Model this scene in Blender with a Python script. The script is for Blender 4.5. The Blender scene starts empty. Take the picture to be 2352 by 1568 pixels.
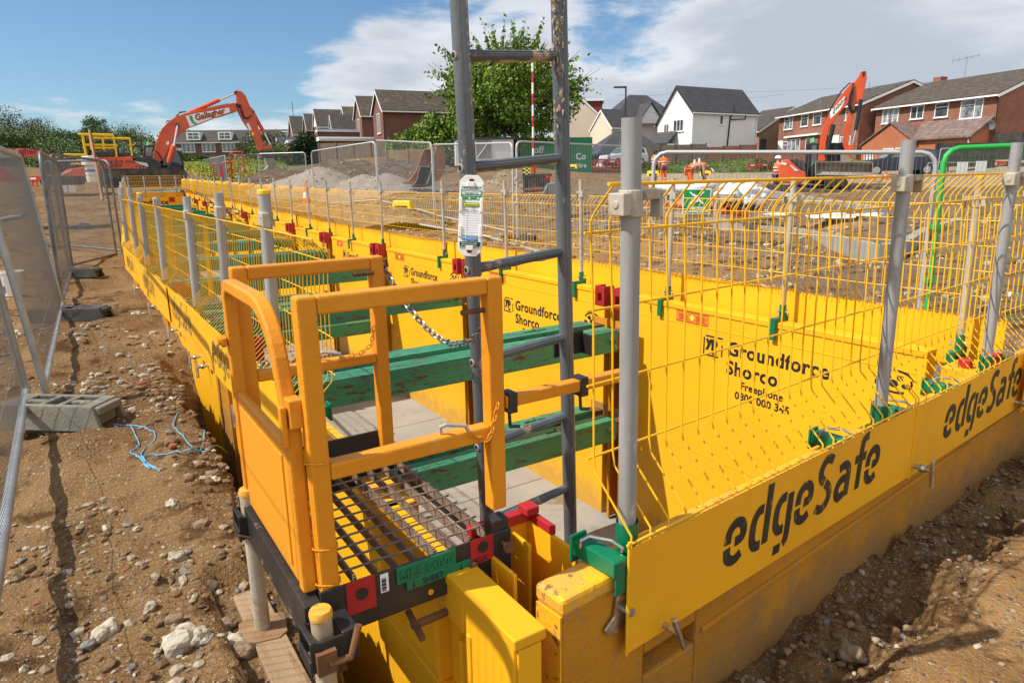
import bpy, math, random
import numpy as np
from mathutils import Vector, Matrix, noise
random.seed(7); RNG = np.random.default_rng(11)
SC = bpy.context.scene; COL = SC.collection
R = math.radians
# ------------------------------------------------------------------ camera, sky, sun
FPX, CX, CY = 1568.0, 1176.0, 784.0          # photograph measured on a 2352 x 1568 grid
_d = Vector((105.7, 6521.0, 1568.0)).normalized()
_Z = -_d; _f = Vector((0, 0, 1)); _Y = (_f - _f.dot(_Z)*_Z).normalized(); _X = _Y.cross(_Z)
CM = Matrix((_X, _Y, _Z))
def ray(px, py): return CM @ Vector(((px-CX)/FPX, (py-CY)/FPX, 1.0))
def atd(px, py, dep): return ray(px, py)*dep
def atz(px, py, z):
    r = ray(px, py); return r*(z/r.z)
cam_d = bpy.data.cameras.new('camera'); cam = bpy.data.objects.new('camera', cam_d); COL.objects.link(cam)
cam_d.sensor_width = 36.0; cam_d.lens = FPX/2352*36; cam_d.clip_start = 0.05; cam_d.clip_end = 4000
cam.matrix_world = Matrix((CM @ Vector((1,0,0)), CM @ Vector((0,-1,0)), CM @ Vector((0,0,-1)))).transposed().to_4x4()
SC.camera = cam
SC.view_settings.view_transform = 'Standard'; SC.view_settings.look = 'None'
SC.view_settings.exposure = 0.26; SC.view_settings.gamma = 1.0
SUN = Vector((-0.62, -0.166, 0.77)).normalized()
sl = bpy.data.lights.new('sun', 'SUN'); sl.energy = 4.9; sl.angle = R(0.53); sl.color = (1.0, 0.94, 0.84)
so = bpy.data.objects.new('sun', sl); COL.objects.link(so); so.location = SUN*60
so.rotation_euler = (-SUN).to_track_quat('-Z', 'Y').to_euler()

def nd(nt, t, **kw):
    n = nt.nodes.new(t)
    for k, v in kw.items():
        if k.startswith('i_'):
            n.inputs[k[2:].replace('_', ' ')].default_value = v
        else: setattr(n, k, v)
    return n
def math_(nt, op, a, b=None, c=None, clamp=False):
    n = nt.nodes.new('ShaderNodeMath'); n.operation = op; n.use_clamp = clamp
    for i, x in enumerate((a, b, c)):
        if x is None: continue
        if isinstance(x, (int, float)): n.inputs[i].default_value = x
        else: nt.links.new(x, n.inputs[i])
    return n.outputs[0]
def ramp(nt, x, lo, hi):
    n = nt.nodes.new('ShaderNodeMapRange'); n.interpolation_type = 'SMOOTHSTEP'
    n.inputs[1].default_value = lo; n.inputs[2].default_value = hi
    nt.links.new(x, n.inputs[0]); return n.outputs[0]
def mixc(nt, f, a, b, mode='MIX'):
    n = nt.nodes.new('ShaderNodeMix'); n.data_type = 'RGBA'; n.blend_type = mode
    for s, x in ((n.inputs[0], f), (n.inputs[6], a), (n.inputs[7], b)):
        if isinstance(x, (int, float)): s.default_value = x
        elif isinstance(x, tuple): s.default_value = (*x[:3], 1)
        else: nt.links.new(x, s)
    return n.outputs[2]

W = bpy.data.worlds.new('World'); SC.world = W; W.use_nodes = True
nt = W.node_tree; nt.nodes.clear()
out = nd(nt, 'ShaderNodeOutputWorld'); bg = nd(nt, 'ShaderNodeBackground'); bg.inputs[1].default_value = 0.105
sky = nd(nt, 'ShaderNodeTexSky', sky_type='NISHITA', sun_disc=False, sun_elevation=math.asin(SUN.z),
         sun_rotation=math.atan2(SUN.x, SUN.y), air_density=1.0, dust_density=0.6, ozone_density=2.0)
tc = nd(nt, 'ShaderNodeTexCoord'); sep = nd(nt, 'ShaderNodeSeparateXYZ'); nt.links.new(tc.outputs['Generated'], sep.inputs[0])
zz = math_(nt, 'ADD', math_(nt, 'MAXIMUM', sep.outputs[2], 0.0), 0.18)
cmb = nd(nt, 'ShaderNodeCombineXYZ')
nt.links.new(math_(nt, 'DIVIDE', sep.outputs[0], zz), cmb.inputs[0]); nt.links.new(math_(nt, 'DIVIDE', sep.outputs[1], zz), cmb.inputs[1])
n1 = nd(nt, 'ShaderNodeTexNoise', noise_dimensions='3D', i_Scale=1.6, i_Detail=10.0, i_Roughness=0.58, i_Distortion=0.25)
nt.links.new(cmb.outputs[0], n1.inputs['Vector'])
dens = n1.outputs[0]
def blob(px, py, width, amt):
    """a bank of cloud in one direction of the sky"""
    global dens
    c = ray(px, py).normalized()
    vm = nd(nt, 'ShaderNodeVectorMath', operation='SUBTRACT'); nt.links.new(tc.outputs['Generated'], vm.inputs[0]); vm.inputs[1].default_value = c
    sc_ = nd(nt, 'ShaderNodeVectorMath', operation='MULTIPLY'); nt.links.new(vm.outputs[0], sc_.inputs[0]); sc_.inputs[1].default_value = (1, 1, 2.6)
    ln = nd(nt, 'ShaderNodeVectorMath', operation='LENGTH'); nt.links.new(sc_.outputs[0], ln.inputs[0])
    g = ramp(nt, ln.outputs['Value'], width, 0.0)
    dens = math_(nt, 'ADD', dens, math_(nt, 'MULTIPLY', g, amt))
for a in ((800, 120, .17, .26), (980, 150, .18, .2), (1180, 90, .15, .22), (1750, 60, .42, .30), (2150, 150, .46, .33), (1560, 250, .3, .27),
          (1300, 200, .12, .1), (900, 215, .16, .12), (640, 250, .2, .07), (300, 240, .2, .07), (50, 20, .2, .07), (1500, 130, .16, -.22), (1480, 60, .14, -.12), (350, 60, .35, -.2), (650, 30, .25, -.14), (250, 170, .2, -.06)):
    blob(*a)
back = ramp(nt, math_(nt, 'MULTIPLY', sep.outputs[1], -1.0), -.05, .45)      # unseen bright cloud behind the camera, added as fill light
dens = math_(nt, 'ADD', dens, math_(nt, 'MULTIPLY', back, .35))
cf = ramp(nt, dens, 0.50, 0.66)
n2 = nd(nt, 'ShaderNodeTexNoise', i_Scale=2.3, i_Detail=6.0, i_Roughness=0.5)
mp = nd(nt, 'ShaderNodeVectorMath', operation='ADD'); nt.links.new(cmb.outputs[0], mp.inputs[0]); mp.inputs[1].default_value = (.13, .35, .2)
nt.links.new(mp.outputs[0], n2.inputs['Vector'])
shade = ramp(nt, math_(nt, 'ADD', math_(nt, 'MULTIPLY', dens, 0.9), math_(nt, 'MULTIPLY', n2.outputs[0], 0.55)), 0.72, 1.15)
ccol = mixc(nt, shade, (7.0, 7.1, 7.4), (4.3, 4.65, 5.25))
tint = mixc(nt, 1.0, sky.outputs[0], (0.68, 0.87, 1.0), 'MULTIPLY')
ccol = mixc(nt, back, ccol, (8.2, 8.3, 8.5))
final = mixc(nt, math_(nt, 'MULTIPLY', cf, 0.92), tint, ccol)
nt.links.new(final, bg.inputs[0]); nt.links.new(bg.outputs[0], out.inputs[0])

# ------------------------------------------------------------------ materials
MATS = {}
def mat(name, c, rough=0.5, metal=0.0, c2=None, ns=4.0, lo=.42, hi=.62, wear=None, wear2=None, bump=0.0, bs=60.0, spec=0.5,
        zdirt=None, trans=0.0, emit=None, brick=None, wave=None, stretch=(1,1,1), attr=None, alpha=None, coat=0.0, pebble=None):
    spec = spec*.6 if 'yellow' in name or 'wall' in name else spec
    m = bpy.data.materials.new(name); MATS[name] = m; m.use_nodes = True; nt = m.node_tree
    b = nt.nodes['Principled BSDF']
    b.inputs['Roughness'].default_value = rough; b.inputs['Metallic'].default_value = metal
    b.inputs['Specular IOR Level'].default_value = spec; b.inputs['Coat Weight'].default_value = coat
    t = nd(nt, 'ShaderNodeTexCoord'); oi = nd(nt, 'ShaderNodeObjectInfo')
    va = nd(nt, 'ShaderNodeVectorMath', operation='MULTIPLY_ADD'); nt.links.new(t.outputs['Object'], va.inputs[0]); va.inputs[1].default_value = stretch
    cb = nd(nt, 'ShaderNodeCombineXYZ'); r_ = math_(nt, 'MULTIPLY', oi.outputs['Random'], 31.0)
    for i in range(3): nt.links.new(r_, cb.inputs[i])
    nt.links.new(cb.outputs[0], va.inputs[2]); vec = va.outputs[0]
    def nz(scale, det=5.0, ro=.55):
        n = nd(nt, 'ShaderNodeTexNoise', i_Scale=scale, i_Detail=det, i_Roughness=ro); nt.links.new(vec, n.inputs['Vector']); return n.outputs[0]
    col = c; bh = None; PH = None
    if brick:
        br = nd(nt, 'ShaderNodeTexBrick', i_Scale=1.0, i_Mortar_Size=brick[2], i_Brick_Width=brick[0], i_Row_Height=brick[1])
        br.inputs['Color1'].default_value = (*c, 1); br.inputs['Color2'].default_value = (*(c2 or c), 1); br.inputs['Mortar'].default_value = (*brick[3], 1)
        # walls stand upright: run the courses along x+y and z of the thing itself
        s = nd(nt, 'ShaderNodeSeparateXYZ'); nt.links.new(t.outputs['Object'], s.inputs[0]); q = nd(nt, 'ShaderNodeCombineXYZ')
        nt.links.new(math_(nt, 'ADD', s.outputs[0], s.outputs[1]), q.inputs[0]); nt.links.new(s.outputs[2], q.inputs[1])
        nt.links.new(q.outputs[0], br.inputs['Vector']); col = br.outputs[0]
        col = mixc(nt, math_(nt, 'MULTIPLY', ramp(nt, nz(.9), .3, .75), .45), col, tuple(x*.55 for x in c))
    elif c2: col = mixc(nt, ramp(nt, nz(ns), lo, hi), c, c2)
    if wave:
        s = nd(nt, 'ShaderNodeSeparateXYZ'); nt.links.new(t.outputs['Object'], s.inputs[0])
        ax = s.outputs[wave[0]]
        w_ = math_(nt, 'FRACT', math_(nt, 'MULTIPLY', ax, wave[1])); g = ramp(nt, w_, 0.0, wave[2])
        col = mixc(nt, g, tuple(x*wave[3] for x in c), col); bh = w_
    if attr:
        for an, ac, ac2 in attr:
            at = nd(nt, 'ShaderNodeAttribute', attribute_name=an)
            f = math_(nt, 'ADD', at.outputs['Fac'], math_(nt, 'MULTIPLY', math_(nt, 'SUBTRACT', nz(1.3, 8, .65), .5), 1.1))
            col = mixc(nt, ramp(nt, f, .35, .65), col, mixc(nt, ramp(nt, nz(3.5, 8, .7), .35, .65), ac, ac2))
    if pebble:
        for sc, thr in pebble:
            vo = nd(nt, 'ShaderNodeTexVoronoi', i_Scale=sc, i_Randomness=1.0); nt.links.new(vec, vo.inputs['Vector'])
            sp = nd(nt, 'ShaderNodeSeparateColor'); nt.links.new(vo.outputs['Color'], sp.inputs[0])
            big = ramp(nt, math_(nt, 'ADD', sp.outputs[0], math_(nt, 'MULTIPLY', math_(nt, 'SUBTRACT', nz(2.2, 4), .5), .9)), thr, thr+.05)
            f = math_(nt, 'MULTIPLY', ramp(nt, vo.outputs['Distance'], .42, .30), big)
            pc = mixc(nt, sp.outputs[1], (.18, .115, .06), (.42, .315, .195)); pc = mixc(nt, ramp(nt, sp.outputs[2], .86, .9), pc, (.13, .12, .11))
            col = mixc(nt, f, col, pc)
            hh = math_(nt, 'MULTIPLY', math_(nt, 'MULTIPLY', math_(nt, 'SUBTRACT', .45, vo.outputs['Distance'], None, True), big), 30.0/sc)
            PH = hh if PH is None else math_(nt, 'ADD', PH, hh)
    rs = None
    for wv in (wear, wear2):
        if wv:
            wc, ws, wl, wh = wv[:4]
            f = ramp(nt, nz(ws, 8, .68), wl, wh); col = mixc(nt, f, col, wc)
    if zdirt:
        g = nd(nt, 'ShaderNodeNewGeometry'); s = nd(nt, 'ShaderNodeSeparateXYZ'); nt.links.new(g.outputs['Position'], s.inputs[0])
        f = math_(nt, 'ADD', ramp(nt, s.outputs[2], zdirt[2], zdirt[1]), math_(nt, 'MULTIPLY', math_(nt, 'SUBTRACT', nz(7.0, 8, .7), .5), 1.5))
        col = mixc(nt, math_(nt, 'MULTIPLY', ramp(nt, f, .35, .9), zdirt[3]), col, zdirt[0])
    if isinstance(col, tuple): b.inputs['Base Color'].default_value = (*col, 1)
    else: nt.links.new(col, b.inputs['Base Color'])
    if bump or bh:
        bp = nd(nt, 'ShaderNodeBump', i_Strength=min(1.0, bump if bump else .5), i_Distance=0.01 if not bh else .03)
        hgt = bh if bh else nz(bs, 6, .6)
        if PH is not None: hgt = math_(nt, 'ADD', math_(nt, 'MULTIPLY', hgt, 1.0), math_(nt, 'MULTIPLY', PH, 1.6)); bp.inputs['Distance'].default_value = .02
        nt.links.new(hgt, bp.inputs['Height']); nt.links.new(bp.outputs[0], b.inputs['Normal'])
    if trans: b.inputs['Transmission Weight'].default_value = trans
    if emit: b.inputs['Emission Color'].default_value = (*emit[:3], 1); b.inputs['Emission Strength'].default_value = emit[3]
    return m
RUST = (.10, .045, .018); MUD = (.27, .18, .10)
YEL = (.83, .42, .012)
mat('yellow_paint', YEL, .42, 0, (.75, .36, .013), 1.2, .4, .7, wear2=((.40, .20, .04), 40, .69, .73), wear=((.45, .27, .03), 9, .66, .72), bump=.08, bs=25)
mat('yellow_wall', (.84, .44, .013), .45, 0, (.77, .385, .012), .8, .4, .7, wear=((.50, .26, .03), 5, .66, .74), wear2=((.42, .22, .04), 38, .70, .74), bump=.10, bs=6, zdirt=((.36, .22, .07), -3.4, -2.6, .6))
mat('outer_wall', (.56, .245, .013), .6, 0, (.43, .185, .015), 2.0, .35, .7, wear=((.34, .21, .10), 22, .56, .66), bump=.5, bs=70, zdirt=((.30, .165, .06), -1.75, -1.10, .85))
mat('wire_yellow', (.86, .47, .012), .4, 0, (.80, .42, .015), 6, .4, .7, wear=((.13, .10, .09), 13, .70, .735))
mat('kick_yellow', (.90, .455, .012), .42, 0, (.79, .38, .014), 1.6, .35, .7, wear=((.55, .33, .10), 16, .66, .74), bump=.12, bs=18)
mat('rail_yellow', (.72, .285, .016), .40, 0, (.64, .235, .016), 3, .35, .7, wear=((.10, .05, .02), 11, .70, .725), wear2=((.62, .30, .07), 3.5, .6, .72), bump=.35, bs=22)
mat('side_yellow', (.76, .315, .018), .40, 0, (.70, .27, .018), 1.4, .35, .7, wear=((.60, .32, .06), 10, .7, .75), bump=.06, bs=12, stretch=(1, 1, .3))
mat('worn_cap_yellow', (.82, .42, .015), .55, 0, (.70, .36, .06), 8, .4, .6, wear=((.24, .13, .06), 30, .58, .64), wear2=((.6, .45, .3), 14, .7, .76), bump=.4, bs=50)
mat('bracket_green', (.0, .17, .072), .4, 0, (.0, .15, .065), 9, .4, .6, wear=((.12, .07, .04), 24, .66, .70), bump=.1)
mat('strut_green', (.04, .27, .14), .5, 0, (.024, .185, .095), 3, .35, .65, wear=((.085, .04, .022), 24, .55, .61), wear2=((.10, .06, .04), 70, .55, .64), bump=.2, bs=50, stretch=(.22, 1, 1))
mat('strut_plain', (.0, .22, .13), .5, 0, (.0, .17, .10), 3, .35, .65, wear=((.07, .05, .03), 9, .66, .72))
mat('galv', (.39, .395, .39), .55, .2, (.27, .275, .27), 7, .3, .7, wear=((.37, .31, .21), 5, .56, .68), wear2=((.52, .52, .51), 16, .58, .66), bump=.12, bs=70, stretch=(1, 1, .25))
mat('galv_dirty', (.42, .39, .33), .65, .15, (.48, .43, .34), 9, .35, .65, wear=((.40, .31, .20), 7, .5, .6), bump=.25, bs=50)
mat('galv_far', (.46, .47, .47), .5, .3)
mat('heras_grey', (.40, .43, .44), .45, .4, (.30, .32, .33), 6, .35, .65, wear=((.20, .12, .06), 6, .70, .74))
mat('wire_grey', (.20, .205, .205), .5, .3)
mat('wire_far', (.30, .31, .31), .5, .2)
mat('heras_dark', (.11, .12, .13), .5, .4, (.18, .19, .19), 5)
mat('zinc', (.62, .62, .60), .3, .9, (.4, .4, .4), 30)
mat('chain_steel', (.33, .34, .35), .32, .85, (.2, .2, .2), 40)
mat('ladder_grey', (.095, .112, .128), .38, .15, (.14, .158, .172), 3, .35, .65, wear=((.46, .36, .25), 7.5, .60, .66), wear2=((.43, .36, .27), 34, .66, .70), bump=.3, bs=55, stretch=(1, 1, .45))
mat('mud_cake', (.46, .36, .25), .9, 0, (.38, .29, .19), 30, bump=.9, bs=60)
mat('black_steel', (.016, .016, .017), .45, 0, (.03, .028, .026), 6, .4, .6, wear=((.22, .17, .12), 10, .63, .70), bump=.15)
mat('rust_grate', (.17, .115, .08), .75, .1, (.26, .19, .14), 18, .35, .65, bump=.6, bs=60)
mat('rust', (.20, .085, .03), .8, .1, (.11, .05, .025), 14, .35, .65, bump=.4)
mat('rust_bucket', (.24, .095, .032), .75, .1, (.33, .15, .06), 1.5, .35, .65, wear=((.12, .06, .035), 3, .55, .65), bump=.2, bs=10)
mat('red_paint', (.40, .016, .018), .5, 0, (.30, .012, .014), 6, .4, .65, wear=((.2, .04, .02), 18, .66, .71))
mat('black_text', (.013, .014, .016), .55, 0, None, wear=((.62, .34, .015), 22, .62, .655))
mat('stencil_faded', (.20, .12, .03), .6, 0, (.40, .23, .03), 7, .4, .6, wear=((.62, .34, .015), 20, .56, .64))
mat('stencil_text', (.02, .019, .016), .55, 0, (.055, .045, .02), 9, .4, .7, wear=((.50, .28, .02), 26, .60, .66), stretch=(1, 1, .5))
mat('text_plain', (.014, .014, .015), .6)
mat('concrete', (.27, .25, .225), .85, 0, (.33, .305, .275), 1.4, .3, .7, wear=((.42, .39, .35), 2.5, .68, .73), wear2=((.20, .15, .095), 1.7, .54, .70), bump=.2, bs=40)
mat('culvert_wall', (.34, .31, .27), .9, 0, (.40, .37, .32), 2)
mat('block_concrete', (.145, .145, .12), .9, 0, (.21, .195, .15), 5, .35, .65, wear=((.30, .26, .19), 18, .6, .68), bump=.5, bs=60)
mat('block_dark', (.045, .045, .042), .8, 0, (.08, .075, .065), 6, bump=.3)
mat('timber', (.36, .25, .145), .85, 0, (.27, .18, .10), 2, stretch=(.3, 3, 1), bump=.2, bs=30, wear=((.19, .11, .05), 5, .56, .68))
mat('soiled_plate', (.30, .18, .095), .85, 0, (.24, .14, .07), 9, wear=((.16, .08, .04), 14, .6, .7), bump=.3)
mat('ply', (.52, .40, .27), .8, 0, (.45, .33, .21), 3)
mat('fence_timber', (.13, .10, .07), .9, 0, (.19, .15, .11), 4, stretch=(3, 3, .4), wave=(0, 7.0, .18, .35))
mat('fence_black', (.03, .028, .026), .85, 0, (.05, .045, .04), 3, wave=(0, 7.0, .15, .4))
mat('rope_blue', (.12, .42, .66), .7, 0, (.10, .30, .50), 40)
mat('white_plastic', (.78, .77, .72), .45, 0, (.70, .68, .62), 8)
mat('paper', (.80, .81, .84), .6); mat('tag_green', (.0, .27, .10), .5); mat('tag_yellow', (.80, .82, .03), .5); mat('tag_blue', (.01, .18, .48), .5)
mat('ink', (.03, .04, .09), .6); mat('line_grey', (.45, .5, .6), .6)
mat('orange_sticker', (.85, .22, .02), .5, 0, (.75, .15, .02), 60)
mat('red_plastic', (.60, .035, .02), .45, 0, (.52, .03, .02), 3); mat('red_far', (.50, .02, .02), .5)
mat('white_paint', (.78, .78, .76), .5); mat('render_white', (.74, .74, .73), .9, 0, (.70, .70, .69), .5, bump=.1)
mat('render_cream', (.66, .56, .44), .9, 0, (.62, .52, .41), .4); mat('render_grey', (.55, .54, .56), .9)
mat('upvc', (.80, .80, .79), .4); mat('anthracite', (.03, .032, .036), .5)
mat('glass', (.035, .045, .05), .06, 0, (.10, .12, .13), .9, .35, .65, spec=.8)
mat('curtain_glass', (.30, .33, .34), .12, 0, (.07, .08, .09), 2.2, .35, .65, spec=.8)
mat('brick_red', (.30, .095, .048), .9, 0, (.17, .05, .03), brick=(.225, .075, .008, (.30, .22, .17)))
mat('brick_dark', (.20, .058, .036), .9, 0, (.13, .042, .03), brick=(.225, .075, .008, (.24, .17, .13)))
mat('brick_orange', (.42, .135, .055), .9, 0, (.36, .11, .05), brick=(.225, .075, .006, (.40, .2, .11)))
mat('brick_school', (.13, .055, .04), .9, 0, (.10, .045, .035), brick=(.225, .075, .008, (.18, .13, .10)))
mat('brick_tan', (.33, .19, .09), .9, 0, (.27, .15, .08), brick=(.225, .075, .008, (.4, .3, .2)))
mat('tile_brown', (.062, .048, .037), .9, 0, (.095, .076, .055), 2.5, wear=((.17, .15, .09), 2.2, .58, .70), wave=(2, 4.2, .25, .4))
mat('tile_slate', (.048, .047, .052), .75, 0, (.06, .058, .062), 1.5, wave=(2, 3.3, .22, .35))
mat('tile_dark', (.055, .045, .04), .9, 0, (.075, .06, .05), 2, wave=(2, 4.2, .25, .5))
mat('tile_porch', (.15, .10, .085), .9, 0, (.21, .15, .13), 2.5, wear=((.3, .26, .22), 3, .62, .7), wave=(2, 5.0, .25, .4))
mat('render_tilehang', (.20, .045, .028), .9, 0, (.16, .035, .025), 12)
mat('lead', (.20, .21, .22), .6, .2)
mat('exc_orange', (.66, .085, .012), .38, 0, (.55, .065, .012), 1.0, .35, .65, wear=((.30, .06, .02), 5, .7, .76), coat=.15)
mat('exc_dark', (.022, .024, .027), .5, 0, (.04, .04, .042), 2); mat('exc_black', (.012, .012, .013), .55)
mat('track_mud', (.05, .043, .036), .9, 0, (.12, .095, .07), 3, .4, .65, bump=.4)
mat('bucket_mud', (.22, .19, .15), .8, .1, (.30, .27, .22), 2, wear=((.12, .10, .08), 4, .58, .68))
mat('chrome', (.75, .77, .79), .12, 1.0); mat('hose', (.018, .018, .019), .5)
mat('rail_bright', (.86, .55, .012), .4)
mat('beacon_green', (.0, .5, .12), .3, emit=(0, .8, .25, .6)); mat('beacon_amber', (.8, .22, .01), .3)
mat('maroon', (.20, .02, .02), .5); mat('letter_orange', (.80, .33, .02), .5); mat('swoosh_green', (.0, .27, .06), .5)
mat('hivis', (.95, .17, .02), .75, 0, (.85, .13, .02), 9); mat('hivis_tape', (.62, .63, .62), .4); mat('navy', (.016, .022, .05), .8); mat('work_blue', (.02, .05, .20), .8)
mat('skin', (.52, .27, .18), .6); mat('hard_hat', (.82, .82, .82), .3); mat('boots', (.05, .04, .03), .8); mat('hair_brown', (.05, .03, .02), .8)
mat('car_dark', (.045, .05, .055), .25, .4, coat=.6); mat('car_silver', (.50, .52, .54), .25, .6, coat=.6); mat('car_navy', (.012, .017, .034), .22, .3, coat=.6); mat('car_white', (.62, .63, .64), .3, .2, coat=.6); mat('car_lightgrey', (.46, .48, .50), .25, .5, coat=.6)
mat('tyre', (.015, .015, .016), .8); mat('alloy', (.45, .46, .47), .3, .8); mat('tail_red', (.45, .01, .01), .2); mat('plate_yellow', (.75, .60, .05), .5)
mat('cone_orange', (.75, .09, .02), .5); mat('cabin_grey', (.60, .61, .62), .6, 0, (.54, .55, .56), 2); mat('container_green', (.0, .23, .07), .5, wave=(0, 5.0, .3, .7))
mat('pipe_white', (.76, .77, .78), .5); mat('pipe_orange', (.75, .12, .02), .5); mat('dumpbag', (.72, .73, .75), .8, bump=.5, bs=5)
mat('heap_gravel', (.215, .175, .14), .95, 0, (.29, .24, .195), 8, .3, .7, bump=1.0, bs=14, wear=((.20, .16, .13), 22, .55, .65))
mat('heap_soil', (.075, .046, .028), .95, 0, (.115, .073, .045), 2.0, .3, .7, bump=1.0, bs=9, wear=((.19, .135, .09), 16, .62, .70))
mat('heap_clay', (.20, .128, .072), .95, 0, (.29, .19, .105), 3, .3, .7, bump=1.0, bs=10, wear=((.40, .32, .24), 14, .6, .68))
mat('asphalt', (.16, .155, .15), .9, 0, (.21, .20, .19), 2); mat('road_sand', (.40, .33, .25), .95, 0, (.34, .28, .21), 1.5)
mat('kerb', (.31, .295, .265), .85, 0, (.25, .24, .215), 2)
mat('bark', (.06, .045, .035), .95, bump=.4, bs=12)
for nm, a, b_ in (('leaf_cherry', (.125, .215, .025), (.20, .29, .04)), ('leaf_cherry_b', (.06, .125, .015), (.105, .18, .022)), ('leaf_dark', (.032, .066, .016), (.065, .11, .026)), ('leaf_mid', (.065, .115, .025), (.12, .165, .04)),
                  ('leaf_pale', (.12, .14, .065), (.18, .19, .10)), ('leaf_brown', (.055, .05, .028), (.10, .085, .05)), ('leaf_cypress', (.012, .034, .013), (.03, .06, .022)), ('leaf_white', (.25, .27, .20), (.12, .17, .06)), ('flower_yellow', (.52, .47, .015), (.26, .33, .03)), ('leaf_purple', (.05, .02, .025), (.08, .035, .035)), ('grass', (.055, .115, .018), (.10, .16, .03))):
    m = mat(nm, a, .6, 0, b_, 2.2, .3, .7)
    try:
        b0 = m.node_tree.nodes['Principled BSDF']; b0.inputs['Specular IOR Level'].default_value = .2
    except Exception: pass
for i, c in enumerate([(.44, .37, .27), (.35, .275, .185), (.26, .18, .11), (.52, .46, .36), (.21, .195, .175), (.33, .095, .05), (.19, .108, .045)]):
    mat('stone_%s' % 'abcdefg'[i], c, .9, 0, tuple(x*.72 for x in c), 9, .35, .65, bump=.5, bs=40)
STONES = ['stone_'+k for k in 'abcdefg']
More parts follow.
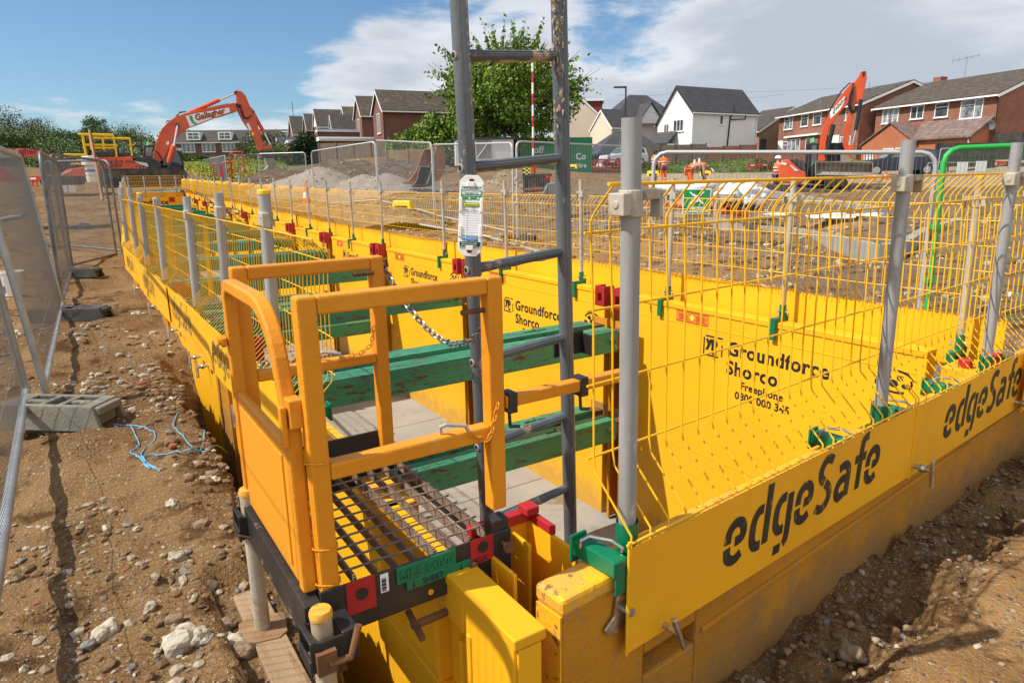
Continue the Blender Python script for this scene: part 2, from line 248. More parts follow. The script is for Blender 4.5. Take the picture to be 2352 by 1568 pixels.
# ------------------------------------------------------------------ mesh and tagging helpers
UPRIGHT = None
FRM = {}                       # world frame of every thing and part
class MB:
    def __init__(s): s.v = []; s.f = []; s.mi = []; s.m = 0
    def add(s, vs, fs):
        o = len(s.v); s.v += [tuple(p) for p in vs]; s.f += [tuple(i+o for i in f) for f in fs]; s.mi += [s.m]*len(fs); return s
    def box(s, c, d, M=None):
        x, y, z = (k/2 for k in d); c = Vector(c)
        vs = [Vector((a*x, b*y, e*z)) for a in (-1, 1) for b in (-1, 1) for e in (-1, 1)]
        vs = [c + (M @ p if M else p) for p in vs]
        return s.add(vs, [(0,1,3,2), (4,6,7,5), (0,4,5,1), (2,3,7,6), (0,2,6,4), (1,5,7,3)])
    def bb(s, a, b):           # box between two corners
        return s.box([(p+q)/2 for p, q in zip(a, b)], [abs(q-p) for p, q in zip(a, b)])
    def hexa(s, p):            # 8 points: bottom four, top four
        return s.add(p, [(3,2,1,0), (4,5,6,7), (0,1,5,4), (1,2,6,5), (2,3,7,6), (3,0,4,7)])
    def beam(s, p, q, w, h, up=(0, 0, 1)):
        p, q = Vector(p), Vector(q); d = (q-p); L = d.length; d.normalize(); up = Vector(up)
        if abs(d.dot(up)) > .98: up = Vector((1, 0, 0)) if abs(d.x) < .9 else Vector((0, 1, 0))
        sd = d.cross(up).normalized(); u2 = sd.cross(d)
        a, b = sd*w/2, u2*h/2
        return s.hexa([p-a-b, p+a-b, p+a+b, p-a+b, q-a-b, q+a-b, q+a+b, q-a+b])
    def tube(s, pts, r, n=8, cap=True, radii=None, closed=False, rot=0.0):
        pts = [Vector(p) for p in pts]; k = len(pts); rings = []
        t0 = (pts[1]-pts[0]).normalized(); up = Vector((0, 0, 1)) if abs(t0.z) < .9 else Vector((1, 0, 0))
        sd = t0.cross(up).normalized()
        for i, p in enumerate(pts):
            if closed: t = (pts[(i+1) % k]-pts[i-1]).normalized()
            else:
                a = (p-pts[i-1]).normalized() if i else t0; b = (pts[i+1]-p).normalized() if i < k-1 else a
                t = (a+b).normalized() if (a+b).length > 1e-6 else a
            sd = (sd - sd.dot(t)*t).normalized(); u2 = t.cross(sd)
            rr = radii[i] if radii else r
            rings.append([p + rr*(math.cos(2*math.pi*j/n+rot)*sd + math.sin(2*math.pi*j/n+rot)*u2) for j in range(n)])
        vs = [p for rg in rings for p in rg]; fs = []
        for i in range(k if closed else k-1):
            i2 = (i+1) % k
            for j in range(n): fs.append((i*n+j, i*n+(j+1) % n, i2*n+(j+1) % n, i2*n+j))
        if cap and not closed: fs += [tuple(range(n-1, -1, -1)), tuple((k-1)*n+j for j in range(n))]
        return s.add(vs, fs)
    def prism(s, poly, t, fr=None):   # polygon (x,z) extruded along y from t[0] to t[1]
        n = len(poly); A = sum(poly[i][0]*poly[(i+1) % n][1]-poly[(i+1) % n][0]*poly[i][1] for i in range(n))
        if A < 0: poly = poly[::-1]
        vs = [Vector((x, t[0], z)) for x, z in poly]+[Vector((x, t[1], z)) for x, z in poly]
        if fr: vs = [fr @ p for p in vs]
        fs = [tuple(range(n)), tuple(range(2*n-1, n-1, -1))]+[(i, i+n, (i+1) % n+n, (i+1) % n) for i in range(n)]
        return s.add(vs, fs)
    def lathe(s, prof, n=16, c=(0, 0, 0), M=None):
        c = Vector(c); vs = []; k = len(prof)
        for r, z in prof:
            for j in range(n):
                p = Vector((r*math.cos(2*math.pi*j/n), r*math.sin(2*math.pi*j/n), z)); vs.append(c+(M @ p if M else p))
        fs = [(i*n+j, i*n+(j+1) % n, (i+1)*n+(j+1) % n, (i+1)*n+j) for i in range(k-1) for j in range(n)]
        fs += [tuple(range(n-1, -1, -1)), tuple((k-1)*n+j for j in range(n))]
        return s.add(vs, fs)
    def rock(s, c, r, sq=(1, 1, .7), sub=1):
        ph = random.random()*6.28; cs, sn = math.cos(ph), math.sin(ph); seed = Vector((random.random()*99, random.random()*99, random.random()*99))
        V, Fc = ICO[sub]; vs = []
        for p in V:
            k = r*(.86+.42*noise.noise(p*1.3+seed)+.12*noise.noise(p*3.5+seed))
            x, y, z = p.x*k*sq[0], p.y*k*sq[1], p.z*k*sq[2]
            vs.append((c[0]+cs*x-sn*y, c[1]+sn*x+cs*y, c[2]+z))
        return s.add(vs, Fc)
    def build(s, name, mt, parent=None, bev=0, smooth=False, world=False, fix=False):
        me = bpy.data.meshes.new(name); vs = s.v
        if UPRIGHT: ax, az, bx, bz, cx, cz = UPRIGHT; vs = [(ax*p[0]+az*p[2]+cx, p[1], bx*p[0]+bz*p[2]+cz) for p in vs]
        if world and parent is not None:
            I = FRM[parent.name].inverted(); vs = [tuple(I @ Vector(p)) for p in vs]
        me.from_pydata(vs, [], s.f)
        ml = mt if isinstance(mt, (list, tuple)) else [mt]
        for q in ml: me.materials.append(MATS[q])
        if len(ml) > 1: me.polygons.foreach_set('material_index', s.mi)
        if fix: fixn(me)
        if smooth:
            me.polygons.foreach_set('use_smooth', [True]*len(me.polygons))
            try: me.set_sharp_from_angle(angle=R(42))
            except Exception: pass
        me.update(); ob = bpy.data.objects.new(name, me); COL.objects.link(ob)
        if parent is not None: ob.parent = parent; FRM[ob.name] = FRM[parent.name]
        else: FRM[ob.name] = Matrix.Identity(4)
        if bev:
            b = ob.modifiers.new('bevel', 'BEVEL'); b.width = bev; b.segments = 2; b.limit_method = 'ANGLE'; b.angle_limit = R(50)
        return ob
import bmesh
def fixn(me):
    bm = bmesh.new(); bm.from_mesh(me); bmesh.ops.recalc_face_normals(bm, faces=bm.faces); bm.to_mesh(me); bm.free()
ICO = {}
for sub in (1, 2, 3):
    bm = bmesh.new(); bmesh.ops.create_icosphere(bm, subdivisions=sub, radius=1); bm.verts.ensure_lookup_table()
    ICO[sub] = ([v.co.copy() for v in bm.verts], [tuple(v.index for v in f.verts) for f in bm.faces]); bm.free()
def tag(o, label=None, cat=None, group=None, kind=None):
    if label: o['label'] = label
    if cat: o['category'] = cat
    if group: o['group'] = group
    if kind: o['kind'] = kind
    return o
def thing(name, label, cat, M=None, group=None):
    o = bpy.data.objects.new(name, None); COL.objects.link(o); o.empty_display_size = .2
    M = M or Matrix.Identity(4)
    if isinstance(M, Vector): M = Matrix.Translation(M)
    o.matrix_world = M; FRM[o.name] = M.copy()
    return tag(o, label, cat, group)
def copy_tree(o, M=None, label=None, parent=None):
    c = o.copy(); COL.objects.link(c)
    if parent is not None: c.parent = parent
    else:
        c.matrix_world = M; FRM[c.name] = M.copy()
        if label: c['label'] = label
    for ch in KIDS.get(o.name, []) if o.name in KIDS else [q for q in bpy.data.objects if q.parent == o]: copy_tree(ch, parent=c)
    return c
KIDS = {}
def remember(o):
    """list the children once so copies need no search"""
    ks = [q for q in bpy.data.objects if q.parent == o]; KIDS[o.name] = ks
    for k in ks: remember(k)
def frame(o, x):
    """upright frame at o with its X axis along x"""
    x = Vector(x); x.z = 0; x.normalize(); z = Vector((0, 0, 1)); y = z.cross(x)
    return Matrix(((x.x, y.x, 0, o[0]), (x.y, y.y, 0, o[1]), (0, 0, 1, o[2]), (0, 0, 0, 1)))
FNT = {}
def text_mesh(body, size, bold=0.0, sx=1.0, spacing=1.0, ext=.001, shear=0.0, align='LEFT', lsp=1.0):
    cu = bpy.data.curves.new('t', 'FONT'); cu.body = body; cu.size = size; cu.extrude = ext; cu.offset = bold
    cu.space_character = spacing; cu.shear = shear; cu.align_x = align; cu.resolution_u = 3; cu.space_line = lsp
    ob = bpy.data.objects.new('t', cu); me = bpy.data.meshes.new_from_object(ob)
    bpy.data.objects.remove(ob); bpy.data.curves.remove(cu)
    return [Vector((v.co.x*sx, v.co.y, v.co.z)) for v in me.vertices], [tuple(p.vertices) for p in me.polygons], me
def lettering(name, body, size, mt, M, parent, **kw):
    """letters lying in the plane of M (x right, y up, z out of the surface)"""
    vs, fs, me = text_mesh(body, size, **kw); mb = MB(); mb.add([M @ v for v in vs], fs); bpy.data.meshes.remove(me)
    return mb.build(name, mt, parent)
def face_m(o, x, y=(0, 0, 1)):
    x = Vector(x).normalized(); y = Vector(y); z = x.cross(y).normalized(); y = z.cross(x)
    return Matrix(((x.x, y.x, z.x, o[0]), (x.y, y.y, z.y, o[1]), (x.z, y.z, z.z, o[2]), (0, 0, 0, 1)))
ORD = ['first', 'second', 'third', 'fourth', 'fifth', 'sixth', 'seventh', 'eighth', 'ninth', 'tenth', 'eleventh', 'twelfth', 'thirteenth', 'fourteenth', 'fifteenth', 'sixteenth', 'seventeenth', 'eighteenth', 'nineteenth', 'twentieth', 'twenty first', 'twenty second', 'twenty third', 'twenty fourth', 'twenty fifth', 'twenty sixth']

# ------------------------------------------------------------------ layout of the excavation
TH, EH = R(33.1), R(38.0)
U = Vector((math.cos(TH), math.sin(TH), 0)); V = Vector((-math.sin(TH), math.cos(TH), 0))   # across / along the trench
EU = Vector((math.cos(EH), math.sin(EH), 0)); EN = Vector((-math.sin(EH), math.cos(EH), 0)) # along / into the end wall
def T(a, b, z=0.0): q = U*a+V*b; return Vector((q.x, q.y, z))
def E(e, n, z=0.0): q = EU*e+EN*n; return Vector((q.x, q.y, z))
def toT(x, y): return x*U.x+y*U.y, x*V.x+y*V.y
ZT = -1.03                                   # top of the trench sheets at the near end
def pl(x, pts):
    for (x0, y0), (x1, y1) in zip(pts, pts[1:]):
        if x <= x1: return y0+(y1-y0)*(x-x0)/(x1-x0)
    (x0, y0), (x1, y1) = pts[-2:]; return y0+(y1-y0)*(x-x0)/(x1-x0)
RF = atd(413.6, 453, 34); LF = atd(289, 449, 33); _ra, _rb = toT(RF.x, RF.y); _la, _lb = toT(LF.x, LF.y)
BEND = 11.5; BFAR = 37.5
AR = [(-50, 4.163), (8, 4.163), (BEND, 4.18), (BFAR, _ra)]
AL = [(-50, .93), (BEND, .93), (BFAR, _la)]                # inner face of the left wall
ZTOP = [(-50, ZT), (BEND, ZT), (BFAR, -.66)]
ZG_L = [(-50, -1.40), (6, -1.37), (BEND, -1.33), (BFAR, -.85)]
AL = [(-50, .86), (BEND, .86), (BFAR, _la)]
# ------------------------------------------------------------------ ground
def vnoise(x, y, seed=0):
    xi = np.floor(x).astype(np.int64); yi = np.floor(y).astype(np.int64); xf = x-xi; yf = y-yi
    def h(a, b):
        n = (a*374761393 + b*668265263 + seed*1442695041) & 0xffffffff
        n = ((n ^ (n >> 13))*1274126177) & 0xffffffff
        return ((n ^ (n >> 16)) & 0xffff)/65535.0
    u = xf*xf*(3-2*xf); v = yf*yf*(3-2*yf)
    return (h(xi, yi)*(1-u)+h(xi+1, yi)*u)*(1-v)+(h(xi, yi+1)*(1-u)+h(xi+1, yi+1)*u)*v
def fbm(x, y, sc, octv=4, seed=0):
    t = 0*x; a = .5; s = sc
    for i in range(octv): t = t+a*(vnoise(x*s+17.3*i, y*s-9.1*i, seed+i)-.5); a *= .5; s *= 2.03
    return t
CP = [(-.85, 2.05, -1.42), (-.54, 1.65, -1.44), (.3, .3, -1.52), (-2.9, 4.1, -1.37), (-2, 1.5, -1.38), (-5, 8, -1.35), (-7, 12.2, -1.32), (-4, 4, -1.38), (-10, 9, -1.35), (-1, 0, -1.42), (-1.5, 3, -1.42), (-2.5, 5.5, -1.38), (-30, 20, -1.0), (-12, 18, -1.1)]
for e, n, z in ((1.5, 1, -1.60), (2.5, 1, -1.58), (3.5, 1, -1.56), (4.5, 1.0, -1.54), (2, .5, -1.52), (3, .5, -1.50), (4.5, .5, -1.49), (3, -.6, -1.5), (6, .5, -1.45)): q = E(e, n); CP.append((q.x, q.y, z))
for a, b, z in ((4.9, 2, -1.5), (4.9, 5, -1.5), (4.9, 8, -1.45), (4.9, 11, -1.4), (6, 1, -1.45), (6.5, 4, -1.42), (7, 7, -1.42)): q = T(a, b); CP.append((q.x, q.y, z))
for px, py, d in ((1180, 545, 16), (790, 475, 24), (1520, 426, 37), (1000, 445, 26), (1850, 528, 14.2), (1700, 562, 12.8), (1850, 575, 12.6), (2010, 604, 12.0), (1600, 540, 14), (2150, 570, 11.5), (1960, 548, 13.6), (2080, 548, 13.4), (2250, 500, 13), (1900, 467, 24), (2200, 440, 24), (1340, 445, 28), (1600, 470, 20), (500, 432, 36), (300, 440, 38),
                  (600, 400, 60), (600, 378, 80), (450, 392, 60), (450, 380, 85), (1590, 400, 57), (1700, 400, 57), (1600, 377, 67), (1700, 364, 70), (2000, 400, 45), (2150, 398, 46), (2200, 364, 52), (2300, 362, 50), (2000, 368, 60), (1400, 384, 66), (1330, 384, 66), (1370, 397, 57), (2200, 412, 40), (1980, 416, 36), (1130, 385, 52), (870, 362, 66), (700, 362, 90),
                  (430, 365, 150), (100, 372, 120), (2352, 360, 55), (750, 418, 44), (1200, 412, 40), (430, 372, 100), (1500, 357, 78), (1450, 402, 55), (1450, 426, 37)):
    q = atd(px, py, d); CP.append(tuple(q))
CP = np.array(CP)
def g_base(x, y):
    sh = x.shape; x = x.ravel(); y = y.ravel(); num = np.zeros_like(x); den = np.zeros_like(x)
    th_ = np.arctan2(x, y); lr = np.log(np.hypot(x, y)+.6)
    for cx, cy, cz in CP:
        ct, cl = math.atan2(cx, cy), math.log(math.hypot(cx, cy)+.6); dt = np.abs(th_-ct); dt = np.minimum(dt, 2*np.pi-dt)
        w = 1.0/((dt*1.2)**2+(lr-cl)**2+.004)**2.2
        num += w*cz; den += w
    return (num/den).reshape(sh)
def ground_z(x, y):
    x = np.asarray(x, float); y = np.asarray(y, float)
    z = g_base(x, y); r = np.hypot(x, y)
    a = x*U.x+y*U.y; b = x*V.x+y*V.y; e = x*EU.x+y*EU.y; n = x*EN.x+y*EN.y
    near = np.clip(1.4-r/14, 0, 1)
    z = z+fbm(x, y, .9, 4, 3)*.16*np.clip(r/6, .55, 1.6)*np.clip(2-r/40, .1, 1)+fbm(x, y, 5, 5, 8)*.085*near+np.maximum(fbm(x, y, 13, 3, 21), 0)*.06*near
    # rut along the path and trampled lip beside the left wall
    ga = .66-a+fbm(x, y, 3.0, 4, 41)*.30
    gap = np.clip(1-ga/.12, 0, 1)*np.clip((6.2-b)/.8, 0, 1)*np.clip((b+.2)/.3, 0, 1)*(a < 1.0)
    z = z-gap*.75
    z = z+np.clip(1-np.abs(ga-.28)/.25, 0, 1)*.05*np.clip((6-b)/2, 0, 1)*(b > 0)
    z = z-.07*np.exp(-((a+.55+.1*np.sin(b*1.3))/.28)**2)*np.clip((9-b)/3, 0, 1)
    # broken soil in front of the end wall with a step up to the track
    ed = .80+fbm(x, y, 2.2, 4, 77)*.5-.06*(e-2)
    st = np.clip((n-ed)/.06, 0, 1)*(n < 1.3)*(e > .9)*(e < 5.5)
    a_=a; pk = (np.abs(a-.385) < .13)*(b > .9)*(b < 2.5); z = np.where(pk, np.minimum(z, -1.462), z)
    z = z-st*(.07+fbm(x, y, 7, 4, 5)*.22)
    return z
def gz(x, y): return float(ground_z(np.array([x]), np.array([y]))[0])
sl_ = [-6*1.09**k for k in range(46, 0, -1)]; sl_ = [s for s in sl_]+list(np.arange(-6, -3.2, .12))+list(np.arange(-3.2, .0, .03))
mid = list(np.linspace(0, 1, 92)); g = 0.0; sr = []; st_ = .06
while g < 420: g += st_; sr.append(1+g); st_ *= 1.035
S = np.array(sl_+mid+sr); tb = []; t = -30.0
tb = list(np.arange(-30, -1, 1.0))+list(np.arange(-1, .1, .1))+list(np.arange(.1, 1.15, .03))+[1.15]; t = 1.18; st_ = .03
while t < 520:
    tb.append(t); t += st_
    if t > 6.5: st_ *= 1.03
TB = np.array(tb); TB[np.argmin(abs(TB-BFAR))] = BFAR
SS, TT = np.meshgrid(S, TB)
al = np.interp(TT, [p[0] for p in AL]+[200], [p[1] for p in AL]+[AL[-1][1]+4])-.05; ar = np.interp(TT, [p[0] for p in AR]+[200], [p[1] for p in AR]+[AR[-1][1]+4])+.05
aa = np.where(SS < 0, al+SS, np.where(SS > 1, ar+SS-1, al+SS*(ar-al)))
bb_ = TT+.0857*np.clip(aa, .5, 5)*np.clip((7-TT)/5, 0, 1)
gx = aa*U.x+bb_*V.x; gy = aa*U.y+bb_*V.y; gzv = ground_z(gx, gy)
ns, ntb = len(S), len(TB)
idx = np.arange(ns*ntb).reshape(ntb, ns)
Fq = np.stack([idx[:-1, :-1], idx[:-1, 1:], idx[1:, 1:], idx[1:, :-1]], -1).reshape(-1, 4)
sc_ = ((SS[:-1, :-1]+SS[1:, 1:])/2).ravel(); tcn = ((TT[:-1, :-1]+TT[1:, 1:])/2).ravel()
keep = ~((sc_ > 0) & (sc_ < 1) & (tcn > 1.15) & (tcn < BFAR))
Fq = Fq[keep]
me = bpy.data.meshes.new('ground'); me.from_pydata(np.stack([gx, gy, gzv], -1).reshape(-1, 3).tolist(), [], Fq.tolist())
X_, Y_ = gx.ravel(), gy.ravel(); rr = np.hypot(X_, Y_); pa = X_*U.x+Y_*U.y; pn = X_*EN.x+Y_*EN.y; pb = X_*V.x+Y_*V.y
def sm(v, lo, hi): return np.clip((v-lo)/(hi-lo), 0, 1)
def attr(nm, val):
    at = me.attributes.new(nm, 'FLOAT', 'POINT'); at.data.foreach_set('value', np.clip(val, 0, 1).astype(np.float32))
attr('gravel', sm(pa, 4.4, 5.2)*sm(pb, 1.5, 2.5)*(1-sm(Y_, 40, 48))*.75)
attr('ochre', np.exp(-((pa-7.5)**2/10+(pb-12)**2/45))*1.15)
attr('dark', np.clip(np.exp(-((X_-7)**2/14+(Y_-8.2)**2/5))*1.3, 0, 1)+np.exp(-((X_-10.5)**2/16+(Y_-10)**2/4)))
attr('track', sm(1.0-pn, .15, .35)*(pa > .9)*(rr < 9)*.9+np.exp(-((pa+.6)/.35)**2)*(pb < 12)*(pb > 0)*.52)
grs = sm(Y_, 56.5, 58)*sm(X_, 9, 10)*(1-sm(X_, 30, 32))*(1-sm(Y_, 72, 74)) + sm(Y_, 62, 70)*sm(-X_, 5, 12) + sm(Y_, 90, 110)+sm(-X_-8-.2*Y_, 30, 40)
attr('grass', grs); attr('sand', sm(Y_, 26, 30)*sm(X_, 6, 10)*(1-sm(Y_, 55, 57))*.8)
mat('soil', (.155, .083, .033), .95, 0, (.245, .145, .062), .9, .34, .66, wear=((.085, .043, .018), 3.1, .52, .64), wear2=((.30, .20, .105), 7, .60, .70), bump=1.0, bs=60, spec=.12, pebble=((34, .68), (80, .62), (150, .6)),
    attr=[('track', (.27, .145, .054), (.325, .188, .08)), ('gravel', (.235, .165, .098), (.145, .098, .058)), ('ochre', (.36, .215, .085), (.27, .15, .06)), ('dark', (.15, .095, .06), (.19, .13, .085)), ('sand', (.40, .33, .24), (.32, .25, .175)), ('grass', (.06, .115, .022), (.10, .15, .035))])
me.materials.append(MATS['soil']); me.polygons.foreach_set('use_smooth', [True]*len(me.polygons)); me.update()
ground = bpy.data.objects.new('ground', me); COL.objects.link(ground); ground['kind'] = 'structure'

# loose stones of the path and the track: small ones as stuff, the large ones as things
def scatter(name, n, fn, rlo, rhi, pw=2.2, big=False):
    mb = MB(); pts = []
    while len(pts) < n:
        p = fn()
        if p: pts.append(p)
    zs = ground_z(np.array([p[0] for p in pts]), np.array([p[1] for p in pts]))
    for (x, y, *k), z in zip(pts, zs):
        r = rlo+(rhi-rlo)*random.random()**pw*(k[0] if k else 1); mb.m = random.choices(range(7), (2, 5, 22, 1, 3, 1, 70) if big else (20, 24, 22, 7, 6, 2, 40))[0]
        mb.rock((x, y, z+r*.15), r, (1+.4*random.random(), .75+.3*random.random(), .55+.25*random.random()), 1)
    ob = mb.build(name, STONES); ob['kind'] = 'stuff'; return ob
def path_pt():
    b = .2+9.5*random.random()**1.7; a = -3.6+4.3*random.random()
    q = T(a, b); c = noise.noise(Vector((q.x*1.5, q.y*1.5, 3.3)))+.5*noise.noise(Vector((q.x*4, q.y*4, 8)))
    d = .25*math.exp(-((a+.05)/.5)**2)*(1.2 if b < 3.2 else .3)
    if random.random() < .10+1.5*c+d*2.2: return q.x, q.y, (1.0 if b < 5 else 1.6)
def front_pt():
    e = 1.1+4*random.random(); n = 1.1-1.6*random.random(); q = E(e, n)
    if random.random() < (.9 if n > .72 else .06): return q.x, q.y, .9
def behind_pt():
    a = 4.5+12*random.random()**1.3; b = 2+24*random.random()**1.2; q = T(a, b)
    if random.random() < .55+1.2*noise.noise(Vector((q.x*.6, q.y*.6, 1))): return q.x, q.y, 1
scatter('path_gravel', 15000, path_pt, .003, .026, 5.0); scatter('clay_lumps', 3000, front_pt, .004, .024, 3.0, True); scatter('site_rubble', 12000, behind_pt, .008, .075, 3.6)
def outer_clods():
    b = .6+5.0*random.random(); q = T(.60-.28*random.random()**1.5, b); return q.x, q.y, 1
scatter('edge_clods', 700, outer_clods, .006, .036, 2.8, True)
BIG = [(345, 1395, .026, 'cream angular stone left of the large pair of stones near the leg plate'), (470, 1340, .050, 'large chalky stone with one flat face in the middle of the stone scatter'), (415, 1470, .058, 'big cream rounded boulder at the bottom of the photo, left half of a touching pair'), (462, 1462, .042, 'upright white stone leaning against the big cream boulder'),
       (540, 1475, .036, 'flat pale stone beside the timber plank near the bottom'), (560, 1495, .040, 'lump of crumbling orange brown clay below the flat pale stone'), (245, 1450, .045, 'pale pointed stone half sunk in the bank at lower left'), (558, 1055, .036, 'white angular stone lying right of the blue rope'), (493, 1103, .028, 'white stone just below the loop of the blue rope'), (487, 1010, .022, 'small grey stone above the blue rope loop'),
       (405, 1280, .036, 'large flat grey stone with sharp edges in the middle of the path'), (430, 1300, .030, 'grey brown cobble in the middle of the stone scatter'), (395, 1155, .026, 'square cream stone left of the steel leg cap'), (315, 1215, .018, 'small leaning cream chip in the wheel rut'), (313, 722, .05, 'flat grey slab of stone far along the path in front of the second dark foot'), (236, 706, .04, 'pale flat stone beside the second dark rubber foot'),
       (400, 1425, .030, 'mud covered cobble behind the big cream boulder'), (520, 1435, .032, 'round brown cobble near the square foot plate'), (205, 1480, .026, 'dark grey round stone on the bank at lower left'), (2010, 1375, .03, 'round grey stone in the shadow strip on the right'), (1955, 1500, .045, 'reddish lump of clay below the right hand wall'), (2040, 1360, .022, 'white stone chip near the clay step on the right')]
for px, py, r, lb in BIG:
    q = atz(px, py, -1.42 if px < 1000 else -1.55); z = gz(q.x, q.y); q = atz(px, py, z+r*.3)
    mb = MB(); mb.rock((0, 0, 0), r, (1.15, .95, .8), 3)
    o = mb.build('stone', 'stone_c' if 'clay' in lb or 'mud' in lb or 'brown' in lb else ('stone_e' if 'dark grey' in lb else random.choice(['stone_a', 'stone_d']))); o.location = q; tag(o, lb, 'stone', 'single stones on the ground')

# ------------------------------------------------------------------ trench sheets, floor
fl = MB(); b = .9
while b < BFAR:
    L = 2.45; a0, a1 = pl(b, AL), pl(b, AR); c0, c1 = pl(b+L, AL), pl(b+L, AR); zf = -3.3
    fl.hexa([T(a0-.1, b, zf-.2), T(a1+.1, b, zf-.2), T(c1+.1, b+L-.012, zf-.2), T(c0-.1, b+L-.012, zf-.2), T(a0-.1, b, zf), T(a1+.1, b, zf), T(c1+.1, b+L-.012, zf), T(c0-.1, b+L-.012, zf)]); b += L
o = fl.build('culvert_floor', 'concrete'); o['kind'] = 'structure'

def wall_sheet(b0, b1, side, name, lab, mt, text=None, top_lip=True):
    """one steel lining sheet between two points along the trench; side -1 left wall, +1 far wall"""
    tab = AL if side < 0 else AR; p0, p1 = T(pl(b0, tab), b0), T(pl(b1, tab), b1); z = (pl(b0, ZTOP)+pl(b1, ZTOP))/2
    L = (p1-p0).length
    M = frame((p1.x, p1.y, z), p0-p1) if side > 0 else frame((p0.x, p0.y, z), p1-p0)   # x to the right seen from inside, y into the soil
    r = thing(name, lab, 'trench sheet', M, 'steel trench lining sheets')
    m = MB(); m.bb((0, 0, -2.3), (L, .10, -.02)); m.build('sheet', mt, r, bev=.008)
    m = MB(); m.bb((0, -.008, -.045), (L, .104, .0)); m.build('top_lip', 'yellow_paint' if side > 0 else 'worn_cap_yellow', r, bev=.006)
    m = MB(); m.bb((.05, -.003, -.155), (L-.05, .003, -.149)); m.bb((.05, -.003, -1.22), (L-.05, .003, -1.215))
    rnd = random.Random(int(b0*100))
    for k in range(26):
        x, zz = rnd.uniform(.1, L-.1), rnd.uniform(-1.9, -.2); m.bb((x, -.0025, zz), (x+.035, .002, zz+.004))
    m.build('weld_seam', mt, r)
    return r, L
def stencil(r, L, x0, z0, k=1.0, sticker=True, full=True):
    F = lambda x, z: face_m((x, -.001, z), (1, 0, 0))
    lg = MB(); w, h, t = .19*k, .165*k, .011*k
    lg.bb((x0, -.003, z0-h), (x0+t, .001, z0-.02)); lg.bb((x0+w-t, -.003, z0-h*.9), (x0+w, .001, z0-h*.35)); lg.bb((x0+.02, -.003, z0-t), (x0+w*.62, .001, z0)); lg.bb((x0+.01, -.003, z0-h), (x0+w*.8, .001, z0-h+t)); lg.bb((x0+w*.72, -.003, z0-t), (x0+w-.005, .001, z0))
    e = lg.build('logo_frame', 'black_text', r)
    lettering('logo_letters', 'yp', .115*k, 'black_text', F(x0+.03*k, z0-.085*k), r, bold=.007*k)
    lettering('logo_letters', 'plc', .04*k, 'black_text', F(x0+.09*k, z0-.145*k), r, bold=.001*k)
    lettering('lettering', 'Groundforce', .148*k, 'black_text', F(x0+.235*k, z0-.115*k), r, bold=.0042*k, sx=1.0, spacing=1.08)
    lettering('lettering', 'Shorco', .148*k, 'black_text', F(x0+.235*k, z0-.265*k), r, bold=.0042*k, sx=1.0, spacing=1.08)
    lettering('lettering', 'Freephone', .082*k, 'black_text', F(x0+.375*k, z0-.36*k), r, bold=.0022*k, spacing=1.05)
    lettering('lettering', '0800 000 345', .082*k, 'black_text', F(x0+.33*k, z0-.445*k), r, bold=.0022*k, spacing=1.05)
    if sticker:
        D = x0-.42
        s = MB(); s.bb((D+.12, -.003, -.14), (D+.46, .0005, -.05)); q = s.build('warning_sticker', 'orange_sticker', r)
        s = MB()
        for i in range(22):
            for zz in (-.058, -.140): s.hexa([(D+.122+i*.0152, -.0042, zz), (D+.129+i*.0152, -.0042, zz), (D+.129+i*.0152, -.0036, zz), (D+.122+i*.0152, -.0036, zz), (D+.127+i*.0152, -.0042, zz+.008), (D+.134+i*.0152, -.0042, zz+.008), (D+.134+i*.0152, -.0036, zz+.008), (D+.127+i*.0152, -.0036, zz+.008)])
        s.build('hazard_border', 'text_plain', q)
        s = MB(); s.prism([(D+.265, -.095), (D+.29, -.07), (D+.315, -.095), (D+.29, -.12)], (-.0044, -.003)); s.build('warning_diamond', 'tag_yellow', q)
        s = MB()
        for i in range(6):
            for xa in (D+.15, D+.335): s.bb((xa, -.0042, -.078-i*.009), (xa+.08+.01*(i % 3), -.003, -.0745-i*.009))
        s.build('small_print', 'maroon', q)
    # generic animal badge stencil near the right end
    bx, bz = L-.17, z0-.02
    g = MB()
    for a0, a1, rx, rz in ((20, 160, .12, .07), (190, 300, .12, .07), (330, 380, .10, .06)):
        ps = [(bx+rx*math.cos(R(a0+(a1-a0)*i/8)), -.002, bz+rz*math.sin(R(a0+(a1-a0)*i/8))) for i in range(9)]
        for p, q2 in zip(ps, ps[1:]): g.beam(p, q2, .003, .012, (0, 0, 1))
    for dx, dz, rr_ in ((-.05, .02, .020), (.03, .025, .018), (-.01, -.015, .024), (.06, -.02, .015), (-.10, -.03, .02)):
        g.prism([(bx+dx+rr_*math.cos(i*.785)*1.3, bz+dz+rr_*math.sin(i*.785)) for i in range(8)], (-.003, .001))
    g.build('badge', 'black_text', r)
PB = [1.72, 4.6, 7.35, 10.1, 12.8, 15.5, 18.2, 20.9, 23.6, 26.3, 29.0, 31.7, 34.4, BFAR-.1]
for i in range(len(PB)-1):
    r, L = wall_sheet(PB[i]+.19, PB[i+1]-.19, 1, 'trench_sheet', 'yellow lining sheet with black stencilled lettering, %s from the near corner of the far wall' % ORD[i], 'yellow_wall')
    stencil(r, L, .82 if i == 0 else .62, -.205 if i != 1 else -.30, 1.0, sticker=i < 4)
    l2, L2 = wall_sheet(PB[i]+.19, PB[i+1]-.19, -1, 'trench_sheet', 'yellow lining sheet of the left trench wall, %s back from the ladder platform' % ORD[i], 'yellow_wall')
    if i == 0: pass
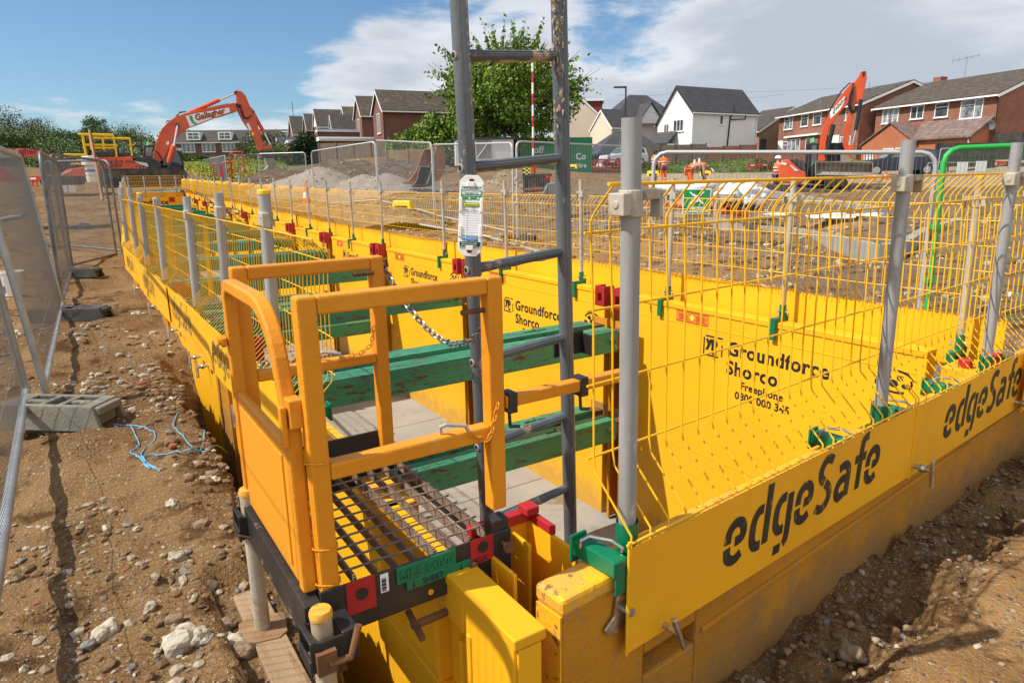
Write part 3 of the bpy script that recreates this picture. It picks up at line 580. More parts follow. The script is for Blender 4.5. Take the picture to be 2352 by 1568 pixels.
# outer faces of the left wall are caked with soil: a stop sheet right at the near corner
M = frame(T(.76, 1.14, ZT), -V)      # x towards the near end, y into the trench
r = thing('trench_sheet', 'bright yellow end length of the left wall under the ladder platform with a lifting slot', 'trench sheet', frame(T(.74, 1.95, ZT), -V), 'steel trench lining sheets')
m = MB(); m.bb((0, 0, -2.3), (.8, .080, -.40)); m.bb((0, 0, -.40), (.40, .080, -.02)); m.bb((.56, 0, -.40), (.8, .080, -.02)); m.bb((.40, 0, -.14), (.56, .080, -.02)); m.bb((.40, .04, -.40), (.56, .080, -.14)); m.build('sheet', 'yellow_paint', r, bev=.006)
m = MB(); m.bb((-.01, -.005, -.03), (.812, .086, .0)); m.build('top_plate', 'yellow_paint', r, bev=.004)
m = MB(); m.bb((.80, .008, -1.9), (.809, .074, -.035)); m.build('end_plate', 'yellow_paint', r, bev=.003)
m = MB(); m.tube([(.50, .03, -.36), (.50, .03, -.20)], .014); m.build('slot_pin', 'yellow_paint', r)
m = MB(); m.bb((.2, -.004, -.36), (.39, .003, -.12)); m.bb((.58, -.005, -1.6), (.60, .003, -.12)); m.build('stiffener', 'yellow_paint', r, bev=.003)
# vertical guide posts with red heads
def guide(b, side, lab, k=0):
    tab = AL if side < 0 else AR; p = T(pl(b, tab), b); z = pl(b, ZTOP)
    d = T(pl(b+.1, tab), b+.1)-p; M = frame((p.x, p.y, z), -d if side > 0 else d)
    r = thing('guide_post', lab, 'guide post', M, 'vertical guide posts of the trench box')
    m = MB()
    dp = .28 if side > 0 else .10
    for x in (-.075, .075): m.bb((x-.012, -.02, -2.25), (x+.012, dp, -.02))
    for x in (-.05, .10): m.bb((x-.03, -.03, -2.25), (x+.005, -.015, -.02)); m.build('rails', 'yellow_paint', r, bev=.004)
    for zz in (-.5, -.9, -1.4, -1.9) if side > 0 and k < 3 else ():
        m = MB(); m.bb((.076, .02, zz), (.16, .06, zz+.03)); m.build('cross_bar', 'yellow_paint', r)
    m = MB(); m.bb((-.19, dp, -2.25), (.19, dp+.02, -.02)); m.build('back_plate', 'outer_wall', r)  # dark brown plate: shade of the recess is put into its colour
    for x in (-.12, .12):
        h = MB(); h.bb((x-.075, -.13, .01), (x+.075, -.12, .13)) if False else None
        # red channel head with a lifting hole shown by the gap between its pieces
        h.bb((x-.065, -.125, -.13), (x-.028, -.112, .055)); h.bb((x+.028, -.125, -.13), (x+.065, -.112, .055)); h.bb((x-.028, -.125, -.01), (x+.028, -.112, .055)); h.bb((x-.028, -.125, -.13), (x+.028, -.112, -.085))
        h.bb((x-.065, -.112, -.13), (x-.053, .0, .055)); h.bb((x+.053, -.112, -.13), (x+.065, .0, .055)); h.build('red_head', 'red_paint', r, bev=.004)
    return r
for i, b in enumerate(PB[1:-1]):
    guide(b, 1, 'red headed yellow guide post in the far trench wall, %s from the near corner' % ORD[i], i)
    guide(b, -1, 'yellow guide post with red heads on the left wall, %s back from the ladder platform' % ORD[i])
# half buried guide at the near left corner (red rim beside the ladder) and one at the near right corner
r = thing('guide_post', 'yellow box post with a red rim beside the foot of the ladder', 'guide post', frame(T(.98, 1.45, ZT), U), 'vertical guide posts of the trench box')
m = MB(); m.bb((-.10, -.09, -2.25), (-.088, .16, .0)); m.bb((-.088, .148, -2.25), (.12, .16, .0)); m.bb((.108, -.09, -2.25), (.12, .148, .0)); m.bb((.03, .03, -2.25), (.042, .148, -.01)); m.build('channel', 'yellow_paint', r, bev=.003)
m = MB(); m.bb((-.102, .13, .0), (.122, .163, .035)); m.bb((.105, .02, .0), (.123, .13, .03)); m.bb((.075, .10, .035), (.12, .15, .06)); m.build('red_rim', 'red_paint', r, bev=.003)
q = T(4.05, 1.62, ZT); r = thing('guide_post', 'guide post with a bright red head in the near right corner of the trench', 'guide post', frame(q, EU), 'vertical guide posts of the trench box')
m = MB(); m.bb((-.16, -.1, -2.25), (.13, .1, .0)); m.build('channel', 'yellow_paint', r, bev=.004)
m = MB(); m.bb((-.02, -.10, .0), (.09, -.03, .07)); m.bb((-.12, -.02, .0), (-.07, .04, .05)); m.build('red_head', 'red_paint', r, bev=.006)
# end wall sheet
r = thing('trench_sheet', 'long mud splashed orange sheet of the near end wall behind the lettered kick boards', 'trench sheet', frame(E(1.02, 1.117, ZT), EU), 'steel trench lining sheets')
m = MB(); x0, x1, z0, z1 = .318, .560, -.392, -.318
m.bb((0, 0, -2.3), (x0, .10, -.03)); m.bb((x0, 0, z1), (x1, .10, -.03)); m.bb((x0, .06, z0), (x1, .10, z1)); m.bb((x0, 0, -2.3), (x1, .10, z0)); m.bb((x1, 0, -2.3), (5.1, .10, -.03)); m.build('sheet', 'outer_wall', r, bev=.010)
m = MB(); m.bb((-.003, -.004, -.05), (5.1, .106, .0)); m.build('top_cap', 'worn_cap_yellow', r, bev=.012)
m = MB(); m.beam((x1+.02, -.003, -.352), (5.0, -.003, -.235), .018, .02); m.build('weld_rib', 'outer_wall', r, bev=.004)
m = MB(); m.bb((5.1, .0, -2.3), (5.106, .1, -.05)); m.build('end_face', 'outer_wall', r)
m = MB(); m.bb((-.006, .003, -2.0), (.0, .097, -.05)); m.build('end_face', 'worn_cap_yellow', r)
# sheet closing the far end
p0, p1 = T(pl(BFAR, AL), BFAR), T(pl(BFAR, AR), BFAR); d = (p1-p0)
r = thing('trench_sheet', 'orange yellow sheet closing the far end of the trench with part of a stencilled name', 'trench sheet', frame((p0.x, p0.y, -.66), d), 'steel trench lining sheets')
m = MB(); m.bb((0, 0, -2.6), (d.length, .1, 0)); m.build('sheet', 'yellow_wall', r)
lettering('lettering', 'Groundforce', .34, 'black_text', face_m((-.1, -.004, -.36), (1, 0, 0)), r, bold=.01)
m = MB(); m.bb((1.75, -.04, -.25), (2.0, -.001, -.03)); m.build('red_plate', 'red_paint', r)

# ------------------------------------------------------------------ green struts across the trench
def strut(b, z, fresh, lab, h=.19, w=.19):
    a0, a1 = pl(b, AL)+.10, pl(b, AR)-.10; p = T(a0, b, z); L = a1-a0
    r = thing('strut', lab, 'strut', frame(p, U), 'green struts across the trench')
    mt = 'strut_plain' if fresh else 'strut_green'
    m = MB(); x0, x1 = .16, L-.16; s0, s1 = .62, .86    # outer box with a slot through its top near each end
    m.bb((x0, -w/2, -h), (x1, w/2, -.012)); m.bb((x0, -w/2, -.012), (x1, -.022, 0)); m.bb((x0, .022, -.012), (x1, w/2, 0))
    m.bb((x0, -.022, -.012), (L-s1, .022, 0)); m.bb((L-s0, -.022, -.012), (x1, .022, 0)); m.build('beam', mt, r, bev=.012 if b < 9 else 0)
    for xa, xb in ((0, x0), (x1, L)):
        m = MB(); m.bb((xa, -w*.36, -h*.86), (xb, w*.36, -h*.14)); m.build('inner_tube', 'rust' if not fresh else 'strut_plain', r)
        m = MB(); xc = xb if xa == 0 else xa; xe = xa if xa == 0 else xb-.02
        m.bb((xe, -w*.55, -h*1.15), (xe+.02, w*.55, h*.15)); m.build('end_plate', 'outer_wall', r)
    if b < 16:
        for x in (x0+.08, x1-.08):
            m = MB(); m.tube([(x, -w/2-.035, -h*.45), (x, w/2+.035, -h*.45)], .014); m.tube([(x, -w/2-.045, -h*.45), (x, -w/2-.03, -h*.45)], .022); m.build('pin', 'rust', r)
            m = MB(); m.tube([(x-.03, -w/2-.036, -h*.40), (x-.045, -w/2-.038, -h*.25), (x-.02, -w/2-.038, -h*.18), (x, -w/2-.037, -h*.4), (x+.025, -w/2-.037, -h*.75)], .004, 5); m.build('spring_clip', 'zinc', r)
        m = MB(); m.beam((L-.74, -.05, .004), (L-.74, .05, .004), .012, .012); m.build('slot_bar', 'rust', r)
    return r
k = 0
for i, b in enumerate(PB[1:-1]):
    for db in (-.16, .16):
        for zz in ((-.265, -1.085) if i < 4 else (-.265,)):
            strut(b+db-.04, pl(b, ZTOP)+zz, i > 2, 'green steel strut with %s, %s level of the %s post pair, %s beam' % (('rusty worn paint' if i <= 2 else 'clean paint'), 'upper' if zz > -.5 else 'lower', ORD[i], 'nearer' if db < 0 else 'farther'))
# ------------------------------------------------------------------ edge protection: mesh panels and posts
KH, MH = .29, .93                      # kick board height, mesh height above it
KH = .315
GLY = {'e': ([(.12, .52), (.15, .80), (.32, .95), (.52, .95), (.68, .80), (.67, .54), (.40, .50)], [(.12, .42), (.16, .18), (.34, .05), (.52, .05), (.68, .14)]), 'd': ([(.50, .96), (.30, .94), (.15, .76), (.12, .50), (.15, .22), (.30, .05), (.50, .05)], [(.70, 1.52), (.70, .0)]),
       'g': ([(.50, .96), (.30, .94), (.15, .76), (.12, .52), (.15, .28), (.30, .12), (.50, .12)], [(.70, 1.0), (.70, -.12), (.58, -.32)], [(.48, -.38), (.18, -.38)]), 'S': ([(.70, 1.30), (.48, 1.40), (.26, 1.34), (.13, 1.12), (.20, .90), (.36, .78)], [(.42, .72), (.62, .56), (.70, .30), (.54, .06), (.30, .02), (.08, .12)]),
       'a': ([(.16, .90), (.40, .96), (.60, .88), (.68, .68), (.68, .0)], [(.54, .56), (.30, .54), (.14, .38), (.14, .20), (.28, .05), (.54, .10)]), 'f': ([(.66, 1.50), (.46, 1.46), (.34, 1.26), (.34, .0)], [(.02, .92), (.20, .92)], [(.48, .92), (.64, .92)])}
def edge_safe(r, px0, sc):
    """stencilled word built stroke by stroke, with the gaps of the stencil"""
    k = .134; ax = 1.03*k; x0 = .40 if px0 is None else px0; z0 = .095; m = MB(); adv = 0
    for ch in 'edgeSafe':
        for st in GLY[ch]:
            P = [Vector(p) for p in st]; c = []
            for i in range(len(P)-1):
                a, b, c_, d = P[max(0, i-1)], P[i], P[i+1], P[min(len(P)-1, i+2)]
                for j in range(4 if len(P) > 2 else 1): t = j/4; c.append(.5*((2*b)+(c_-a)*t+(2*a-5*b+4*c_-d)*t*t+(3*b-a-3*c_+d)*t**3))
            c.append(P[-1]); lf = []; rt_ = []
            for i, p in enumerate(c):
                d = (c[min(i+1, len(c)-1)]-c[max(0, i-1)]).normalized(); nn = Vector((-d.y, d.x))*.125; lf.append(p+nn); rt_.append(p-nn)
            q = [(x0+(v.x+.10*v.y)*ax+adv, z0+v.y*k) for v in lf+rt_]; n = len(c); vs = [(x, y, z) for y in (-.0075, -.0055) for x, z in q]; N = 2*n; fs = []
            for i in range(n-1): fs += [(i, i+1, n+i+1, n+i), (N+i+1, N+i, N+n+i, N+n+i+1)]
            m.add(vs, fs)
        adv += ax*(.70 if ch == 'f' else .97)
    m.build('lettering', 'stencil_text' if sc == 1 else 'stencil_faded', r)
def mesh_panel(L, lab, grp, text=True, seg=5, side='kick_yellow', bow=0.0, rr=1.0, px0=None, sc=1.0):
    r = thing('edge_barrier', lab, 'edge barrier', None, grp)
    n = max(3, round(L/(.0745*sc**.9))); m = MB(); prof = [(y*sc, z*sc) for y, z in [(0, -.05), (0, .03), (.135, .165), (.142, .21), (.15, .60), (.165, .835), (.150, .86), (.085, .93)]]; rr *= sc
    for i in range(n+1):
        x = L*i/n; jx = random.uniform(-.004, .004); dy = bow*math.sin(math.pi*i/n)
        m.tube([(x+jx*z*2, y+dy*(z > .1), z+KH) for y, z in prof], .0031*rr, seg, cap=False)
    rr *= 1.0
    for (y, z, r_) in ((-.004, .012, .0042), (.142, .205, .0036), (.144, .41, .0036), (.15, .61, .0036), (.160, .81, .0036), (.085, .93, .0048)):
        yy = y+.006 if z < .9 and z > .1 else y; yy *= sc; z *= sc
        m.tube([(-.02+ (L+.04)*k/8, yy+bow*math.sin(math.pi*k/8)*(z > .1), z+KH) for k in range(9)], r_*rr, seg+1)
    m.build('mesh', 'wire_yellow', r, smooth=True)
    m = MB(); m.bb((-.008, -.006, 0), (L+.008, -.002, KH)); m.build('kick_board', side, r)
    m = MB()
    m.tube([(-.012, -.004, -.005), (-.012, -.004, KH+.02)], .0045, 6); m.build('edge_rod', 'wire_yellow', r)
    if text:
        edge_safe(r, px0, sc)
    return r
def set_m(r, M): r.matrix_world = M; FRM[r.name] = M.copy()
FRONT_G, LEFT_G, FAR_G = 'yellow mesh edge panels on the near end wall', 'yellow mesh edge panels along the left path', 'yellow mesh edge panels on the far wall'
NK = 1.088
for e0, L, dn, rot, lab, tx in ((1.237, 1.73, 0, 0, 'nearest yellow mesh panel with large clear black lettering on its orange kick board', .405), (2.985, 1.34, .004, .3, 'yellow mesh panel with worn grey lettering right of the nearest panel', .30), (4.30, 1.6, .03, -1.0, 'yellow mesh panel cut by the right edge of the photo', 2.5)):
    r = mesh_panel(L, lab, FRONT_G, seg=7, px0=tx, text=tx < 2); set_m(r, frame(E(e0, NK-dn, -.95-KH), EU*math.cos(R(rot))+EN*math.sin(R(rot))))
# left row: x runs from far to near, y points into the trench
LB = [2.64, 5.16, 6.75, 9.15, 11.55, 13.9, 16.3, 18.7, 21.1, 23.5, 25.9, 28.3, 30.7, 33.1, 35.5, 37.4]
def left_pt(b, off): return pl(b, AL)-.135+off
for i in range(len(LB)-1):
    b0, b1 = LB[i], LB[i+1]; L = b1-b0+.10; z = (pl((b0+b1)/2, ZTOP)+.125)-KH; off = (.0, .008, -.006, .012, .0)[i % 5]
    r = mesh_panel(L, 'yellow mesh panel beside the soil path, %s back from the ladder platform' % ORD[i], LEFT_G, seg=5 if i < 3 else 4, bow=(.015, .0, .02, -.01)[i % 4], rr=1 if i < 4 else 1.25, px0=(.55, .25, .5)[i % 3], text=i < 5, side='kick_yellow', sc=.74)
    p1, p0 = T(left_pt(b1, off), b1+.05, z), T(left_pt(b0, off), b0-.05, z); set_m(r, frame(p1, p0-p1))
# far row: x runs from near to far, y points into the trench; we see its back
FB = [1.62, 2.98, 4.72, 6.5, 8.3, 10.2, 12.1, 14.0, 15.9, 17.9, 19.9, 21.9, 23.9, 25.9, 27.9, 29.9, 31.9, 33.9, 35.9, 37.5]
for i in range(len(FB)-1):
    b0, b1 = FB[i], FB[i+1]; L = b1-b0+.05; z = pl((b0+b1)/2, ZTOP)+.20-KH; off = .175+(.0, .02, .0, .03)[i % 4]
    r = mesh_panel(L, 'yellow mesh panel behind the lettered far wall, %s from the near right corner' % ORD[i], FAR_G, seg=5 if i < 4 else 4, rr=1.15 if i < 5 else 1.5, text=False, bow=(.0, .02, -.015)[i % 3], sc=.69)
    p0, p1 = T(pl(b0, AR)+off, b0, z), T(pl(b1, AR)+off, b1, z); set_m(r, frame(p0, p1-p0))
p0, p1 = T(pl(BFAR, AL)-.1, BFAR+.15, -.46-KH), T(pl(BFAR, AR)+.1, BFAR+.15, -.46-KH)
r = mesh_panel((p1-p0).length, 'yellow mesh panel across the far end of the trench in front of the excavator', 'yellow mesh edge panel at the far end', seg=4, rr=1.6, text=False, sc=.85)
set_m(r, frame(p1, p0-p1)) if False else set_m(r, frame(p0, p1-p0))

def make_post(lab, grp, h=1.0, arm=True, cap=False, clamp=.86, thk=.10, mt='galv', far=False, hook=.15, k=1.0):
    """scaffold tube in a green socket clamped over a sheet; y points into the trench, origin on the sheet top above its outer face"""
    r = thing('edge_post', lab, 'barrier post', None, grp); n = 8 if far else 16
    m = MB(); m.tube([(0, .03, .03), (0, .03, h)], .0242*k, n); m.build('tube', mt, r, smooth=True)
    if cap:
        m = MB(); m.lathe([(.0262*k, h-.012), (.0262*k, h+.004), (.02*k, h+.009)], n, (0, .03, 0)); m.build('cap', 'rail_bright', r)
    m = MB(); m.tube([(0, .03, -.03), (0, .03, .115)], .0305*k, n, cap=False); m.bb((-.032*k, -.012, -.06), (.032*k, .0, .05))
    if arm: m.bb((-.026*k, -.01, .0), (.026*k, thk+.035, .038*k)); m.bb((-.026*k, thk+.014, -hook), (.026*k, thk+.034, .03*k))
    m.build('bracket', 'bracket_green', r, bev=0 if far else .004)
    if not far and arm:
        m = MB(); m.tube([(.033, thk*.3, .02), (.05, thk*.3, .06), (.03, thk*.32, .075), (-.03, thk*.32, .07), (-.045, thk*.3, .04)], .004, 6); m.build('locking_loop', 'zinc', r); m = MB(); m.tube([(.0, -.02, .07), (0, .075, .07)], .006, 6); m.build('locking_pin', 'zinc', r)
    if clamp:
        m = MB(); c = clamp; m.lathe([(.0285*k, c-.032), (.0295*k, c-.03), (.0295*k, c+.03), (.0285*k, c+.032)], n, (0, .03, 0))
        m.box((-.038, .03, c), (.028, .05, .052)); m.box((.047, .012, c+.018), (.055, .034, .022)); m.box((.072, .012, c-.006), (.012, .034, .062)); m.tube([(-.055, .03, c), (-.02, .03, c)], .010, 8)
        m.build('clamp', 'galv_dirty' if not far else 'galv_far', r, bev=0 if far else .003)
    return r
PG = 'scaffold posts along the trench edge'
def wob(M, tx, ty): return M @ Matrix.Rotation(R(tx), 4, 'Y') @ Matrix.Rotation(R(ty), 4, 'X')
for e, h, lab, tx, ty in ((1.29, 1.16, 'thick grey scaffold post at the near end of the front barrier beside the ladder', -2.0, .8), (2.79, 1.14, 'grey scaffold post at the joint between the first two front panels', -2.4, .5), (3.95, 1.15, 'grey scaffold post behind the worn lettering near the right edge', -2.7, .5)):
    r = make_post(lab, PG, h=h, clamp=.985 if e > 2 else .965, arm=False); set_m(r, wob(frame(E(e, 1.12, ZT), EU), tx, ty))
for i, b in enumerate((3.35, 4.45, 5.62, 7.42, 8.9, 10.1, 11.4, 12.9, 14.3, 15.8, 17.4, 19, 20.6, 22.2, 23.8, 25.4, 27, 28.6, 30.2, 31.8, 33.4, 35, 36.6)):
    z = pl(b, ZTOP); far = b > 9
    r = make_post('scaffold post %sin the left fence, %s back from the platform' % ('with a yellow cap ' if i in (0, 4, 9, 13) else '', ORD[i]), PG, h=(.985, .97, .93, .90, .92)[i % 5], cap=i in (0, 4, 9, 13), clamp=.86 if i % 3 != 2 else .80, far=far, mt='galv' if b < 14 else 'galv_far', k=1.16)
    d = T(pl(b+.1, AL), b+.1)-T(pl(b, AL), b); set_m(r, wob(frame(T(pl(b, AL)-.095, b, z), -d), random.uniform(-1.5, 1.5), random.uniform(-2, .5)))
for i, b in enumerate((1.78, 2.95, 4.06, 5.22, 6.57, 8.1, 10.2, 11.5, 12.9, 14.3, 15.8, 17.3, 18.8, 20.4, 22, 23.6, 25.2, 26.8, 28.4, 30, 31.6, 33.2, 34.8, 36.4)):
    z = pl(b, ZTOP); far = b > 9
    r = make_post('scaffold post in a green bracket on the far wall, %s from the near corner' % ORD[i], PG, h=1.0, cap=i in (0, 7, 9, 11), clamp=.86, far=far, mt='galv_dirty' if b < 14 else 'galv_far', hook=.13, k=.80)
    d = T(pl(b+.1, AR), b+.1)-T(pl(b, AR), b); set_m(r, wob(frame(T(pl(b, AR)+.10, b, z), d), random.uniform(-1.2, 1.2), random.uniform(-1, 1)))
for i in range(4):
    q = p0.lerp(p1, (i+.3)/3.7); r = make_post('grey post in the fence across the far end of the trench, %s from the left' % ORD[i], PG, h=1.0, clamp=.86, far=True, mt='galv_far'); set_m(r, frame((q.x, q.y, -.66), p1-p0))
# arm brackets that carry the kick boards, with T screws below
def kick_bracket(lab, M, screw=True, arm=True):
    r = thing('kick_bracket', lab, 'bracket', M, 'green kick board brackets')
    if arm:
        m = MB(); m.bb((-.026, -.008, .004), (.026, .15, .052)); m.bb((-.030, .15, -.02), (.030, .161, .062)); m.bb((-.020, -.010, -.05), (.020, -.002, .05)); m.build('arm', 'bracket_green', r, bev=.005)
        m = MB(); m.tube([(.032, .02, .05), (.034, .02, .062), (.02, .045, .078), (-.010, .10, .078), (-.028, .115, .066), (-.030, .115, .045)], .0052, 8); m.build('locking_loop', 'zinc', r)
    if screw:
        z = -.185
        m = MB(); m.tube([(0, -.10, z), (0, .0, z)], .0095, 10); m.lathe([(.016, -.004), (.018, .0), (.018, .012), (.012, .02)], 8, (0, -.055, z), Matrix.Rotation(R(90), 3, 'X')); m.tube([(.012, -.10, z-.072), (-.010, -.10, z+.048)], .0095, 10); m.bb((-.02, -.012, z-.06), (.02, -.004, z+.02)); m.build('t_screw', 'zinc', r, smooth=True)
    return r
for e, lab, s in ((1.205, 'green clamp arm with a steel loop at the near corner of the front kick board', False), (2.47, 'rusty green clamp arm with a steel loop between the first two front posts', False), (2.985, 'green clamp arm and long T screw between the two lettered front kick boards', True), (3.50, 'green clamp arm near the worn lettering left of the red headed corner post', False), (4.27, 'T screw bracket under the end of the worn front kick board', True)):
    kick_bracket(lab, frame(E(e, 1.10, ZT), EU), s)
r = thing('kick_bracket', 'steel T screw poking out over the slot in the near end wall', 'bracket', frame(E(1.378, 1.10, ZT), EU), 'green kick board brackets')
m = MB(); m.tube([(.0, -.07, -.215), (0, .02, -.215)], .009, 10); m.tube([(-.024, -.07, -.158), (.026, -.07, -.272)], .0095, 10); m.build('t_screw', 'zinc', r, smooth=True)
r = thing('kick_bracket', 'zinc plated hook plate on the end of the near end wall beside the kick board', 'bracket', frame(E(1.215, 1.115, ZT-.10), EU), 'green kick board brackets')
m = MB(); m.prism([(.02, .05), (-.01, .035), (-.02, -.02), (-.055, -.045), (-.045, -.065), (.0, -.075), (.025, -.05)], (-.012, -.004)); m.build('hook_plate', 'zinc', r, bev=.002)
m = MB(); m.tube([(.02, -.04, -.01), (.02, -.01, -.01)], .012, 8); m.build('nut', 'zinc', r)
for i, b in enumerate((2.9, 3.75, 4.9, 5.2, 6.3, 7.7, 9.2)):
    kick_bracket('T screw bracket under the left kick board, %s back from the ladder platform' % ORD[i], frame(T(.745, b, ZT), -V), True, True)

# ------------------------------------------------------------------ ladder access platform
PA0, PA1, PB0, PB1 = .43, .93, 1.505, 2.165
PM = frame(T(PA0, PB0, 0), U)      # local x along U, y along V, z world
plat = thing('access_platform', 'orange yellow ladder access platform with a steel grating floor straddling the left trench wall', 'platform', frame(T(PA0, PB0, -1.08), U))
WX, WY, Z0 = PA1-PA0-.012, PB1-PB0, 1.08    # local z = world z + 1.08
def Lz(z): return z+Z0
def rect_beam(m, pts, w=.046): 
    for p, q in zip(pts, pts[1:]): m.beam(p, q, w, w)
s = .046
m = MB(); m.bb((-s/2, -s/2, Lz(-.98)), (s/2, s/2, Lz(-.248))); m.bb((WX-s/2, -s/2, Lz(-.90)), (WX+s/2, s/2, Lz(-.248)))
m.bb((s/2, -s/2+.001, Lz(-.292)), (WX-s/2, s/2-.001, Lz(-.249))); m.bb((s/2, -s/2+.001, Lz(-.690)), (WX-s/2, s/2-.001, Lz(-.648)))
m.build('front_frame', 'rail_yellow', plat, bev=.006)
m = MB(); m.bb((-s/2, WY-s/2, Lz(-.98)), (s/2, WY+s/2, Lz(-.248))); XB = WX-.05; m.bb((XB-s/2, WY-s/2, Lz(-.93)), (XB+s/2, WY+s/2, Lz(-.248)))
m.bb((s/2, WY-s/2+.001, Lz(-.290)), (XB-s/2, WY+s/2-.001, Lz(-.249))); m.bb((s/2, WY-s/2+.001, Lz(-.61)), (XB-s/2, WY+s/2-.001, Lz(-.575)))
m.build('back_frame', 'rail_yellow', plat, bev=.006)
# curved side guard on the outside
m = MB(); hx = -.040; pts = [(hx, WY-.04, Lz(-.98)), (hx, WY-.04, Lz(-.34))]
for k in range(1, 7): a = R(90*k/6); pts.append((hx, WY-.04-.05*(1-math.cos(a)), Lz(-.34)+.05*math.sin(a)))
pts += [(hx, .28, Lz(-.29))]
for k in range(1, 9): a = R(75*k/8); pts.append((hx, .28-.20*math.sin(a), Lz(-.29)-.20*(1-math.cos(a))))
pts += [(hx, .045, Lz(-.56)), (hx, .03, Lz(-.98))]
for p, q in zip(pts, pts[1:]): pass
m.tube(pts, .0255, 4, rot=math.pi/4); m.build('side_guard', 'rail_yellow', plat, bev=.006)
m = MB(); m.tube([(hx-.045, WY-.04, Lz(-.46)), (hx-.02, WY-.04, Lz(-.46))], .011, 8); m.lathe([(.019, -.006), (.019, .006)], 6, (hx-.029, WY-.04, Lz(-.46)), Matrix.Rotation(R(90), 3, 'Y')); m.build('bolt', 'rail_yellow', plat)
m = MB()
for zz in (-.40, -.55, -.70, -.85): m.tube([(-.028, WY+.0, Lz(zz)-.02), (-.028, WY+.0, Lz(zz)+.02)], .012, 8)
m.build('hinge', 'rail_yellow', plat)
m = MB(); m.bb((hx-.012, .075, Lz(-.985)), (hx+.012, WY-.06, Lz(-.615))); p = m.build('side_panel', 'side_yellow', plat, bev=.008)
m = MB(); m.bb((hx-.016, .11, Lz(-.95)), (hx-.0115, WY-.095, Lz(-.65))); m.build('raised_field', 'side_yellow', p, bev=.006)
m = MB(); m.bb((hx-.012, .005, Lz(-.555)), (hx+.02, .05, Lz(-.485))); m.bb((hx-.03, .015, Lz(-.60)), (hx-.016, .04, Lz(-.50))); m.build('latch', 'rail_yellow', plat, bev=.004)
# black base frame
m = MB(); m.bb((-.07, -.03, Lz(-1.10)), (-.028, WY+.03, Lz(-.988))); m.bb((-.03, -.030, Lz(-1.095)), (WX+.03, -.024, Lz(-.962))); m.bb((-.03, -.024, Lz(-1.10)), (WX+.03, .02, Lz(-1.085)))
m.bb((-.028, WY+.012, Lz(-1.06)), (WX-.02, WY+.020, Lz(-.865))) ; m.bb((WX-.01, .02, Lz(-1.05)), (WX+.0, WY+.01, Lz(-.995))); m.bb((-.02, .02, Lz(-1.05)), (-.012, WY, Lz(-.995)))
m.bb((-.0245, -.0245, Lz(-1.09)), (.0245, .0245, Lz(-.979))); m.bb((WX-.026, -.0245, Lz(-1.09)), (WX+.026, .0245, Lz(-.93))); m.build('base_frame', 'black_steel', plat, bev=.003)
def disc(m, c, r_, ax='Y', n=16, t=.002): m.lathe([(r_, -t), (r_, t)], n, c, Matrix.Rotation(R(90), 3, 'X' if ax == 'Y' else 'Y'))
m = MB(); disc(m, (WX*.30, WY+.011, Lz(-.895)), .022); m.build('round_hole', 'yellow_paint', plat)
m = MB()
for i in range(9): x = .02+(WX-.04)*i/8; m.bb((x-.003, .02, Lz(-1.012)), (x+.003, WY+.005, Lz(-.985)))
for j in range(11): y = .06+(WY-.09)*j/10; m.tube([(.0, y, Lz(-.982)), (WX, y, Lz(-.982))], .0034, 6)
for i in range(9):
    x = .02+(WX-.04)*i/8
    for j in range(52): y = .025+(WY-.03)*j/52; m.bb((x-.0031, y, Lz(-.985)), (x+.0031, y+.006, Lz(-.981)))
m.build('grating', 'rust_grate', plat)
m = MB(); m.bb((.032, -.034, Lz(-1.05)), (.108, -.0305, Lz(-.960))); m.build('red_plate', 'red_paint', plat, bev=.002); m = MB(); disc(m, (.072, -.0345, Lz(-1.000)), .016); m.build('hole', 'black_steel', plat)
m = MB(); m.bb((WX-.105, -.034, Lz(-1.035)), (WX-.03, -.0305, Lz(-.960))); m.build('red_plate', 'red_paint', plat, bev=.002); m = MB(); disc(m, (WX-.066, -.0345, Lz(-.988)), .016); m.build('hole', 'black_steel', plat)
m = MB(); m.bb((.165, -.0365, Lz(-1.012)), (WX-.15, -.0305, Lz(-.964))); m.bb((.19, -.0385, Lz(-1.036)), (WX-.108, -.0305, Lz(-1.008))); p = m.build('name_plate', 'bracket_green', plat, bev=.002)
lettering('raised_letters', 'MLS 54004', .036, 'bracket_green', face_m((.172, -.0375, Lz(-1.001)), (1, 0, 0)), p, bold=.0006, ext=.0022)
lettering('lettering', 'SHEET', .022, 'text_plain', face_m((.235, -.0395, Lz(-1.030)), (1, 0, 0)), p, ext=.0006)
lettering('lettering', 'BOX', .022, 'text_plain', face_m((WX-.098, -.035, Lz(-1.030)), (1, 0, 0)), plat, ext=.0006)
m = MB()
for x in (.21, .35): m.bb((x-.001, -.0402, Lz(-1.030)), (x+.001, -.039, Lz(-1.014))); m.prism([(x-.004, Lz(-1.026)), (x+.004, Lz(-1.026)), (x, Lz(-1.032))], (-.0402, -.039))
m.build('arrows', 'text_plain', p)
m = MB(); m.bb((.122, -.032, Lz(-1.02)), (.144, -.0305, Lz(-.968))); p = m.build('bar_code', 'paper', plat)
m = MB()
for i in range(11): m.bb((.125, -.0332, Lz(-1.016)+i*.0034), (.137, -.0318, Lz(-1.016)+i*.0034+.0012+.0008*(i % 3)))
m.build('bars', 'text_plain', p)
m = MB(); m.tube([(WX+.002, -.06, Lz(-1.0)), (WX+.002, -.02, Lz(-1.0))], .006, 8); m.tube([(WX+.002, -.066, Lz(-1.0)), (WX+.002, -.056, Lz(-1.0))], .016, 12); m.build('end_bolt', 'rust', plat, smooth=True)
m = MB(); disc(m, (.26, -.0312, Lz(-1.068)), .008); m.build('small_hole', 'yellow_paint', plat)
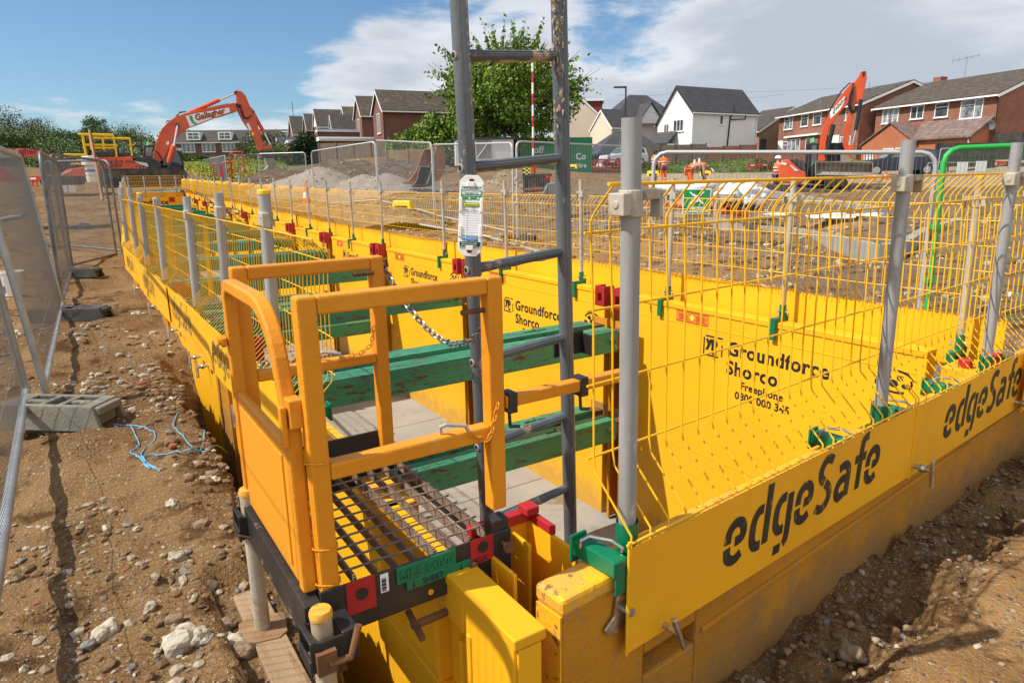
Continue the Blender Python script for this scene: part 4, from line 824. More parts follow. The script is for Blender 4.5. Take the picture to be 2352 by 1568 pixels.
# green screw clamp under the front
m = MB(); m.bb((.345, -.03, Lz(-1.19)), (.385, .01, Lz(-1.10))); m.build('clamp_block', 'strut_green', plat, bev=.004)
m = MB(); m.tube([(.385, -.01, Lz(-1.16)), (.20, -.035, Lz(-1.145))], .011, 8); m.tube([(.205, -.085, Lz(-1.155)), (.215, .02, Lz(-1.14))], .010, 8); m.build('clamp_screw', 'rust', plat); m = MB(); m.tube([(.385, -.03, Lz(-1.03)), (.385, -.05, Lz(-1.03))], .012, 6); m.build('clamp_bolt', 'rust', plat); m = MB(); m.bb((.395, -.04, Lz(-1.155)), (.43, -.005, Lz(-1.09))); m.build('clamp_jaw', 'rust', plat, bev=.002)
# cable ties, hook pins, chains
for zz in (-.64, -.86, -.955):
    m = MB(); m.tube([(.027*math.cos(a*.5236)*1.1-.0, .027*math.sin(a*.5236)*1.1, Lz(zz)+.004*math.sin(a)) for a in range(12)], .0022, 5, closed=True); m.build('cable_tie', 'rail_yellow', plat)
def link_chain(name, pts, lk, wire, mt, par):
    m = MB(); P = [Vector(p) for p in pts]; seg = [(q-p).length for p, q in zip(P, P[1:])]; tot = sum(seg); n = max(2, int(tot/(lk*.80)))
    def at_(t):
        d = t*tot
        for p, q, l in zip(P, P[1:], seg):
            if d <= l: return p.lerp(q, d/l)
            d -= l
        return P[-1]
    for i in range(n):
        c = at_((i+.5)/n); d = (at_(min(1, (i+1)/n))-at_(i/n)).normalized(); up = Vector((0, 0, 1)) if abs(d.z) < .9 else Vector((1, 0, 0)); s1 = d.cross(up).normalized(); s2 = s1.cross(d)
        w = s1 if i % 2 else s2; ov = []
        for k in range(12): a = k*math.pi/6; ov.append(c+d*(lk*.5-.0)*math.cos(a)*(1 if abs(math.cos(a)) > .6 else .98)+w*lk*.30*math.sin(a)*1.0)
        m.tube(ov, wire, 6, closed=True)
    return m.build(name, mt, par, smooth=True)
c0, c1 = Vector((XB+.03, WY, Lz(-.285))), Vector((WX+.02, .02, Lz(-.345)))
link_chain('gate_chain', [c0.lerp(c1, t)+Vector((.03*math.sin(math.pi*t), 0, -.175*(1-(2*t-1)**2))) for t in [i/14 for i in range(15)]], .032, .0030, 'chain_steel', plat)
m = MB(); m.tube([(XB-.09, WY-.03, Lz(-.30)), (XB-.02, WY-.03, Lz(-.30))], .008, 8); m.tube([(WX-.09, .0, Lz(-.335)), (WX-.02, .0, Lz(-.335))], .007, 8); m.tube([(XB+.025, WY, Lz(-.27)), (XB+.04, WY, Lz(-.262)), (XB+.045, WY, Lz(-.285)), (XB+.028, WY, Lz(-.29))], .005, 6); m.build('pin', 'rust', plat, smooth=True)
for y, z, x in ((-.0, -.662, WX-.16), (WY, -.59, WX-.26)):
    m = MB(); m.tube([(x, y, Lz(z)-.035), (x-.004, y, Lz(z)+.035), (x+.005, y-.02, Lz(z)+.046), (x+.055, y-.03, Lz(z)+.034), (x+.065, y-.028, Lz(z)+.015)], .0055, 8); m.build('hook_pin', 'galv_dirty', plat, smooth=True)
link_chain('pin_chain', [(WX-.095, -.028, Lz(-.65)), (WX-.05, -.04, Lz(-.68)), (WX-.03, -.036, Lz(-.665)), (WX-.005, -.032, Lz(-.585))], .020, .0022, 'rail_yellow', plat)
link_chain('pin_chain', [(XB-.155, WY-.028, Lz(-.575)), (XB-.08, WY-.04, Lz(-.56)), (XB-.045, WY-.036, Lz(-.54)), (XB-.03, WY-.032, Lz(-.48))], .020, .0022, 'rail_yellow', plat)
# swing bar across the ladder
m = MB(); m.bb((WX+.03, -.018, Lz(-.612)), (WX+.50, .018, Lz(-.578))); p = m.build('swing_bar', 'rail_yellow', plat, bev=.004)
for x in (WX+.05, WX+.30):
    m = MB(); m.bb((x-.014, -.024, Lz(-.628)), (x+.014, .024, Lz(-.570))); m.tube([(x, 0, Lz(-.628)), (x, -.004, Lz(-.672))], .0055, 6); m.tube([(x-.002, -.004, Lz(-.672)), (x+.028, -.012, Lz(-.674))], .0055, 6); m.build('clamp', 'black_steel', plat, bev=.003)
m = MB(); m.bb((1.06, .49, Lz(-.665)), (1.20, .498, Lz(-.575))); m.bb((1.192, .44, Lz(-.665)), (1.20, .49, Lz(-.585))); m.build('ladder_hook', 'black_steel', plat, bev=.003)
# adjustable legs on the path side
for y, zt, zb, lab in ((.615, -.945, -1.435, ''), (-.10, -.965, -1.60, '')):
    x = -.040
    g = MB(); g.tube([(x-.012, y, Lz(zb)), (x-.012, y, Lz(zt))], .0245, 14); lg = g.build('leg', 'galv_dirty', plat, smooth=True)
    g = MB(); g.lathe([(.0265, -.012), (.0275, .0), (.024, .008), (.0, .010)], 14, (x-.012, y, Lz(zt))); g.build('cap', 'worn_cap_yellow', lg, smooth=True)
    g = MB(); g.bb((x-.055, y-.045, Lz(-1.085)), (x+.06, y-.038, Lz(-1.01))); g.bb((x-.055, y+.038, Lz(-1.085)), (x+.06, y+.045, Lz(-1.01))); g.bb((x-.055, y-.045, Lz(-1.012)), (x-.04, y+.045, Lz(-1.005))); g.bb((x+.02, y-.045, Lz(-1.012)), (x+.06, y+.045, Lz(-1.005))); g.bb((x-.058, y-.046, Lz(-1.09)), (x-.05, y+.046, Lz(-1.05))); g.build('socket', 'black_steel', plat, bev=.003)
    g = MB()
    if y > 0: g.tube([(x-.052, y+.02, Lz(-1.0)), (x-.054, y+.022, Lz(-.93))], .005, 6); g.build('locking_pin', 'rust', plat, smooth=True); g = MB(); g.tube([(x-.06, y-.055, Lz(-1.06)), (x-.03, y-.058, Lz(-1.075)), (x+.0, y-.057, Lz(-1.05)), (x+.035, y-.055, Lz(-1.045))], .004, 6)
    else: g.tube([(x-.02, y-.06, Lz(-1.06)), (x+.03, y-.065, Lz(-1.06)), (x+.055, y-.06, Lz(-.99))], .009, 8); g.bb((x-.045, y-.062, Lz(-1.085)), (x-.0, y-.046, Lz(-1.03)))
    g.build('locking_pin', 'rust', plat, smooth=True)
    if y > 0:
        g = MB(); k = .085; cx, cy = x-.012, y; pts = [(cx+k*1.0*math.cos(R(a+34))*1.05, cy+k*math.sin(R(a+34))*1.05) for a in (0, 78, 102, 170, 190, 258, 282, 350)]
        g.add([(px_, py_, Lz(zb)-.008) for px_, py_ in pts]+[(px_, py_, Lz(zb)) for px_, py_ in pts], [tuple(range(7, -1, -1)), tuple(range(8, 16))]+[(i, (i+1) % 8, (i+1) % 8+8, i+8) for i in range(8)]); g.build('foot_plate', 'soiled_plate', plat, bev=.002)
q = T(.385, 1.75, -1.452); r = MB(); r.bb((-.62, -.05, -.02), (.62, .05, .012)); o = r.build('timber_plank', 'timber', bev=.003); o.matrix_world = frame(q, V); tag(o, 'muddy timber plank lying under the square foot plate of the ladder platform', 'plank')

# ------------------------------------------------------------------ ladder
lad = thing('ladder', 'mud splashed grey ladder standing in the trench and rising past the top of the photo', 'ladder', frame(T(1.10, 1.9, -3.28), U))
I0 = FRM[lad.name].inverted()
def stile(p, q, name='stile'):
    p, q = I0 @ Vector(p), I0 @ Vector(q); m = MB(); m.tube([p.lerp(q, k/24) for k in range(25)], .0262, 20)
    d = (q-p).normalized(); m.beam(p+Vector((0.0, -.0265, 0)), q+Vector((0, -.0265, 0)), .012, .003, (0, 1, 0))
    ob = m.build(name, 'ladder_grey', lad, smooth=True); return p, q, ob
lt = lambda z: Vector((-.137+(-.016/.76)*(z-.494)*-1*-1*.0+(z-.494)*-.0205, 2.124+(z-.494)*-.100, z))
rt = lambda z: Vector((.165+(z-.54)*-.032, 2.341+(z-.54)*-.103, z))
def wp(f, z): return f(z)
sL = stile(lt(-3.28), lt(1.6)); sR = stile(rt(-3.28), rt(1.6))
rz = [.379+.317*k for k in range(-11, 4)]
for k, z in enumerate(rz):
    zl = z-.03; a, b = lt(zl+.0), rt(z); d = (b-a).normalized(); m = MB(); A_, B_ = I0 @ (a+d*.0), I0 @ b
    dl = (B_-A_).normalized(); m.tube([A_+dl*.02, B_-dl*.02], .0155, 14)
    for j in range(5):
        a_ = R(-60+30*j+200); off = Vector((0, math.cos(a_), math.sin(a_)))*.0155; m.tube([A_+dl*.025+off, B_-dl*.025+off], .0022, 4)
    RUNG = m.build('rung', 'ladder_grey', lad, smooth=True)
    m = MB(); n_ = 14; bp_ = [A_.lerp(B_, .06+.88*q/n_)+Vector((0, .002, -.0135)) for q in range(n_+1)]; m.tube(bp_, .008, 7, radii=[.007+.005*noise.noise(Vector((k*3.1, q*1.7, .5))) for q in range(n_+1)]); m.build('caked_mud', 'mud_cake', COL.objects[-1] if False else RUNG, smooth=True)
    m = MB(); h = A_-dl*.0255+Vector((0, 0, 0)); fr = h; m.tube([fr+dl*.004, fr-dl*.003], .0125, 12); ob = m.build('rung_end', 'galv_dirty', sL[2], smooth=True)
    m = MB(); m.tube([fr-dl*.003, fr-dl*.0045], .0085, 10); m.build('rung_hole', 'exc_black', ob)
# caked mud on the stiles near the top
m = MB()
for k in range(240):
    z = .05+random.random()*.75; w = random.random()
    if random.random() > (z+.1)*1.4: continue
    p = I0 @ (rt(z)+Vector((random.uniform(-.026, .012), -.024, 0))); m.rock(p, random.uniform(.003, .011), (1, .35, 1.6), 1)
for k in range(120):
    z = .0+random.random()*.75; p = I0 @ (lt(z)+Vector((.021, -.016, 0))); 
    if random.random() < z*1.3+.1: m.rock(p, random.uniform(.003, .009), (.6, .6, 1.7), 1)
m.build('dried_mud', 'mud_cake', lad, smooth=True)
# inspection tag
c = lt(-.115)+Vector((.0, -.045, 0)); c.x += .004
tg = thing('inspection_tag', 'white plastic ladder inspection tag clipped to the left ladder rail', 'tag', Matrix.Translation(c) @ Matrix.Rotation(R(-2), 4, 'Z') @ Matrix.Rotation(R(3.2), 4, 'Y') @ Matrix.Rotation(R(-4), 4, 'X'))
w, h = .0375, .123
def ring(hw, hh, ch): return [(-hw+ch, -hh), (hw-ch, -hh), (hw, -hh+ch), (hw, hh-ch), (hw-ch, hh), (-hw+ch, hh), (-hw, hh-ch), (-hw, -hh+ch)]
m = MB(); m.prism(ring(w, h, .018), (-.004, .004)); m.build('holder', 'white_plastic', tg, bev=.0015)
m = MB(); m.bb((-.033, -.0058, -.096), (.033, -.0042, .099)); cd = m.build('card', 'paper', tg)
def strip(nm, x0, x1, z0, z1, mt, y=-.0068, par=None): q = MB(); q.bb((x0, y, z0), (x1, y+.001, z1)); return q.build(nm, mt, par or cd)
strip('green_band', -.032, .032, .050, .080, 'tag_green'); strip('green_band', -.024, .026, .028, .041, 'tag_green'); strip('yellow_band', -.022, .024, .030, .0385, 'tag_yellow', -.0076); strip('ref_box', -.029, .029, .066, .0745, 'paper', -.0076)
strip('tick_box', -.008, -.003, .0515, .0575, 'paper', -.0076); strip('tick_box', .019, .024, .0515, .0575, 'paper', -.0076); strip('blue_box', -.012, .024, -.0765, -.063, 'tag_blue'); strip('black_band', -.032, .032, -.092, -.079, 'text_plain'); strip('green_rule', -.026, .026, -.061, -.0595, 'tag_green'); strip('green_rule', -.032, .032, -.079, -.0778, 'tag_green', -.0072)
q = MB(); q.lathe([(.0052, -.0005), (.0052, .0005)], 16, (-.0195, -.0066, -.070), Matrix.Rotation(R(90), 3, 'X')); q.build('blue_disc', 'tag_blue', cd); strip('exclamation', -.0200, -.0188, -.0705, -.0665, 'paper', -.0078); strip('exclamation', -.0200, -.0188, -.0735, -.0720, 'paper', -.0078)
q = MB()
for zz in [.0155-.0072*k for k in range(11)]: q.bb((-.026, -.0064, zz), (.027, -.0055, zz+.0004))
q.bb((-.0105, -.0064, -.058), (-.0101, -.0055, .026)); q.build('ruled_lines', 'line_grey', cd)
q = MB()
for z0, sg in ((.0835, 1), (-.0965, 1)):
    for i in range(9):
        x = -.031+i*.0068
        if -.016 < x < .009: continue
        q.hexa([(x, -.0066, z0), (x+.0034, -.0066, z0), (x+.0034, -.0056, z0), (x, -.0056, z0), (x+.003, -.0066, z0+.0065), (x+.0064, -.0066, z0+.0065), (x+.0064, -.0056, z0+.0065), (x+.003, -.0056, z0+.0065)])
q.build('hazard_stripes', 'tag_green', cd)
for tx, sz, mt, x, z, bo in (('GALLAGHER', .0078, 'ink', -.024, .0825-.010+.0095, 0), ('LADDER INSPECTION RECORD', .0047, 'paper', -.026, .0756, .0001), ('Ref No.', .0028, 'ink', -.028, .0712, 0), ('CULVERT C12', .0065, 'ink', -.019, .0672, 0), ('Ladder to be used for (tick \u2713)', .0046, 'paper', -.025, .0605, .00008), ('Professional', .0028, 'paper', -.024, .0555, 0), ('use', .0028, 'paper', -.0135, .0520, 0), ('Non-professional', .0028, 'paper', -.001, .0555, 0), ('use', .0028, 'paper', .0135, .0520, 0), ('Inspection', .0026, 'ink', -.026, .0475, 0), ('Period', .0026, 'ink', -.026, .0440, 0),
                         ('Next Inspection Due:', .0058, 'ink', -.0205, .0325, .0001), ('Date', .0034, 'ink', -.024, .0238, .0001), ('Signature', .0034, 'ink', .004, .0238, .0001), ('11/6/24', .0052, 'ink', -.025, .0172, 0), ('E. Green', .0056, 'ink', -.006, .0172, 0), ('INSPECTION PERIOD', .0029, 'paper', -.008, -.0668, .00005), ('SHOULD NOT EXCEED', .0029, 'paper', -.0085, -.0705, .00005), ('12 MONTHS', .0029, 'paper', -.002, -.0742, .00005), ('Please turn over for ladder', .0045, 'paper', -.0265, -.0843, .00008), ('pre-use and in use checks', .0045, 'paper', -.0265, -.0897, .00008)):
    lettering('lettering', tx, sz, mt, face_m((x, -.0082, z), (1, 0, 0)), cd, bold=bo, ext=.0003)
for x0, x1, z0, z1 in ((-.037, -.0265, -.064, -.030), (-.037, -.0265, .012, .056), (.0265, .037, -.064, -.026), (.0265, .037, .012, .056), (-.014, .009, .088, .1035), (-.012, .011, -.1045, -.090)): q = MB(); q.bb((x0, -.0098, z0), (x1, .0, z1)); q.build('clip', 'white_plastic', tg, bev=.002)
for z in (.108, -.108): q = MB(); q.bb((-.008, -.0048, z-.004), (.006, -.0035, z+.004)); q.build('slot', 'black_steel', tg)

# ------------------------------------------------------------------ blue rope, bucket
def rope(name, px, lab):
    pts = []
    for x, y in px:
        q = atz(x, y, -1.40); q = atz(x, y, gz(q.x, q.y)); pts.append(Vector((q.x, q.y, gz(q.x, q.y)+.012)))
    for p in pts: p.z = max(gz(p.x+dx, p.y+dy) for dx in (-.02, 0, .02) for dy in (-.02, 0, .02))+.008
    c = []
    for i in range(len(pts)-1):
        p0, p1, p2, p3 = pts[max(0, i-1)], pts[i], pts[i+1], pts[min(len(pts)-1, i+2)]
        for k in range(6):
            t = k/6; c.append(.5*((2*p1)+(p2-p0)*t+(2*p0-5*p1+4*p2-p3)*t*t+(3*p1-p0-3*p2+p3)*t**3))
    for p in c: p.z = max(p.z-.03, gz(p.x, p.y)+.006)
    o = c[0].copy(); m = MB(); m.tube([p-o for p in c], .0032, 6); ob = m.build(name, 'rope_blue', smooth=True); ob.location = o; tag(ob, lab, 'rope')
rope('blue_rope', [(270, 985), (262, 972), (300, 972), (345, 985), (357, 1000), (340, 1030), (325, 1045), (335, 1060), (320, 1052), (300, 1040), (318, 1020), (315, 1000), (300, 985)], 'left loops of thin blue rope lying on the soil path')
rope('blue_rope', [(312, 1050), (345, 1078), (330, 1062), (368, 1082), (330, 1058), (352, 1048), (395, 1042), (460, 1030), (500, 1015), (560, 1010), (570, 1022), (550, 1032), (500, 1035), (460, 1032), (430, 1010), (402, 985), (398, 970), (412, 960)], 'longer tangle of thin blue rope with a loop towards the ladder platform')
# ------------------------------------------------------------------ temporary steel fencing
def dep(xb, yb, yt, H): return H/(ray(xb, yt).z-ray(xb, yb).z)
def heras(p, q, H, lab, grp, mt='heras_grey', wmt='wire_grey', fine=True, r=.021, wr=.0016, pitch=.04, lean=0.0, mid=False, coupler=True, cat='fence panel'):
    """one framed mesh panel between two ground points"""
    p, q = Vector(p), Vector(q); d = q-p; L = math.hypot(d.x, d.y); sl = d.z/L
    t = thing('mesh_fence', lab, cat, frame(p, d), grp)
    P = lambda x, z: (x, lean*z, z+sl*x)
    c = .13 if H > 1.4 else .09; pts = [P(0, 0)]+[P(0, H-c)]+[P(c*(1-math.cos(R(a))), H-c+c*math.sin(R(a))) for a in (30, 60, 90)]
    pts += [P(L-c*(1-math.cos(R(a))), H-c+c*math.sin(R(a))) for a in (90, 60, 30)]+[P(L, H-c), P(L, 0)]
    m = MB(); m.tube(pts, r, 10 if fine else 6); m.tube([P(0, .12), P(L, .12)], r*.95, 10 if fine else 6)
    m.build('tube_frame', mt, t, smooth=True)
    m = MB(); n = int(L/pitch)
    for i in range(1, n): x = L*i/n; m.tube([P(x, .13), P(x, H-.02)], wr, 3, cap=False)
    for z in ([.35, .95, 1.5] if fine else [.7, 1.35]) if H > 1.4 else [.5]: 
        if z < H: m.tube([P(0, z), P(L, z)], wr*1.2, 3, cap=False)
    m.build('wire_mesh', wmt, t)
    if coupler and H > 1.4:
        for zz in (.75, 1.25): m = MB(); m.bb((-.05, lean*zz-.03, zz-.02), (.03, lean*zz+.03, zz+.02)); m.build('coupler', mt, t)
    return t
HG = 'temporary mesh fence panels'
def LZ(x, y): return gz(x, y)
A_ = Vector((-3.02, 4.07, -1.36)); B_ = Vector((-1.10, 1.09, -1.34))
heras(A_, B_, 1.75, 'nearest mesh fence panel at the left edge with a thick bottom tube', HG, r=.023, wr=.0014, pitch=.036, lean=-.06)
heras((-4.75, 7.15, -1.34), (-2.93, 4.12, -1.35), 1.62, 'second mesh fence panel along the soil path, its bent top tube reaching the left edge', HG, mt='heras_grey', lean=-.09, wr=.0014, pitch=.036)
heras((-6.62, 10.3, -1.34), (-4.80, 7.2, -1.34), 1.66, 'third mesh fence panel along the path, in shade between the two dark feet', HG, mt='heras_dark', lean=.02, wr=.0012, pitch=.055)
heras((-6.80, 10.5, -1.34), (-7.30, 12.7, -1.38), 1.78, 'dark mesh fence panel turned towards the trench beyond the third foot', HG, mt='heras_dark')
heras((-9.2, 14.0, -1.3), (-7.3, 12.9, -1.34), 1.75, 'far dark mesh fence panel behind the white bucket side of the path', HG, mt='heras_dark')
m = MB(); m.tube([(-3.35, 4.0, -.75), (-2.98, 4.02, -1.32)], .015, 8); m.tube([(-4.85, 7.25, -1.28), (-6.55, 10.25, -1.28)], .022, 8)
# feet of the fence
def foot(M, lab, mt='block_dark', L=.62, w=.23, h=.13):
    t = thing('fence_weight', lab, 'fence foot', M, 'weights under the mesh fence'); m = MB(); k = .05
    # moulded block: four walls and a top with open slots
    m.hexa([(-L/2, -w/2, 0), (L/2, -w/2, 0), (L/2, -w/2+.03, 0), (-L/2, -w/2+.03, 0), (-L/2+.02, -w/2+.02, h), (L/2-k, -w/2+.02, h), (L/2-k, -w/2+.05, h), (-L/2+.02, -w/2+.05, h)])
    m.hexa([(-L/2, w/2-.03, 0), (L/2, w/2-.03, 0), (L/2, w/2, 0), (-L/2, w/2, 0), (-L/2+.02, w/2-.05, h), (L/2-k, w/2-.05, h), (L/2-k, w/2-.02, h), (-L/2+.02, w/2-.02, h)])
    xs = [-L/2+.02, -.20, -.08, -.04, .04, .08, .20, L/2-k]
    for i in range(7):
        if i % 2 == 0: m.bb((xs[i], -w/2+.045, 0 if i in (0,) else .02), (xs[i+1], w/2-.045, h-.002))
        else: m.bb((xs[i], -.02, .02), (xs[i+1], .02, h-.003)) if i != 3 else m.bb((xs[i], -w/2+.045, .02), (xs[i+1], w/2-.045, h-.04))
    m.bb((L/2-k-.01, -w/2+.03, h*.62), (L/2-.012, w/2-.03, h-.012)); m.build('block', mt, t, bev=.008)
    m = MB(); m.tube([(.12, -w/2+.012, h*.55), (.12, -w/2+.02, h*.55)], .009, 8); m.build('drain_hole', 'exc_black', t); return t
q = atz(150, 985, -1.40); foot(frame((q.x, q.y, gz(q.x, q.y)-.01), Vector((1, -.12, 0))), 'pale concrete foot with holes under the joint of the nearest fence panels', 'block_concrete', .66, .25, .15)
for x, y, lb in ((165, 738, 'black rubber fence foot beside the path, the nearer of the two dark ones'), (172, 644, 'black rubber fence foot beside the path, the farther of the two dark ones')):
    q = atz(x, y, -1.34); foot(frame((q.x, q.y, gz(q.x, q.y)), Vector((1, .10, 0))), lb, L=.75)
q = atz(35, 690, -1.36); t = thing('bucket', 'white plastic bucket standing behind the fence at the left edge', 'bucket', Vector((q.x, q.y, gz(q.x, q.y))))
m = MB(); m.lathe([(.115, 0), (.14, .27), (.147, .275), (.147, .29), (.135, .29), (.112, .02)], 20); m.build('tub', 'white_plastic', t, smooth=True); m = MB(); m.tube([(.147*math.cos(a), .147*math.sin(a), .26-.12*math.sin(a)) for a in [math.pi*k/10 for k in range(11)]], .004, 5); m.build('handle', 'wire_grey', t)
# fencing across the site, placed by the feet of its uprights: (x, y foot, y top)
def up(x, yb, yt, H=2.0): return atd(x, yb, dep(x, yb, yt, H))
for i, (a, b, lab) in enumerate((((470, 403, 368), (526, 446, 358), 'leaning mesh fence panel in front of the yellow flowers'), ((548, 440, 356), (602, 436, 355), 'narrow looking mesh fence panel beside the excavator bucket'), ((601, 441, 354), (708, 440, 351), 'mesh fence panel in front of the hanging excavator bucket'),
                             ((725, 477, 349), (869, 467, 327), 'tall mesh fence panel in front of the left end of the gravel heap'), ((872, 468, 324), (998, 501, 330), 'tall mesh fence panel in front of the right end of the gravel heap'), ((1001, 504, 334), (1180, 546, 331), 'mesh fence panel in front of the rusty bucket and the ladder'), ((1189, 546, 327), (1440, 520, 338), 'mesh fence panel seen through the ladder in front of the site cabin'))):
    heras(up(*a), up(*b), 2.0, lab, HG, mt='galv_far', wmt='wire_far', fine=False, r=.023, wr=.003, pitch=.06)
for i, (a, b, lab) in enumerate((((693, 385, 350), (741, 384, 350), 'pale mesh fence panel behind the top of the gravel heap, left'), ((745, 385, 347), (862, 384, 348), 'pale mesh fence panel on the brown spoil bank behind the gravel heap'), ((864, 384, 346), (960, 384, 347), 'pale mesh fence panel on the spoil bank in front of the garden fence'))):
    heras(up(*a), up(*b), 2.0, lab, HG, mt='galv_far', wmt='wire_far', fine=False, r=.026, wr=.005, pitch=.11)
for i, (a, b) in enumerate((((668, 397, 384), (740, 396, 381)), ((747, 396, 380), (815, 396, 379)), ((820, 396, 375), (891, 396, 375)), ((894, 397, 373), (947, 397, 372)))):
    heras(up(*a, 1.1), up(*b, 1.1), 1.1, 'low grey pedestrian barrier standing on the spoil behind the gravel heap, %s from the left' % ORD[i], 'low barriers', mt='galv_far', fine=False, r=.022, wr=.004, pitch=.14, cat='barrier')
# two big panels close behind the trench, one with a green frame
p, q = atd(1490, 690, 7.3), atd(2078, 640, 6.4); d1 = dep(1490, 690, 352, 2.0)
p = atd(1492, 660, 7.2); q = atd(2082, 655, 6.5); zt1, zt2 = 7.2*ray(1492, 352).z, 6.5*ray(2125, 352).z; H = 1.95
p.z = zt1-H; q.z = zt2-H; q.x = 6.5*ray(2125, 352).x-.05
heras(p, q, H, 'large mesh fence panel with a long grey top tube close behind the far trench wall', HG, mt='galv_far', fine=True, r=.021, wr=.0018, lean=.02)
BP, BQ = p.copy(), q.copy()
p = q+Vector((.05, -.05, 0)); q2 = atd(2640, 330, 6.2); q2.z = 6.2*ray(2640, 322).z-H; p.z += .03
GP = heras(p, q2, H, 'mesh fence panel with a bright green frame and green wires at the right', HG, mt='swoosh_green', wmt='swoosh_green', fine=True, r=.026, wr=.0016, lean=.02)
MATS['swoosh_green'].node_tree.nodes['Principled BSDF'].inputs['Base Color'].default_value = (.02, .36, .06, 1)
# sign on a board tied to that fence
sm_ = FRM[bpy.data.objects['x'].name] if False else None
c = BP.lerp(BQ, .20); k = ray(1600, 463); dd = (BP.y+.20*(BQ.y-BP.y)); S = k*((dd-.06)/k.y)
t = thing('board', 'narrow plywood board strapped to the fence behind the green safety sign', 'board', frame(S, BQ-BP))
m = MB(); m.bb((-.36, .01, .0), (.40, .028, .055)) ; m.bb((-.36, .01, -.155), (.24, .028, -.10)); m.bb((-.36, .01, -.10), (-.30, .028, .0)); m.bb((.16, .01, -.10), (.24, .028, .0)); m.build('ply', 'ply', t)
m = MB()
for x in (-.33, .20, .36): m.tube([(x, .0, .075), (x, -.0, -.17)], .004, 4)
m.build('tie', 'exc_black', t)
t = thing('safety_sign', 'green and white emergency assembly point sign hung on the mesh fence', 'sign', frame(S+Vector((0, -.0, 0)), BQ-BP))
m = MB(); m.bb((-.135, -.012, -.125), (.135, -.006, .125)); pl_ = m.build('plate', 'paper', t); m = MB(); m.bb((-.126, -.0145, -.116), (.126, -.011, .116)); m.build('green_field', 'container_green', pl_)
MATS['container_green'].node_tree.nodes['Principled BSDF'].inputs['Roughness'].default_value = .5
def sgn(m, x, z, s_): 
    m.prism([(x+.011*s_*math.cos(i*.785), z+.034*s_+.011*s_*math.sin(i*.785)) for i in range(8)], (-.0165, -.014)); m.prism([(x-.017*s_, z-.03*s_), (x+.017*s_, z-.03*s_), (x+.015*s_, z+.02*s_), (x-.015*s_, z+.02*s_)], (-.0165, -.014))
m = MB(); sgn(m, -.014, .035, .75); sgn(m, .014, .035, .75); sgn(m, -.0, .022, .85)
for sx in (-1, 1):
    for sz in (-1, 1):
        a = Vector((sx*.068, -.0155, .036+sz*.058)); b = Vector((sx*.034, -.0155, .036+sz*.030)); m.beam(a, b, .003, .013, (0, 0, 1)); n_ = (b-a).normalized(); s2 = Vector((n_.z, 0, -n_.x))
        m.prism([((b+s2*.016).x, (b+s2*.016).z), ((b-s2*.016).x, (b-s2*.016).z), ((b+n_*.018).x, (b+n_*.018).z)], (-.0165, -.014))
m.build('pictogram', 'paper', pl_)
lettering('lettering', 'Emergency', .038, 'paper', face_m((-.086, -.0148, -.070), (1, 0, 0)), pl_, bold=.0008)
lettering('lettering', 'assembly point', .038, 'paper', face_m((-.116, -.0148, -.105), (1, 0, 0)), pl_, bold=.0008)

# ------------------------------------------------------------------ heaps of spoil and gravel
def heap(name, pts, rad, hgt, mt, lab, cat='heap', res=70, rough=.12, rocks=0, rk='stone_b', seed=1, world_c=None):
    """a mound over an elliptical footprint on the ground; pts = summit list (x, y, height, radius)"""
    c = world_c; m = MB(); n = res; vs = []; ii = []
    xs = np.linspace(-rad[0], rad[0], n); ys = np.linspace(-rad[1], rad[1], max(20, int(n*rad[1]/rad[0]))); XX, YY = np.meshgrid(xs, ys)
    g = ground_z(XX+c.x, YY+c.y); Zh = np.zeros_like(XX)
    for px_, py_, h_, r_ in pts:
        d_ = np.hypot(XX-px_, (YY-py_)); Zh = np.maximum(Zh, h_*np.clip(1-d_/r_, 0, 1)**1.05*(1-.10*np.clip(1-d_/r_, 0, 1)**6))
    Zh = Zh+(fbm(XX+c.x, YY+c.y, 1.1, 5, seed)*rough*3)*np.clip(Zh*2.0, 0, 1)+fbm(XX, YY, 6, 3, seed+4)*rough*.8*np.clip(Zh*3, 0, 1)
    Z = g-.18+Zh*1.0+np.clip(Zh*3, 0, .18); z0 = gz(c.x, c.y)
    v = np.stack([XX, YY, Z-z0], -1).reshape(-1, 3); h_, w_ = XX.shape; idx = np.arange(h_*w_).reshape(h_, w_)
    f = np.stack([idx[:-1, :-1], idx[:-1, 1:], idx[1:, 1:], idx[1:, :-1]], -1).reshape(-1, 4)
    f = f[(Zh.ravel()[f] > .02).any(1)]; m.v = v.tolist(); m.f = f.tolist(); m.mi = [0]*len(m.f); o = m.build(name, [mt]+STONES, smooth=True) if not rocks else None
    if rocks:
        for k in range(rocks):
            i = random.randrange(len(v)); 
            if Zh.ravel()[i] < .08: continue
            m.m = random.choice((1, 2, 2, 3, 4)); m.rock(tuple(v[i]+np.array([random.uniform(-.05, .05), random.uniform(-.05, .05), .01])), random.uniform(*rk), (1, .9, .75), 1)
        o = m.build(name, [mt]+STONES, smooth=False)
    o.location = (c.x, c.y, z0); tag(o, lab, cat); return o
def wpt(px, py, d): q = atd(px, py, d); return q
c = wpt(790, 425, 30)
def rel(px, d): q = ray(px, 420)*d; return q.x-c.x, q.y-c.y
h1, h2, h3 = rel(735, 30), rel(835, 29), rel(890, 28.5)
heap('gravel_heap', [(*h1, 1.25, 2.9), (*h2, .95, 2.4), (*h3, 1.0, 2.2), (*rel(690, 30), .5, 2.6), (*rel(940, 28), .35, 2.0)], (6.2, 3.6), 1, 'heap_gravel', 'pale grey gravel heap with two humps behind the tall mesh fence', res=110, rough=.05, rocks=900, rk=(.02, .06), seed=5, world_c=c)
c = wpt(800, 400, 46)
